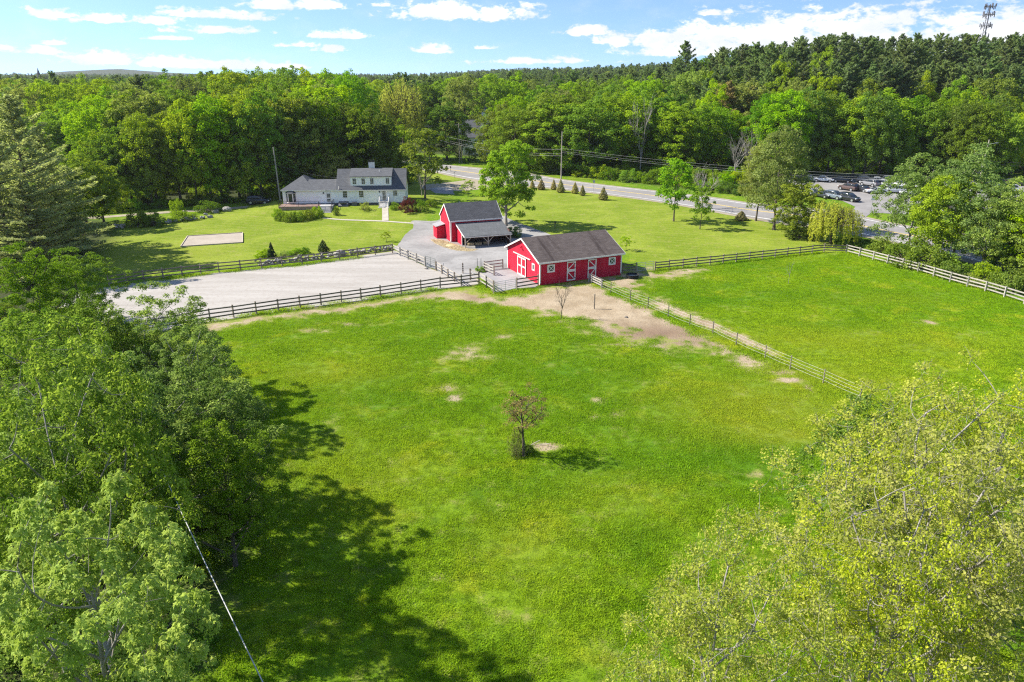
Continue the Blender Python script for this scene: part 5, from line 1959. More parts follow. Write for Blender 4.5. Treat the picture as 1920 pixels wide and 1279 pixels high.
# ------------------------------------------------------------------ stone wall, boulders, sand pad
def rock_mesh(seed):
    bm = bmesh.new()
    bmesh.ops.create_icosphere(bm, subdivisions=2, radius=0.5)
    rng = random.Random(seed)
    dirs = [Vector((rng.gauss(0, 1), rng.gauss(0, 1), rng.gauss(0, 1))).normalized() for _ in range(9)]
    cut = [rng.uniform(0.28, 0.45) for _ in dirs]
    for v in bm.verts:
        for d, c in zip(dirs, cut):
            e = v.co.dot(d) - c
            if e > 0:
                v.co -= d * e * 0.9
        v.co *= 1 + rng.uniform(-0.03, 0.03)
    me = bpy.data.meshes.new('stone')
    bm.to_mesh(me)
    bm.free()
    me.materials.append(M['rock'])
    return me


ROCKS = [rock_mesh(i) for i in range(6)]


def stone_wall(label, px_line, n, hmax=0.7, wd=0.8, smin=0.35, smax=0.8, seed=5):
    rng = random.Random(seed)
    L = [G(*p) for p in px_line]
    o = empty('stone_wall', (L[0].x, L[0].y, 0), 0, label, 'stone wall')
    tot = sum((L[i + 1] - L[i]).length for i in range(len(L) - 1))
    for k in range(n):
        t = rng.random() * tot
        for i in range(len(L) - 1):
            s_ = (L[i + 1] - L[i]).length
            if t <= s_:
                p = L[i].lerp(L[i + 1], t / s_)
                d = (L[i + 1] - L[i]).normalized()
                break
            t -= s_
        off = rng.uniform(-1, 1) * wd / 2
        q = p + Vector((-d.y, d.x, 0)) * off - L[0]
        s_ = rng.uniform(smin, smax)
        zz = rng.random() ** 1.5 * (hmax - 0.1) * (1 - abs(off) / wd * 1.2) + s_ * 0.2
        link('stone', rng.choice(ROCKS), o, (q.x, q.y, gz(p.x, p.y) + max(zz, s_ * 0.15)), (rng.random() * 6, rng.random() * 0.5, rng.random() * 6), (s_ * rng.uniform(0.8, 1.5), s_ * rng.uniform(0.7, 1.1), s_ * rng.uniform(0.5, 0.8)))
    return o


stone_wall('tumbled fieldstone wall behind the arena fence', [(478, 499), (560, 489), (640, 479), (733, 467)], 190, 0.8, 1.1, 0.25, 0.6)
stone_wall('loose fieldstones under the shrubs by the left lane', [(210, 428), (280, 423), (330, 416), (395, 407)], 70, 0.6, 1.6, 0.3, 0.9, seed=9)
stone_wall('stones heaped at the drive beside the pale arena fence', [(752, 470), (775, 482), (796, 494)], 24, 0.4, 0.6, 0.25, 0.5, seed=12)
for i, (px, py, s_, lab) in enumerate([(426, 396, 1.5, 'large pale boulder in the lane shade, right one of two'), (404, 399, 1.2, 'pale boulder in the lane shade, left one of two'), (800, 504.5, 0.55, 'white stone at the foot of the green gate'),
                                     (637, 480, 1.6, 'broad flat boulder in the arena wall gap')]):
    p = G(px, py)
    tag(link('boulder', ROCKS[i], None, (p.x, p.y, gz(p.x, p.y) + s_ * 0.2), (0.2, 0.1, i * 1.3), (s_ * 1.3, s_, s_ * 0.8)), lab, 'boulder')

pc = [G(352, 443.5), G(455, 437), G(455, 455.5), G(339, 463)]
pad = empty('sand_pit', pc[3], 0, 'rectangular pale sand pit with timber edging on the lawn', 'sand pit')
m_ = MB()
q = [p - pc[3] for p in pc]
m_.prism([(p.x, p.y, 0.0) for p in q], (0, 0, 0.06))
m_.build('sand', M['pad'], pad)
for i in range(4):
    a, b = q[i], q[(i + 1) % 4]
    bar_part('edging_board', M['timber'], (a.x, a.y, 0.05), (b.x, b.y, 0.05), 0.12, 0.22, pad)

# loose hay strewn before the barn
hp = [(808, 449), (828, 450), (846, 456), (862, 461), (876, 466), (896, 468), (880, 472), (856, 470), (832, 464), (815, 456)]
hs_ = sheet('strewn_hay', g2(hp), 0.036, mat_mottle('strewn_hay', (0.33, 0.27, 0.18), (0.44, 0.37, 0.25), (0.26, 0.20, 0.13), 0.9, 3.0), 0.15, sub=4)
def straw(label, poly_px, n, seed):
    rng = np.random.default_rng(seed)
    poly = g2(poly_px)
    lo, hi_ = poly.min(0), poly.max(0)
    p = rng.uniform(lo, hi_, (n * 3, 2))
    p = p[inside(p, poly)][:n]
    n = len(p)
    a = rng.random(n) * 6.283
    l = rng.uniform(0.06, 0.22, n)
    P = np.column_stack([p, 0.045 + rng.random(n) * 0.05])
    ax = np.column_stack([np.cos(a), np.sin(a), rng.normal(size=n) * 0.15])
    nr = unit(np.column_stack([rng.normal(size=n) * 0.3, rng.normal(size=n) * 0.3, np.ones(n)]))
    V, Q = cards(rng, P, nr, 0.2, 0.16, ax)
    o = link('loose_hay', mesh_np('loose_hay', V, Q, M['hay'], rng.random(n)))
    return tag(o, label, 'hay', None, 'stuff')


straw('loose hay scattered on the gravel before the rear barn', hp, 5000, 6)

# ------------------------------------------------------------------ poles and lines
def pole(label, px, py, h, arms=1, lean=(0, 0), transformer=False, street=False, group=None):
    p = G(px, py)
    o = empty('utility_pole', (p.x, p.y, float(hgt(p.x, p.y))), 0, label, 'utility pole', group)
    MB().cyl((0, 0, -0.3), (lean[0], lean[1], h), 0.17, 0.11, 10).build('shaft', M['pole'], o)
    for k in range(arms):
        z = h - 0.5 - 1.0 * k
        ar = bar_part('crossarm', M['pole'], (-1.1 + lean[0], -0.16, z), (1.1 + lean[0], -0.16, z), 0.1, 0.12, o)
        ins = MB()
        for xx in (-1.0, -0.4, 0.4, 1.0):
            ins.cyl((xx + lean[0], -0.16, z + 0.06), (xx + lean[0], -0.16, z + 0.22), 0.04, n=6)
        ins.build('insulators', M['metal'], o)
    if transformer:
        t_ = MB()
        t_.cyl((0.32, -0.1, h - 2.6), (0.32, -0.1, h - 1.6), 0.22, n=12)
        t_.build('transformer', M['metal'], o)
    br = MB()
    for z in (h - 2.2, h - 3.0, h - 3.4):
        br.cyl((0.1 + lean[0] * 0.8, -0.12, z), (0.1 + lean[0] * 0.8, -0.3, z), 0.05, n=6)
    br.build('cable_bracket', M['black'], o)
    if street:
        s_ = MB()
        s_.cyl((0, 0, h - 1.0), (1.6, -0.4, h - 0.6), 0.035, n=6)
        s_.box((1.8, -0.45, h - 0.6), (0.5, 0.2, 0.1))
        s_.build('street_light', M['metal'], o)
    return Vector((p.x, p.y, float(hgt(p.x, p.y))))


p1 = pole('leaning utility pole beside the dark SUV left of the farmhouse', 526.5, 383.5, 10.6, 0, (-0.25, 0.0))
p2 = pole('utility pole across the street left of the white neighbour house', 862, 306, 11.6, 1, transformer=True)
p2b = pole('second slim pole close beside the street pole', 866, 306, 9.6, 0)
p3 = pole('tall bare utility pole by the road above the young evergreens', 1052, 336, 11.7, 0)
p4 = pole('utility pole behind the trees near the parking lot', 1828, 372, 12.2, 0, (0.3, 0), street=True)
p5 = pole('utility pole half hidden behind the tree by the mailboxes', 806, 304, 11.0, 1)


def line(label, a, b, sag, r=0.02, mat='cable', group=None, nseg=14):
    """one overhead cable"""
    a, b = Vector(a), Vector(b)
    pts = []
    for i in range(nseg + 1):
        t = i / nseg
        q = a.lerp(b, t)
        q.z -= sag * 4 * t * (1 - t)
        pts.append(q)
    P = np.array([[tuple(p) for p in pts]])
    V, Q = tubes(P, np.full((1, nseg + 1), r), 5)
    o = link('power_line', mesh_np('power_line', V, Q, M[mat], smooth=True))
    return tag(o, label, 'cable', group)


def up(p, z, dx=0.0, dy=0.0):
    return Vector((p.x + dx, p.y + dy, p.z + z))


gA = 'street cables between the roadside poles'
for z, r_ in ((9.0, 0.016), (7.9, 0.012), (7.4, 0.016)):
    line('bundled street cable strung between the tall bare pole and the mailbox pole', up(p5, z), up(p3, z - 1.6, 0.15, -0.15), 1.4, r_, 'cable', gA)
pR = G(1470, 372)
pRt = Vector((pR.x, pR.y, 0))
for z, r_ in ((7.6, 0.013), (7.0, 0.010), (6.6, 0.013)):
    line('street cable sloping right from the tall bare pole toward the parking lot', up(p3, z, 0.15, -0.15), up(pRt, z - 1.2, 30.0, -16), 1.2, r_, 'cable', 'street cables right of the bare pole')
for dx in (-1.0, 0.4, 1.0):
    line('thin dark wire high across the street poles', up(p5, 10.8, dx), up(p2, 11.3, dx), 0.5, 0.018, 'cable_dark', 'thin high wires over the street')
for z in (9.3, 7.9, 7.3):
    line('dark wire from the leaning pole into the left trees', up(p1, z, -0.2), Vector((p1.x - 62, p1.y + 12, z - 0.8)), 1.0, 0.03, 'cable_dark', 'dark wires left of the leaning pole')
line('service wire from the leaning pole to the farmhouse roof', up(p1, 7.2, -0.15), Vector((house.location.x + 10.5, house.location.y + 5.0, 5.6)), 0.5, 0.025, 'cable_dark')
for z in (7.4, 6.8):
    line('pale street cable between parking-lot poles', up(pRt, z, 30.0, -16), up(p4, z + 0.4), 0.9, 0.013, 'cable', 'cables by the parking lot')
    line('dark cable leaving the parking-lot pole at right', up(p4, z + 0.6), Vector((p4.x + 60, p4.y - 6, z - 0.4)), 0.8, 0.03, 'cable_dark', 'cables right of the parking lot pole')
# bundled cable through the near left trees
cA, cB = Vector((-18.3, 32.2, 8.0)), Vector((-7.1, 16.4, 7.9))
dr_ = (cB - cA)
for k, (ox, oz) in enumerate(((0, 0),)):
    line('bundled overhead cable crossing under the near left trees', cA - dr_ * 0.3 + Vector((ox, 0, oz + 0.4)), cB + dr_ * 0.9 + Vector((ox * 2, 0, oz + 0.5)), 1.1 - 0.05 * k, 0.02, 'cable', 'bundled cable at lower left')
np_ = cA - dr_ * 0.3
o = empty('utility_pole', (np_.x, np_.y, 0), 0, 'utility pole hidden among the near left trees', 'utility pole')
MB().cyl((0, 0, -0.3), (0, 0, 9.4), 0.16, 0.11, 10).build('shaft', M['pole'], o)
MB().cyl((0, -0.2, 8.5), (0, 0.2, 8.5), 0.05, n=6).build('cable_bracket', M['black'], o)

# cell tower on the wooded rise
tx, tz = at_y(1857, 9, 330)
tb = float(hgt(tx, 330))
ct = empty('cell_tower', (tx, 330, tb), 0.3, 'tall thin cell tower with antenna tiers above the pines', 'tower')
H_ = tz - tb
mast = MB()
cor = [Vector((math.cos(2.094 * k), math.sin(2.094 * k), 0)) for k in range(3)]
for d in cor:
    mast.cyl(d * 1.1 + Vector((0, 0, -0.5)), d * 0.45 + Vector((0, 0, H_)), 0.14, 0.11, 6)
nb_ = int(H_ / 1.6)
for i in range(nb_):
    z0_, z1_ = H_ * i / nb_, H_ * (i + 1) / nb_
    r0_, r1_ = 1.1 - 0.65 * i / nb_, 1.1 - 0.65 * (i + 1) / nb_
    for k in range(3):
        mast.cyl(cor[k] * r0_ + Vector((0, 0, z0_)), cor[(k + 1) % 3] * r1_ + Vector((0, 0, z1_)), 0.05, n=4)
mast.build('lattice_mast', M['foundation'], ct)
for ti, zf in enumerate((0.985, 0.91, 0.80, 0.70)):
    z = H_ * zf
    ring = MB()
    for k in range(3):
        a = 2.094 * k + ti * 0.4
        d = Vector((math.cos(a), math.sin(a), 0))
        t = Vector((-d.y, d.x, 0))
        ring.bar(Vector((0, 0, z)), d * 1.5 + Vector((0, 0, z)), 0.18, 0.18)
        ring.bar(d * 1.5 - t * 1.7 + Vector((0, 0, z)), d * 1.5 + t * 1.7 + Vector((0, 0, z)), 0.15, 0.15)
    ring.build('antenna_mount', M['foundation'], ct)
    for k in range(3):
        a = 2.094 * k + ti * 0.4
        d = Vector((math.cos(a), math.sin(a), 0))
        t = Vector((-d.y, d.x, 0))
        for u in (-1.5, -0.5, 0.5, 1.5):
            MB().box(d * 1.66 + t * u + Vector((0, 0, z + 0.5 * math.sin(k * 7 + u * 3))), (0.24, 0.24, 1.7 + 0.5 * math.sin(k * 3 + u * 5 + ti))).build('antenna', M['foundation'], ct)

# ------------------------------------------------------------------ vehicles
PAINT = {}


def paint(c):
    if c not in PAINT:
        m_, g_ = new_mat('car_paint_%d' % len(PAINT))
        b = g_.n('ShaderNodeBsdfPrincipled')
        n_ = g_.noise(pos(g_), 1.5, 3)
        g_.put(b.inputs['Base Color'], g_.mix(g_.m('MULTIPLY', n_, 0.25), c, tuple(q * 0.8 + 0.02 for q in c)))
        b.inputs['Roughness'].default_value = 0.28
        b.inputs['Coat Weight'].default_value = 0.6
        b.inputs['Coat Roughness'].default_value = 0.08
        o_ = g_.n('ShaderNodeOutputMaterial')
        g_.t.links.new(b.outputs[0], o_.inputs['Surface'])
        PAINT[c] = m_
    return PAINT[c]


CAR_ME = {}


def car_meshes(kind):
    if kind in CAR_ME:
        return CAR_ME[kind]
    suv = kind == 'suv'
    # stations along x (rear -> front): x, bottom z, shoulder z, half width
    if suv:
        S = [(-2.35, 0.50, 0.95, 0.80), (-2.28, 0.36, 1.08, 0.90), (-1.6, 0.30, 1.12, 0.94), (-0.2, 0.28, 1.10, 0.95), (0.85, 0.28, 1.08, 0.94), (1.5, 0.30, 1.02, 0.93), (2.05, 0.34, 0.94, 0.88), (2.32, 0.44, 0.76, 0.76)]
        Gh = [(-2.20, 1.06, 1.22, 0.84, 0.74), (-1.95, 1.08, 1.66, 0.86, 0.68), (-1.2, 1.08, 1.74, 0.87, 0.68), (0.1, 1.06, 1.72, 0.87, 0.68), (0.62, 1.05, 1.52, 0.86, 0.70), (1.18, 1.04, 1.08, 0.83, 0.76)]
        wb = (-1.42, 1.42)
        wr_ = 0.37
    else:
        S = [(-2.32, 0.50, 0.82, 0.76), (-2.22, 0.36, 0.98, 0.86), (-1.5, 0.28, 1.00, 0.90), (-0.2, 0.25, 0.96, 0.91), (0.85, 0.25, 0.93, 0.90), (1.5, 0.27, 0.88, 0.89), (2.05, 0.32, 0.80, 0.84), (2.32, 0.42, 0.66, 0.72)]
        Gh = [(-1.75, 0.96, 1.02, 0.80, 0.72), (-1.05, 0.95, 1.38, 0.82, 0.62), (-0.5, 0.94, 1.45, 0.83, 0.62), (0.2, 0.93, 1.43, 0.83, 0.62), (0.55, 0.92, 1.30, 0.82, 0.64), (1.15, 0.91, 0.95, 0.80, 0.72)]
        wb = (-1.38, 1.40)
        wr_ = 0.33
    body = MB()
    rings = []
    for x, zb, zs, hw in S:
        rings.append([(x, -hw * 0.86, zb), (x, -hw, zb + 0.12), (x, -hw, zb + (zs - zb) * 0.62), (x, -hw * 0.93, zs), (x, -hw * 0.5, zs + 0.035), (x, hw * 0.5, zs + 0.035), (x, hw * 0.93, zs), (x, hw, zb + (zs - zb) * 0.62), (x, hw, zb + 0.12), (x, hw * 0.86, zb)])
    body.loft(rings)
    glass = MB()
    rings = [[(x, -wb_, zb), (x, -wt - 0.01, zt - 0.06), (x, -wt * 0.8, zt), (x, wt * 0.8, zt), (x, wt + 0.01, zt - 0.06), (x, wb_, zb)] for x, zb, zt, wb_, wt in Gh]
    glass.loft(rings)
    roof_ = MB()
    rings = [[(x, -wt * 0.98, zt - 0.05), (x, -wt * 0.8, zt + 0.02), (x, wt * 0.8, zt + 0.02), (x, wt * 0.98, zt - 0.05)] for x, zb, zt, wb_, wt in Gh[1:-2]]
    roof_.loft(rings)
    pil = MB()
    for sg in (-1, 1):
        for i, j in ((1, 1), (2, 2), (3, 3)):
            x, zb, zt, wb_, wt = Gh[i]
            pil.bar((x, sg * (wb_ + 0.004), zb), (x, sg * (wt + 0.018), zt - 0.04), 0.03, 0.09, up=(0, sg, 0.2))
        (xa, za, zta, wa, wta), (xb_, zb2, ztb, wb2, wtb) = Gh[-1], Gh[-3]
        pil.bar((xa, sg * (wa - 0.03), za + 0.06), (xb_, sg * (wtb + 0.0), ztb - 0.02), 0.05, 0.07)
    wheel = MB().cyl((0, -0.11, 0), (0, 0.11, 0), wr_, n=18).mesh('wheel', M['tyre'])
    rim = MB().cyl((0, -0.118, 0), (0, 0.118, 0), wr_ * 0.64, n=14).mesh('rim', M['rim'])
    arch = MB()
    for x in wb:
        for sg in (-1, 1):
            arch.cyl((x, sg * 0.80, wr_ + 0.02), (x, sg * 0.952, wr_ + 0.02), wr_ * 1.2, n=16)
    low = MB()
    low.box((0, 0, 0.31), (4.3, 1.7, 0.14))
    low.box((2.26, 0, 0.58), (0.12, 1.0, 0.16))
    zl = 0.80 if suv else 0.70
    head = MB().box((0, 0, 0), (0.22, 0.42, 0.15)).mesh('headlight', M['lamp_glass'])
    tail = MB().box((0, 0, 0), (0.12, 0.26, 0.28)).mesh('tail_light', M['tail_red'])
    CAR_ME[kind] = dict(body=body, glass=glass.mesh('windows', M['glass'], True), roof=roof_, pil=pil, wheel=wheel, rim=rim, arch=arch.mesh('wheel_arches', M['tyre']), low=low.mesh('bumper_trim', M['black']), wb=wb, wr=wr_, zl=zl, head=head, tail=tail, cache={})
    return CAR_ME[kind]


def car(label, px, py, rz, color, kind='suv', group=None, shift=0.0):
    D = car_meshes(kind)
    p = G(px, py)
    o = empty('parked_car', (p.x, p.y + shift, 0.03 + gz(p.x, p.y + shift)), rz, label, 'car', group)
    m_ = paint(color)
    if color not in D['cache']:
        D['cache'][color] = (D['body'].mesh('car_body', m_, False), D['roof'].mesh('car_roof', m_), D['pil'].mesh('pillars', m_))
    b, r_, pl = D['cache'][color]
    link('car_body', b, o)
    link('roof', r_, o)
    link('pillars', pl, o)
    link('windows', D['glass'], o)
    link('wheel_arches', D['arch'], o)
    link('bumper_trim', D['low'], o)
    for x in D['wb']:
        for s_ in (-0.84, 0.84):
            w_ = link('wheel', D['wheel'], o, (x, s_, D['wr']))
            link('rim', D['rim'], w_)
    for s_ in (-0.62, 0.62):
        link('headlight', D['head'], o, (2.2, s_, D['zl']))
        link('tail_light', D['tail'], o, (-2.27, s_ * 1.1, D['zl'] + 0.12))
    return o


CARS = 'cars in the parking lot'
car('dark blue SUV parked in the tree shade left of the farmhouse', 486, 384, R(4), (0.010, 0.013, 0.026), 'suv')
car('black SUV at the right end of the front parking row', 1591, 377, R(-62), (0.012, 0.012, 0.014), 'suv', CARS)
car('grey-blue SUV second from right in the front parking row', 1564, 373, R(-62), (0.16, 0.19, 0.23), 'suv', CARS)
car('dark sedan third from right in the front parking row', 1541, 370, R(-62), (0.03, 0.036, 0.045), 'sedan', CARS)
car('silver sedan at the left end of the front parking row', 1522, 366, R(-62), (0.32, 0.33, 0.34), 'sedan', CARS)
car('brown SUV in the middle parking row', 1590, 357, R(118), (0.09, 0.055, 0.045), 'suv', CARS)
car('black car right of the brown SUV in the middle row', 1614, 359, R(118), (0.014, 0.014, 0.016), 'sedan', CARS)
car('white sedan nose-left beside the lot entrance trees', 1643, 363, R(175), (0.62, 0.62, 0.62), 'sedan', CARS)
car('white SUV behind the pale trees in the middle row', 1676, 362, R(172), (0.60, 0.61, 0.62), 'suv', CARS)
car('white sedan mostly hidden behind the pale tree crown', 1708, 366, R(172), (0.58, 0.58, 0.57), 'sedan', CARS)
car('grey car above the black one in the second row', 1630, 349, R(118), (0.20, 0.2, 0.21), 'suv', CARS)
car('pale grey sedan at the left of the back row in shade', 1519, 340, R(-22), (0.36, 0.37, 0.39), 'sedan', CARS)
car('white sedan second in the shaded back row', 1544, 341, R(-22), (0.58, 0.59, 0.60), 'sedan', CARS)
car('black car in deep shade of the back row', 1578, 342, R(-26), (0.014, 0.014, 0.016), 'sedan', CARS)
car('dark grey SUV in the back row near the pale trees', 1624, 343, R(-26), (0.07, 0.075, 0.085), 'suv', CARS)
car('silver sedan at the right of the shaded back row', 1646, 343, R(-22), (0.40, 0.41, 0.42), 'sedan', CARS)
car('white hatchback glimpsed through the left pale tree', 1690, 352, R(118), (0.6, 0.6, 0.6), 'suv', CARS)
car('silver car glimpsed between the two pale trees', 1728, 356, R(118), (0.38, 0.39, 0.4), 'sedan', CARS)
car('dark car half hidden behind the pale trees', 1752, 362, R(172), (0.03, 0.03, 0.035), 'suv', CARS)
car('white car right behind the largest pale tree', 1790, 364, R(168), (0.6, 0.6, 0.59), 'sedan', CARS)
car('silver hatchback in the second row left of the white sedan', 1652, 350, R(118), (0.36, 0.37, 0.38), 'suv', CARS)
car('black sedan at the far left of the lot in shade', 1500, 340, R(-22), (0.016, 0.016, 0.018), 'sedan', CARS)
car('grey SUV in shade right of the silver sedan', 1672, 343, R(-22), (0.12, 0.125, 0.13), 'suv', CARS)
car('white car seen through the gap right of the pale trees', 1840, 362, R(165), (0.60, 0.60, 0.60), 'sedan', CARS)
car('white van-like SUV at the right end of the lot', 1886, 360, R(165), (0.58, 0.59, 0.60), 'suv', CARS)
car('blue-grey car behind the right roadside trees', 1862, 352, R(-20), (0.14, 0.18, 0.26), 'sedan', CARS)
car('black SUV at the far right of the back row', 1906, 348, R(-20), (0.014, 0.014, 0.016), 'suv', CARS)

# ------------------------------------------------------------------ roadside and yard furniture
def mailbox(label, px, py, col):
    p = G(px, py)
    o = empty('mailbox', (p.x, p.y, 0), 0.2, label, 'mailbox', 'mailboxes by the street')
    bar_part('post', M['timber'], (0, 0, -0.1), (0, 0, 1.1), 0.12, 0.12, o)
    m__ = MB()
    rings = []
    for y in (-0.32, 0.32):
        rings.append([(-0.16, y, 1.1), (0.16, y, 1.1)] + [(0.16 * math.cos(t * math.pi / 6), y, 1.3 + 0.16 * math.sin(t * math.pi / 6)) for t in range(0, 7)])
    m__.loft(rings)
    m__.build('box', M[col], o)
    MB().box((0.18, 0.05, 1.4), (0.02, 0.06, 0.2)).build('flag', M['red'], o)


mailbox('black mailbox, left one of the pair by the street', 838, 321, 'black')
mailbox('black mailbox, right one of the pair by the street', 845, 322, 'black')
mailbox('pale mailbox standing a little left of the black pair', 829, 319, 'metal')


def sign(label, px, py, h, w_, hh, mat, rz=0.0):
    p = G(px, py)
    o = empty('sign_post', (p.x, p.y, 0), rz, label, 'sign')
    bar_part('post', M['metal'], (0, 0, -0.1), (0, 0, h), 0.06, 0.06, o)
    MB().box((0, -0.05, h - hh / 2), (w_, 0.02, hh)).build('sign_plate', M[mat], o)


sign('thin road sign seen from behind at the lawn edge', 1113, 359.5, 2.6, 0.5, 0.6, 'metal')
sign('white sign on a pole at the parking lot entrance', 1632, 402, 3.6, 0.7, 0.9, 'white')
sign('slim marker post on the street corner lawn', 852, 334, 1.6, 0.2, 0.3, 'metal')
p = G(1040.5, 430)
o = empty('yard_lantern', (p.x, p.y, 0), 0, 'small dark lantern post on the right lawn', 'lamp post')
MB().cyl((0, 0, -0.1), (0, 0, 1.0), 0.06, n=8).build('post', M['dark_wood'], o)
l = MB()
l.box((0, 0, 1.14), (0.26, 0.26, 0.26))
l.cyl((0, 0, 1.27), (0, 0, 1.42), 0.2, 0.03, 8)
l.build('lantern', M['black'], o)
p = G(1186, 521)
o = empty('water_tub', (p.x, p.y, gz(p.x, p.y)), 0, 'low black rubber water tub in the stable shade', 'tub')
t_ = MB()
n_ = 18
rings = [[(r_ * math.cos(6.283 * k / n_), r_ * math.sin(6.283 * k / n_), z) for k in range(n_)] for r_, z in ((0.75, 0), (0.85, 0.5), (0.88, 0.5), (0.80, 0.46), (0.70, 0.08))]
t_.loft(rings)
t_.build('tub', M['tyre'], o)
wt = MB().cyl((0, 0, 0.3), (0, 0, 0.34), 0.76, n=18).build('water', M['glass'], o)
def pile(label, px, py, r_, h_, mat, name='dung_heap', cat='heap', seed=2):
    p = G(px, py)
    rng = random.Random(seed)
    m__ = MB()
    n = 14
    rings = []
    for rr, zz in ((1.0, -0.05), (0.8, 0.35), (0.5, 0.75), (0.15, 1.0)):
        rings.append([(r_ * rr * math.cos(6.283 * k / n) * rng.uniform(0.8, 1.15), r_ * rr * math.sin(6.283 * k / n) * rng.uniform(0.8, 1.15), h_ * zz) for k in range(n)])
    m__.loft(rings)
    tag(m__.build(name, M[mat], None, (p.x, p.y, gz(p.x, p.y)), None, True), label, cat)


pile('small dark dung heap on the bare earth track', 1174, 596, 0.25, 0.16, 'dark_wood')
pile('pale hay heap spilled at the corner of the rear barn', 846, 461, 1.1, 0.25, 'hay', 'hay_heap', 'hay heap', 5)
# wooden debris at the foot of the pasture tree
for i, (px, py, a, lab) in enumerate([(1003, 833, 0.4, 'pale stick leaning left on the bare patch'), (1020, 835, -0.5, 'pale stick crossing on the bare patch')]):
    p = G(px, py)
    tag(MB().bar((-0.4, 0, 0.03), (0.4, 0.05, 0.25), 0.035, 0.035).build('broken_stick', M['pale_wood'], None, (p.x, p.y, gz(p.x, p.y)), (0, 0, a)), lab, 'stick')
# ------------------------------------------------------------------ trees
random.seed(21)


def by_top(px, py, Y):
    x, z = at_y(px, py, Y)
    return x, z - float(hgt(x, Y))


def tree_base(var, name, label, px, py, py_top, width=None, cat='tree', group=None, rz=None, px_top=None):
    """a tree whose foot is seen: height from where its top is seen"""
    p = G(px, py)
    z0 = gz(p.x, p.y)
    for _ in range(3):
        p = G(px, py, z0)
        z0 = gz(p.x, p.y)
    x, zt = at_y(px, py_top, p.y)
    return plant(V_[var], name, p.x, p.y, max(0.4, zt - z0), label, cat, group, rz, width, z0)


def tree_top(var, name, label, px, py, Y, width=None, group=None, cat='tree', rz=None):
    x, h = by_top(px, py, Y)
    return plant(V_[var], name, x, Y, max(1.0, h), label, cat, group, rz, width)


# --- yard trees that stand alone
tree_base('yard_maple', 'maple_tree', 'big maple overhanging the rear barn roof', 949, 424, 266, 4.1, rz=0.6)
tree_base('young', 'yard_tree', 'airy leafy tree at the right corner of the farmhouse', 797, 372, 246, 4.4, rz=2.4)
tree_base('bare', 'dead_tree', 'grey leafless tree below the crown right of the farmhouse', 791, 368, 316, 2.0)
tree_base('sapling', 'young_tree', 'small round young tree on the lawn by the drive', 878, 367, 336, 1.5)
tree_base('sapling', 'young_tree', 'tiny sapling near the arena corner', 725, 453, 432, 0.75)
tree_base('sapling', 'young_tree', 'slim leafy sapling right of the front stable', 1174, 470, 440, 0.9)
tree_base('bare_s', 'bare_sapling', 'thin leafless sapling in the paddock before the stable', 1051.6, 598, 524, 0.9)
tree_base('bare_t', 'bare_sapling', 'thin pale sapling in the middle of the right paddock', 1478, 533, 484, 0.6)
tree_base('pasture', 'pasture_tree', 'lone rusty-leaved tree in the middle of the paddock', 982, 856, 722, 1.45, rz=1.0)
p = G(975, 853)
plant(V_['shrubD'], 'ivy_shrub', p.x - 0.25, p.y, 2.6, 'pale climbing shrub at the foot of the lone paddock tree', 'shrub', None, 0, 0.6, gz(p.x, p.y))
p = G(992, 850)
plant(V_['shrubC'], 'small_shrub', p.x, p.y, 0.7, 'dark weedy clump right of the lone tree trunk', 'shrub', None, 0, 0.45, gz(p.x, p.y))
tree_base('young', 'lawn_tree', 'round dark tree on the right lawn near the road', 1263, 415, 303, 3.4, rz=1)
tree_base('young', 'lawn_tree', 'smaller bushy tree with two stems on the right lawn', 1312, 430, 352, 1.9, rz=2)
tree_base('bare', 'dead_tree', 'bare grey-branched tree behind the lawn trees', 1316, 392, 322, 3.2)
tree_base('pale_tall', 'tall_tree', 'tall pale feathery tree on the road edge of the lawn', 1451, 431, 238, 4.6, rz=0.5)
tree_base('pale_tall', 'tall_tree', 'slimmer pale tree left behind the tall feathery one', 1417, 414, 262, 3.4, rz=3.0)
tree_base('br7', 'dense_tree', 'dense dark green tree right of the feathery tree', 1487, 444, 342, 3.4)
tree_base('willow_s', 'weeping_tree', 'small weeping willow at the corner of the board fence', 1558, 457, 382, 3.0)
tree_base('tallflat', 'roadside_tree', 'tall pale tree left of the roadside cluster', 1700, 470, 290, 4.4, rz=0.4)
tree_base('tallflat', 'roadside_tree', 'largest pale tree of the roadside cluster', 1785, 488, 272, 5.0, rz=1.9)
tree_base('br0', 'roadside_tree', 'bright green tree in front of the roadside cluster', 1752, 492, 330, 4.6)
tree_base('pale_tall', 'roadside_tree', 'slim tree with pale trunk left at the right edge', 1840, 510, 345, 3.2)
tree_base('tallflat', 'roadside_tree', 'pale tree with thin trunk at the right edge', 1862, 514, 335, 3.8, rz=2.6)
tree_base('br1', 'roadside_tree', 'green tree cut by the right edge of the picture', 1925, 520, 352, 4.8)
tree_base('br3', 'roadside_tree', 'lower green tree at the right edge below the others', 1905, 520, 400, 3.4)

# --- evergreens planted along the road
for i, (px, py, pt) in enumerate([(998, 353, 336), (1015, 356, 335), (1038, 356, 336), (1051, 361, 336), (1078, 363, 341), (1092, 367, 346), (1131, 375, 350)]):
    tree_base('arbor', 'young_evergreen', ['first', 'second', 'third', 'fourth', 'fifth', 'sixth', 'rightmost'][i] + ' young evergreen from the left in the row along the road', px, py, pt, (0.7, 1.05, 0.8, 1.1, 0.95, 0.75, 1.15)[i], 'shrub', 'young evergreens along the road')
tree_base('arbor', 'young_evergreen', 'small ragged evergreen at the road edge right of the lawn trees', 1389, 413, 395, 1.3, 'shrub')

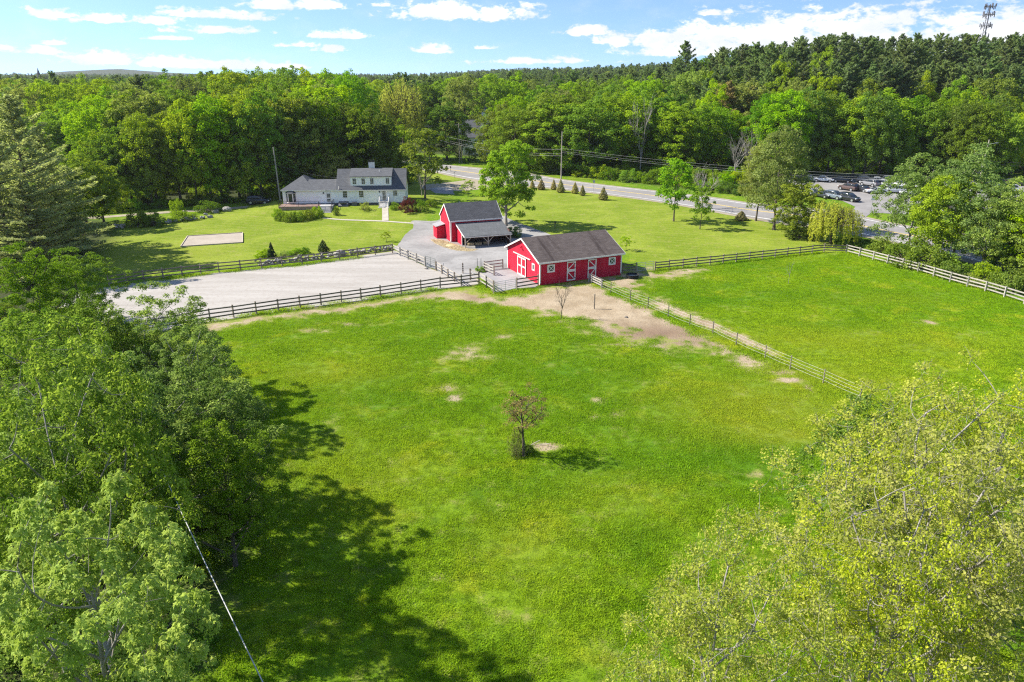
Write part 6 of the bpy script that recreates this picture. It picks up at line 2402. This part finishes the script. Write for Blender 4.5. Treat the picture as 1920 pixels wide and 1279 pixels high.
# --- shrubs about the house, arena and road
SH_LIST = [
    ('cone', 'cone_evergreen', 'dark cone-shaped evergreen behind the arena fence', 607, 474, 449, 1.0),
    ('spruce_thin', 'small_spruce', 'slim little spruce in the stone bed behind the arena', 510, 484, 453, 0.7),
    ('shrubA', 'garden_shrub', 'low shrub right in the stone bed behind the arena', 557, 477, 465, 1.5),
    ('shrubB', 'garden_shrub', 'light shrub left in the stone bed behind the arena', 494, 482, 468, 1.3),
    ('shrubC', 'garden_shrub', 'rounded dark shrub at the end of the stone bed', 573, 475, 463, 0.7),
    ('shrubD', 'garden_shrub', 'pale plant in the middle of the stone bed', 532, 481, 468, 1.0),
    ('purple', 'purple_bush', 'dark red bush at the right front corner of the farmhouse', 765, 392, 368, 1.75),
    ('shrubD', 'garden_shrub', 'pale bush under the middle farmhouse window', 683, 391, 376, 1.0),
    ('shrubA', 'garden_shrub', 'bush right of the white porch stairs', 740, 390, 376, 0.9),
    ('shrubC', 'garden_shrub', 'low dark bush beside the terrace steps', 631, 398, 386, 0.6),
    ('shrubC', 'garden_shrub', 'round dark bush behind the red bush', 790, 392, 374, 1.2),
    ('shrubC', 'garden_shrub', 'low green bush on the slope right of the red bush', 808, 387, 373, 1.3),
    ('hedge', 'hedge_bush', 'leftmost clipped bush of the terrace hedge', 530, 413, 394, 1.4),
    ('hedge', 'hedge_bush', 'second clipped bush of the terrace hedge', 545, 416, 395, 1.4),
    ('hedge', 'hedge_bush', 'third clipped bush of the terrace hedge', 561, 415, 393, 1.4),
    ('hedge', 'hedge_bush', 'fourth clipped bush of the terrace hedge', 577, 412, 389, 1.4),
    ('hedge', 'hedge_bush', 'rightmost clipped bush of the terrace hedge beside the steps', 593, 408, 383, 1.4),
    ('hedge', 'hedge_bush', 'bright clipped bush at the left end behind the hedge', 522, 406, 388, 1.1),
    ('shrubC', 'yard_shrub', 'dark round shrub at the right end of the open shed', 962, 444, 424, 1.5),
    ('shrubB', 'weed_clump', 'bright weeds by the low fence behind the stable yard', 900, 510, 500, 0.8),
    ('shrubB', 'lane_shrub', 'bright shrub among the stones by the left lane', 335, 404, 373, 1.5),
    ('shrubC', 'lane_shrub', 'dark shrub right of the lane stones', 392, 398, 376, 2.2),
    ('shrubB', 'lane_shrub', 'leafy bush left of the lane stones', 262, 424, 393, 2.2),
    ('shrubA', 'lane_shrub', 'wide low bush in the middle of the lane stones', 345, 413, 392, 2.4),
    ('shrubC', 'lane_shrub', 'dark bush beside the lane at the lawn edge', 288, 424, 396, 2.0),
    ('shrubA', 'roadside_shrub', 'dark mounded bush behind the pale fence corner', 1660, 474, 440, 3.0),
    ('shrubC', 'roadside_shrub', 'deep green thicket below the roadside cluster', 1705, 496, 446, 3.4),
    ('shrubB', 'roadside_shrub', 'bright bush in front of the roadside thicket', 1735, 506, 458, 3.0),
    ('shrubA', 'roadside_shrub', 'bush under the largest roadside tree', 1782, 510, 470, 2.8),
    ('shrubB', 'roadside_shrub', 'bright green bush on the fence at right', 1780, 522, 490, 1.7),
    ('shrubC', 'roadside_shrub', 'dark hedge mound between willow and road', 1595, 462, 444, 2.2),
    ('shrubC', 'roadside_shrub', 'second dark hedge mound right of the willow', 1625, 466, 449, 2.2),
    ('shrubB', 'roadside_shrub', 'leafy bush by the thin pale trunks', 1846, 530, 492, 2.0),
    ('shrubB', 'roadside_shrub', 'yellow-green bush near the right fence end', 1880, 545, 508, 2.2),
    ('shrubA', 'roadside_shrub', 'bush at the right picture edge by the fence', 1915, 548, 500, 2.4),
    ('shrubD', 'roadside_shrub', 'pale brushy clump along the right fence', 1830, 532, 512, 2.0),
    ('shrubC', 'roadside_shrub', 'dark thicket behind the right edge trees', 1890, 515, 462, 3.4),
    ('shrubC', 'roadside_shrub', 'low dark growth under the dense lawn-edge tree', 1500, 447, 425, 2.4),
]
for var, nm, lab, px, py, pt, wd in SH_LIST:
    tree_base(var, nm, lab, px, py, pt, wd, 'shrub')

# --- bushes along the wood's edge beyond the road
eg = 'bushes at the wood edge beyond the road'
for i in range(26):
    px = 965 + i * 17.5 + random.uniform(-6, 6)
    py = np.interp(px, [960, 1052, 1237, 1403, 1470], [316, 327, 347, 366, 356]) + random.uniform(-3, 1)
    hh = random.uniform(12, 26)
    tree_base(random.choice(['shrubA', 'shrubB', 'shrubB', 'shrubC']), 'edge_bush', 'leafy bush at the foot of the wood beyond the road', px, py, py - hh, random.uniform(1.6, 3.0), 'shrub', eg)
eg = 'bushes under the trees beyond the left lane'
for i in range(16):
    px = 150 + i * 25 + random.uniform(-8, 8)
    py = np.interp(px, [150, 330, 470, 600], [400, 389, 376, 366]) + random.uniform(-2, 2)
    tree_base(random.choice(['shrubA', 'shrubB', 'shrubC']), 'edge_bush', 'leafy bush under the trees beyond the left lane', px, py, py - random.uniform(10, 24), random.uniform(1.6, 2.8), 'shrub', eg)

eg = 'bushes behind the parking lot'
for i in range(26):
    px = 1470 + i * 18 + random.uniform(-6, 6)
    py = 324 + random.uniform(-4, 1)
    tree_base(random.choice(['shrubA', 'shrubC', 'shrubC']), 'edge_bush', 'dark bush under the trees behind the parking lot', px, py, py - random.uniform(14, 28), random.uniform(2.2, 3.4), 'shrub', eg)
# --- woods: rows described by their skyline
ORD = ['first', 'second', 'third', 'fourth', 'fifth', 'sixth', 'seventh', 'eighth', 'ninth', 'tenth', 'eleventh', 'twelfth', 'thirteenth', 'fourteenth', 'fifteenth', 'sixteenth', 'seventeenth', 'eighteenth', 'nineteenth', 'twentieth']


def belt(name, label, group, prof, Y0, Y1, n, kinds, wob=10, wd=(5.2, 7.2), hmin=6, px_range=None, seed=1, ordinal=False):
    rng = random.Random(seed)
    xs_, ys_ = [p[0] for p in prof], [p[1] for p in prof]
    made = []
    for i in range(n):
        u = (i + rng.uniform(0.15, 0.85)) / n
        px = xs_[0] + (xs_[-1] - xs_[0]) * u
        Y = rng.uniform(Y0, Y1) if not callable(Y0) else Y0(px) + rng.uniform(0, Y1)
        py = np.interp(px, xs_, ys_) + rng.uniform(-0.6, 1.0) * wob
        x, h = by_top(px, py, Y)
        if h < hmin:
            continue
        v = rng.choice(kinds)
        w_ = rng.uniform(*wd) * (h / 20.0) ** 0.5
        made.append((px, plant(V_[v], name, x, Y, h, label, 'tree', group, rng.random() * 6.28, w_ if not v.startswith('pine') else None)))
    if ordinal:
        for k, (px, o_) in enumerate(sorted(made, key=lambda q: q[0])):
            o_['label'] = ORD[k] + ' from the left: ' + label


maples = ['br0', 'br1', 'br7', 'br3']
mixed = ['br0', 'br1', 'br2', 'br3', 'br4', 'br5', 'br6', 'br7']
darks = ['br4', 'br5', 'br2', 'br3']
belt('maple_tree', 'sunlit maple in the row beyond the left lane', 'maple row beyond the left lane',
     [(150, 262), (215, 236), (285, 206), (345, 188), (400, 178), (460, 176), (530, 172), (600, 185)], lambda px: float(np.interp(px, [150, 330, 460, 500, 600], [142, 148, 152, 159, 162])), 5, 16, maples, 8, (4.8, 6.2), seed=3, ordinal=True)
belt('shade_tree', 'dark leafy tree close behind the farmhouse', 'trees behind the farmhouse',
     [(560, 180), (640, 182), (700, 200), (742, 228)], 164, 176, 7, darks, 10, (5, 6.5), seed=5, ordinal=True)
belt('wood_tree', 'leafy tree in the second rank of the left wood', 'second rank of the left wood',
     [(60, 215), (130, 185), (220, 168), (330, 165), (460, 158), (560, 152), (640, 160)], 175, 205, 18, mixed, 10, (5.5, 7.5), seed=7)
belt('wood_tree', 'leafy tree in the far rank of the left wood', 'far rank of the left wood',
     [(-60, 165), (60, 155), (140, 148), (260, 140), (400, 135), (560, 128), (660, 134)], 220, 290, 31, mixed + ['pine0'], 9, (6, 8), seed=9)
tree_top('br3', 'leafy_tree', 'leafy tree at the far left end of the lawn beside the pines', 135, 285, 124, 5.0)
tree_top('br1', 'leafy_tree', 'bright leafy tree right of the pines at the lawn end', 172, 300, 128, 4.6)
tree_top('willow', 'willow_tree', 'large yellow-green weeping willow behind the farmhouse trees', 752, 143, 232, 8.6)
tree_top('br5', 'dark_tree', 'dark round tree right of the yellow willow', 835, 186, 228, 7.0)
tree_top('br3', 'street_tree', 'leafy tree across the street right of the neighbour house', 938, 192, 214, 6.6)
tree_top('hawthorn', 'blossom_tree', 'pale feathery small tree behind the farmhouse wing', 624, 280, 160, 3.8)
tree_top('br6', 'pale_tree', 'pale upright tree above the neighbour house', 865, 140, 262, 7.0)
belt('wood_tree', 'leafy tree in the middle distance beyond the street', 'middle wood beyond the street',
     [(800, 150), (860, 140), (960, 142), (1060, 150), (1180, 145), (1300, 150)], 260, 330, 22, mixed, 9, (6, 8), seed=11)
belt('wood_tree', 'tall leafy tree in the front row beyond the road', 'front row beyond the road',
     [(955, 196), (1010, 178), (1060, 180), (1130, 172), (1200, 178), (1260, 188), (1330, 195), (1400, 210), (1450, 215)], 196, 208, 12, ['br0', 'br2', 'br3', 'br1', 'br7'], 12, (6.4, 8.8), seed=13, ordinal=True)
belt('wood_tree', 'leafy tree behind the front row beyond the road', 'second row beyond the road',
     [(930, 180), (1000, 165), (1100, 162), (1220, 165), (1320, 165), (1420, 172)], 225, 250, 14, mixed, 8, (6, 7.6), seed=15, ordinal=True)
belt('wood_tree', 'broad green tree behind the parking lot', 'trees behind the parking lot',
     [(1430, 168), (1480, 160), (1540, 172), (1600, 168), (1680, 170), (1740, 182), (1800, 190), (1870, 205), (1960, 220)], 184, 198, 16, ['br1', 'br0', 'br4', 'br3', 'br2'], 12, (6.2, 8.4), seed=17, ordinal=True)
belt('brown_pine', 'brownish thin-crowned conifer left of the parking lot wood', 'brownish conifers beyond the road',
     [(1340, 150), (1430, 158)], 212, 222, 4, ['pineD'], 12, seed=19, ordinal=True)
pk = ['pine0', 'pine1', 'pine2', 'pine3']
belt('pine_tree', 'pine in the front rank on the wooded rise at right', 'front rank of pines on the rise',
     [(1290, 145), (1400, 125), (1500, 118), (1620, 112), (1760, 110), (1960, 115)], 222, 240, 26, pk, 16, seed=23)
belt('pine_tree', 'pine in the upper rank on the wooded rise at right', 'upper rank of pines on the rise',
     [(1330, 100), (1400, 84), (1500, 80), (1580, 66), (1680, 78), (1780, 70), (1860, 72), (1960, 62)], 255, 285, 36, pk, 9, seed=25)
belt('pine_tree', 'pine on the skyline of the wooded rise at right', 'skyline pines on the rise',
     [(1380, 86), (1480, 74), (1600, 66), (1740, 66), (1860, 66), (1980, 60)], 290, 335, 30, pk, 8, seed=27)
tree_top('pine2', 'lone_pine', 'single tall dark pine standing above the skyline left of the rise', 1287, 78, 262)
tree_top('pine1', 'lone_pine', 'shorter pine beside the single tall dark one', 1304, 108, 270)
tree_top('br1', 'bright_tree', 'bright green leafy tree among the pines on the rise', 1545, 92, 244, 6.5)
tree_top('br7', 'bright_tree', 'light green small tree before the pines', 1478, 108, 232, 4.0)
belt('bright_tree', 'light green leafy tree mixed among the pines', 'leafy trees among the pines',
     [(1310, 150), (1450, 140), (1600, 142), (1760, 138), (1950, 150)], 214, 236, 11, ['br1', 'br0', 'br6', 'br7'], 14, (4.4, 6.2), seed=37, ordinal=True)
belt('wood_tree', 'leafy tree under the pines at the far right', 'leafy trees under the pines at far right',
     [(1790, 180), (1850, 170), (1960, 180)], 205, 218, 7, ['br0', 'br3', 'br4'], 12, (4.5, 6), seed=29, ordinal=True)
belt('wood_tree', 'leafy tree at the left foot of the pine rise', 'leafy trees left of the pines',
     [(1285, 130), (1380, 138)], 235, 262, 6, ['br0', 'br2', 'br6'], 8, (5, 6), seed=31, ordinal=True)

for px, py, Y, lab in ((1412, 236, 190, 'grey leafless tree left of the parking lot wood'), (1208, 190, 194, 'thin grey snag showing in the front row beyond the road'), (1385, 262, 186, 'low pale-branched snag beside the feathery trees')):
    tree_top('bare', 'dead_tree', lab, px, py, Y, 3.2)
# --- big pines and broadleaved trees on the left edge
for i, (px, py, Y, wd, lab) in enumerate([(14, 178, 100, 7.0, 'tall grey-green pine at the left edge of the picture'), (66, 238, 108, 6.0, 'grey-green pine right of the tallest one at left'),
                                          (88, 330, 104, 4.6, 'smaller pine at the left end of the lawn'), (-40, 215, 92, 6.4, 'pine cut by the left picture edge'),
                                          (36, 335, 90, 5.0, 'lower pine below the tall left ones')]):
    tree_top('wpine', 'white_pine', lab, px, py, Y, wd, None, 'tree', i * 1.3)
for i, (var, px, py, Y, wd, lab) in enumerate([
        ('nearB', 120, 470, 72, 4.0, 'bright leafy tree by the left end of the arena'),
        ('nearB', 40, 462, 62, 4.2, 'leafy tree at the left edge below the pines'),
        ('nearA', 262, 552, 52.5, 4.6, 'spreading tree hiding the near arena corner'),
        ('nearA', 345, 610, 47, 3.2, 'leafy tree at the near fence end, right of the spreading one'),
        ('nearB', 160, 560, 50, 4.0, 'dense tree left behind the spreading one'),
        ('nearA', 60, 585, 44, 4.6, 'full leafy tree on the left edge halfway down'),
        ('nearB', 380, 700, 38.5, 3.0, 'dark leafy tree leaning over the paddock edge'),
        ('nearA', 250, 700, 36, 4.2, 'grey-green leafy tree in the middle of the left belt'),
        ('nearB', 400, 800, 32.5, 2.9, 'low dark tree casting shade on the paddock'),
        ('nearA', 110, 690, 31, 4.2, 'pale leafy tree near the left edge, below the middle'),
        ('nearB', 185, 660, 29, 2.8, 'dark tree behind the cable in the left belt')]):
    tree_top(var, 'belt_tree', lab, px, py, Y, wd, None, 'tree', 0.9 * i)
tree_top('nearC', 'near_tree', 'large pale-leaved tree close at the lower left corner', 78, 856, 17.0, 4.0, None, 'tree', 0.4)
tree_top('nearA', 'near_tree', 'open-crowned tree at the left edge above the corner one', 60, 640, 24.5, 4.0, None, 'tree', 2.2)
# --- fresh-leaved trees close at the lower right
for i, (var, px, py, Y, wd, lab) in enumerate([
        ('sprA', 1790, 668, 27.5, 6.6, 'large thinly leaved tree at the right edge, upper one'),
        ('sprB', 1370, 965, 18.5, 4.0, 'thinly leaved tree lowest at the bottom, left one'),
        ('sprA', 1740, 850, 19.5, 4.3, 'thinly leaved tree in the lower right, middle one'),
        ('sprB', 1860, 830, 20.5, 5.6, 'thinly leaved tree at the lower right corner'),
        ('sprB', 1920, 700, 30, 5.2, 'thinly leaved tree cut by the right edge')]):
    tree_top(var, 'spring_tree', lab, px, py, Y, wd, None, 'tree', 1.7 * i + 0.3)
tree_top('nearB', 'thicket_tree', 'dense low tree at the left side of the right-hand trees', 1640, 752, 34.5, 2.8, None, 'tree', 0.5)

# --- undergrowth below the left belt: one uncountable mass
def undergrowth():
    rng = np.random.default_rng(17)
    pr = [bpy.data.objects.new('undergrowth_clump_%d' % k, V_[v]['crown']) for k, v in enumerate(('shrubA', 'shrubC', 'shrubD'))]
    P = rng.uniform((-60, 8), (-11, 90), (900, 2))
    poly = np.array([(-11.5, 6), (-13, 24), (-15.5, 36), (-20, 50), (-29, 62), (-38, 69), (-60, 84), (-60, 6)])
    P = P[inside(P, poly)]
    s_ = rng.uniform(0.45, 1.0, len(P))
    Z = np.array([gz(x, y) for x, y in P])
    scatter('undergrowth', np.column_stack([P, Z]), rng.random(len(P)) * 6.28, s_, pr, rng.integers(0, 3, len(P)), 'dark tangled undergrowth beneath the left belt of trees', 'undergrowth')


undergrowth()


# --- low growth filling the wood floors beyond the lane and the road
def wood_floor():
    rng = np.random.default_rng(41)
    pr = [bpy.data.objects.new('floor_clump_%d' % k, V_[v]['crown']) for k, v in enumerate(('shrubA', 'shrubC', 'shrubB'))]
    P1 = rng.uniform((-130, 140), (-26, 200), (520, 2))
    lane_y = np.interp(P1[:, 0], [-130, -92, -72, -56, -44, -26], [130, 140, 149, 157, 166, 172])
    P1 = P1[(P1[:, 1] > lane_y + 2)]
    P2 = rng.uniform((0, 175), (170, 216), (520, 2))
    edge = g2([(905, 296), (1000, 316), (1060, 328), (1237, 348), (1400, 360), (1490, 322), (1700, 318), (2000, 322)])
    P2 = P2[(P2[:, 1] > np.interp(P2[:, 0], edge[:, 0], edge[:, 1]) + 1.5)]
    P = np.concatenate([P1, P2])
    Z = hgt(P[:, 0], P[:, 1])
    scatter('wood_undergrowth', np.column_stack([P, Z]), rng.random(len(P)) * 6.28, rng.uniform(0.8, 1.7, len(P)), pr, rng.integers(0, 3, len(P)), 'leafy undergrowth on the floor of the woods', 'undergrowth')


wood_floor()


# --- the far woods: one mass reaching to the skyline
def far_woods():
    rng = np.random.default_rng(29)
    kinds = ['br0', 'br2', 'br4', 'br5', 'br6', 'pine0', 'pine2', 'pine3']
    pr = [bpy.data.objects.new('far_crown_%d' % k, V_[v]['crown']) for k, v in enumerate(kinds)]
    out, sc_, wh = [], [], []
    Y = 300.0
    while Y < 3200:
        step = 8.0 + (Y - 300) * 0.010
        n = int(1.62 * (Y + 60) / step)
        xx = (np.arange(n) + rng.uniform(0, 1, n)) / n * 1.62 * (Y + 60) - 0.81 * (Y + 60)
        yy = Y + rng.uniform(-0.5, 0.5, n) * step
        pinep = np.clip(0.18 + 0.5 * (xx > 0) * (Y < 900) + 0.25 * (Y > 600), 0, 0.8)
        ispine = rng.random(n) < pinep
        k = np.where(ispine, rng.integers(5, 8, n), rng.integers(0, 5, n))
        hh = np.where(ispine, rng.uniform(0.55, 1.0, n), rng.uniform(0.6, 1.15, n)) * (1 + 0.00012 * Y)
        clear = ((yy < 320) & (xx > -5) & (xx < 35))
        for a, b, c_, d_, e_ in zip(xx, yy, hh, k, clear):
            if not e_:
                out.append((a, b, float(hgt(a, b)) - 0.4))
                sc_.append(c_)
                wh.append(int(d_))
        Y += step * 0.9
    out = np.array(out)
    scatter('far_woodland', out, rng.random(len(out)) * 6.28, np.array(sc_), pr, np.array(wh), 'distant woodland running back to the skyline', 'woodland')


far_woods()


# ------------------------------------------------------------------ air: thin summer haze round the whole place
hz_ = MB().box((0, 1500, 40), (9000, 6800, 92))
hm, hg_ = bpy.data.materials.new('haze'), None
hm.use_nodes = True
hg_ = N(hm.node_tree)
pv = hg_.n('ShaderNodeVolumePrincipled')
pv.inputs['Color'].default_value = (0.86, 0.91, 1.0, 1)
pv.inputs['Density'].default_value = 0.00006
pv.inputs['Anisotropy'].default_value = 0.2
ho_ = hg_.n('ShaderNodeOutputMaterial')
hm.node_tree.links.new(pv.outputs[0], ho_.inputs['Volume'])
haze = tag(hz_.build('haze', hm), 'thin pale summer haze over the whole landscape', 'haze', None, 'stuff')
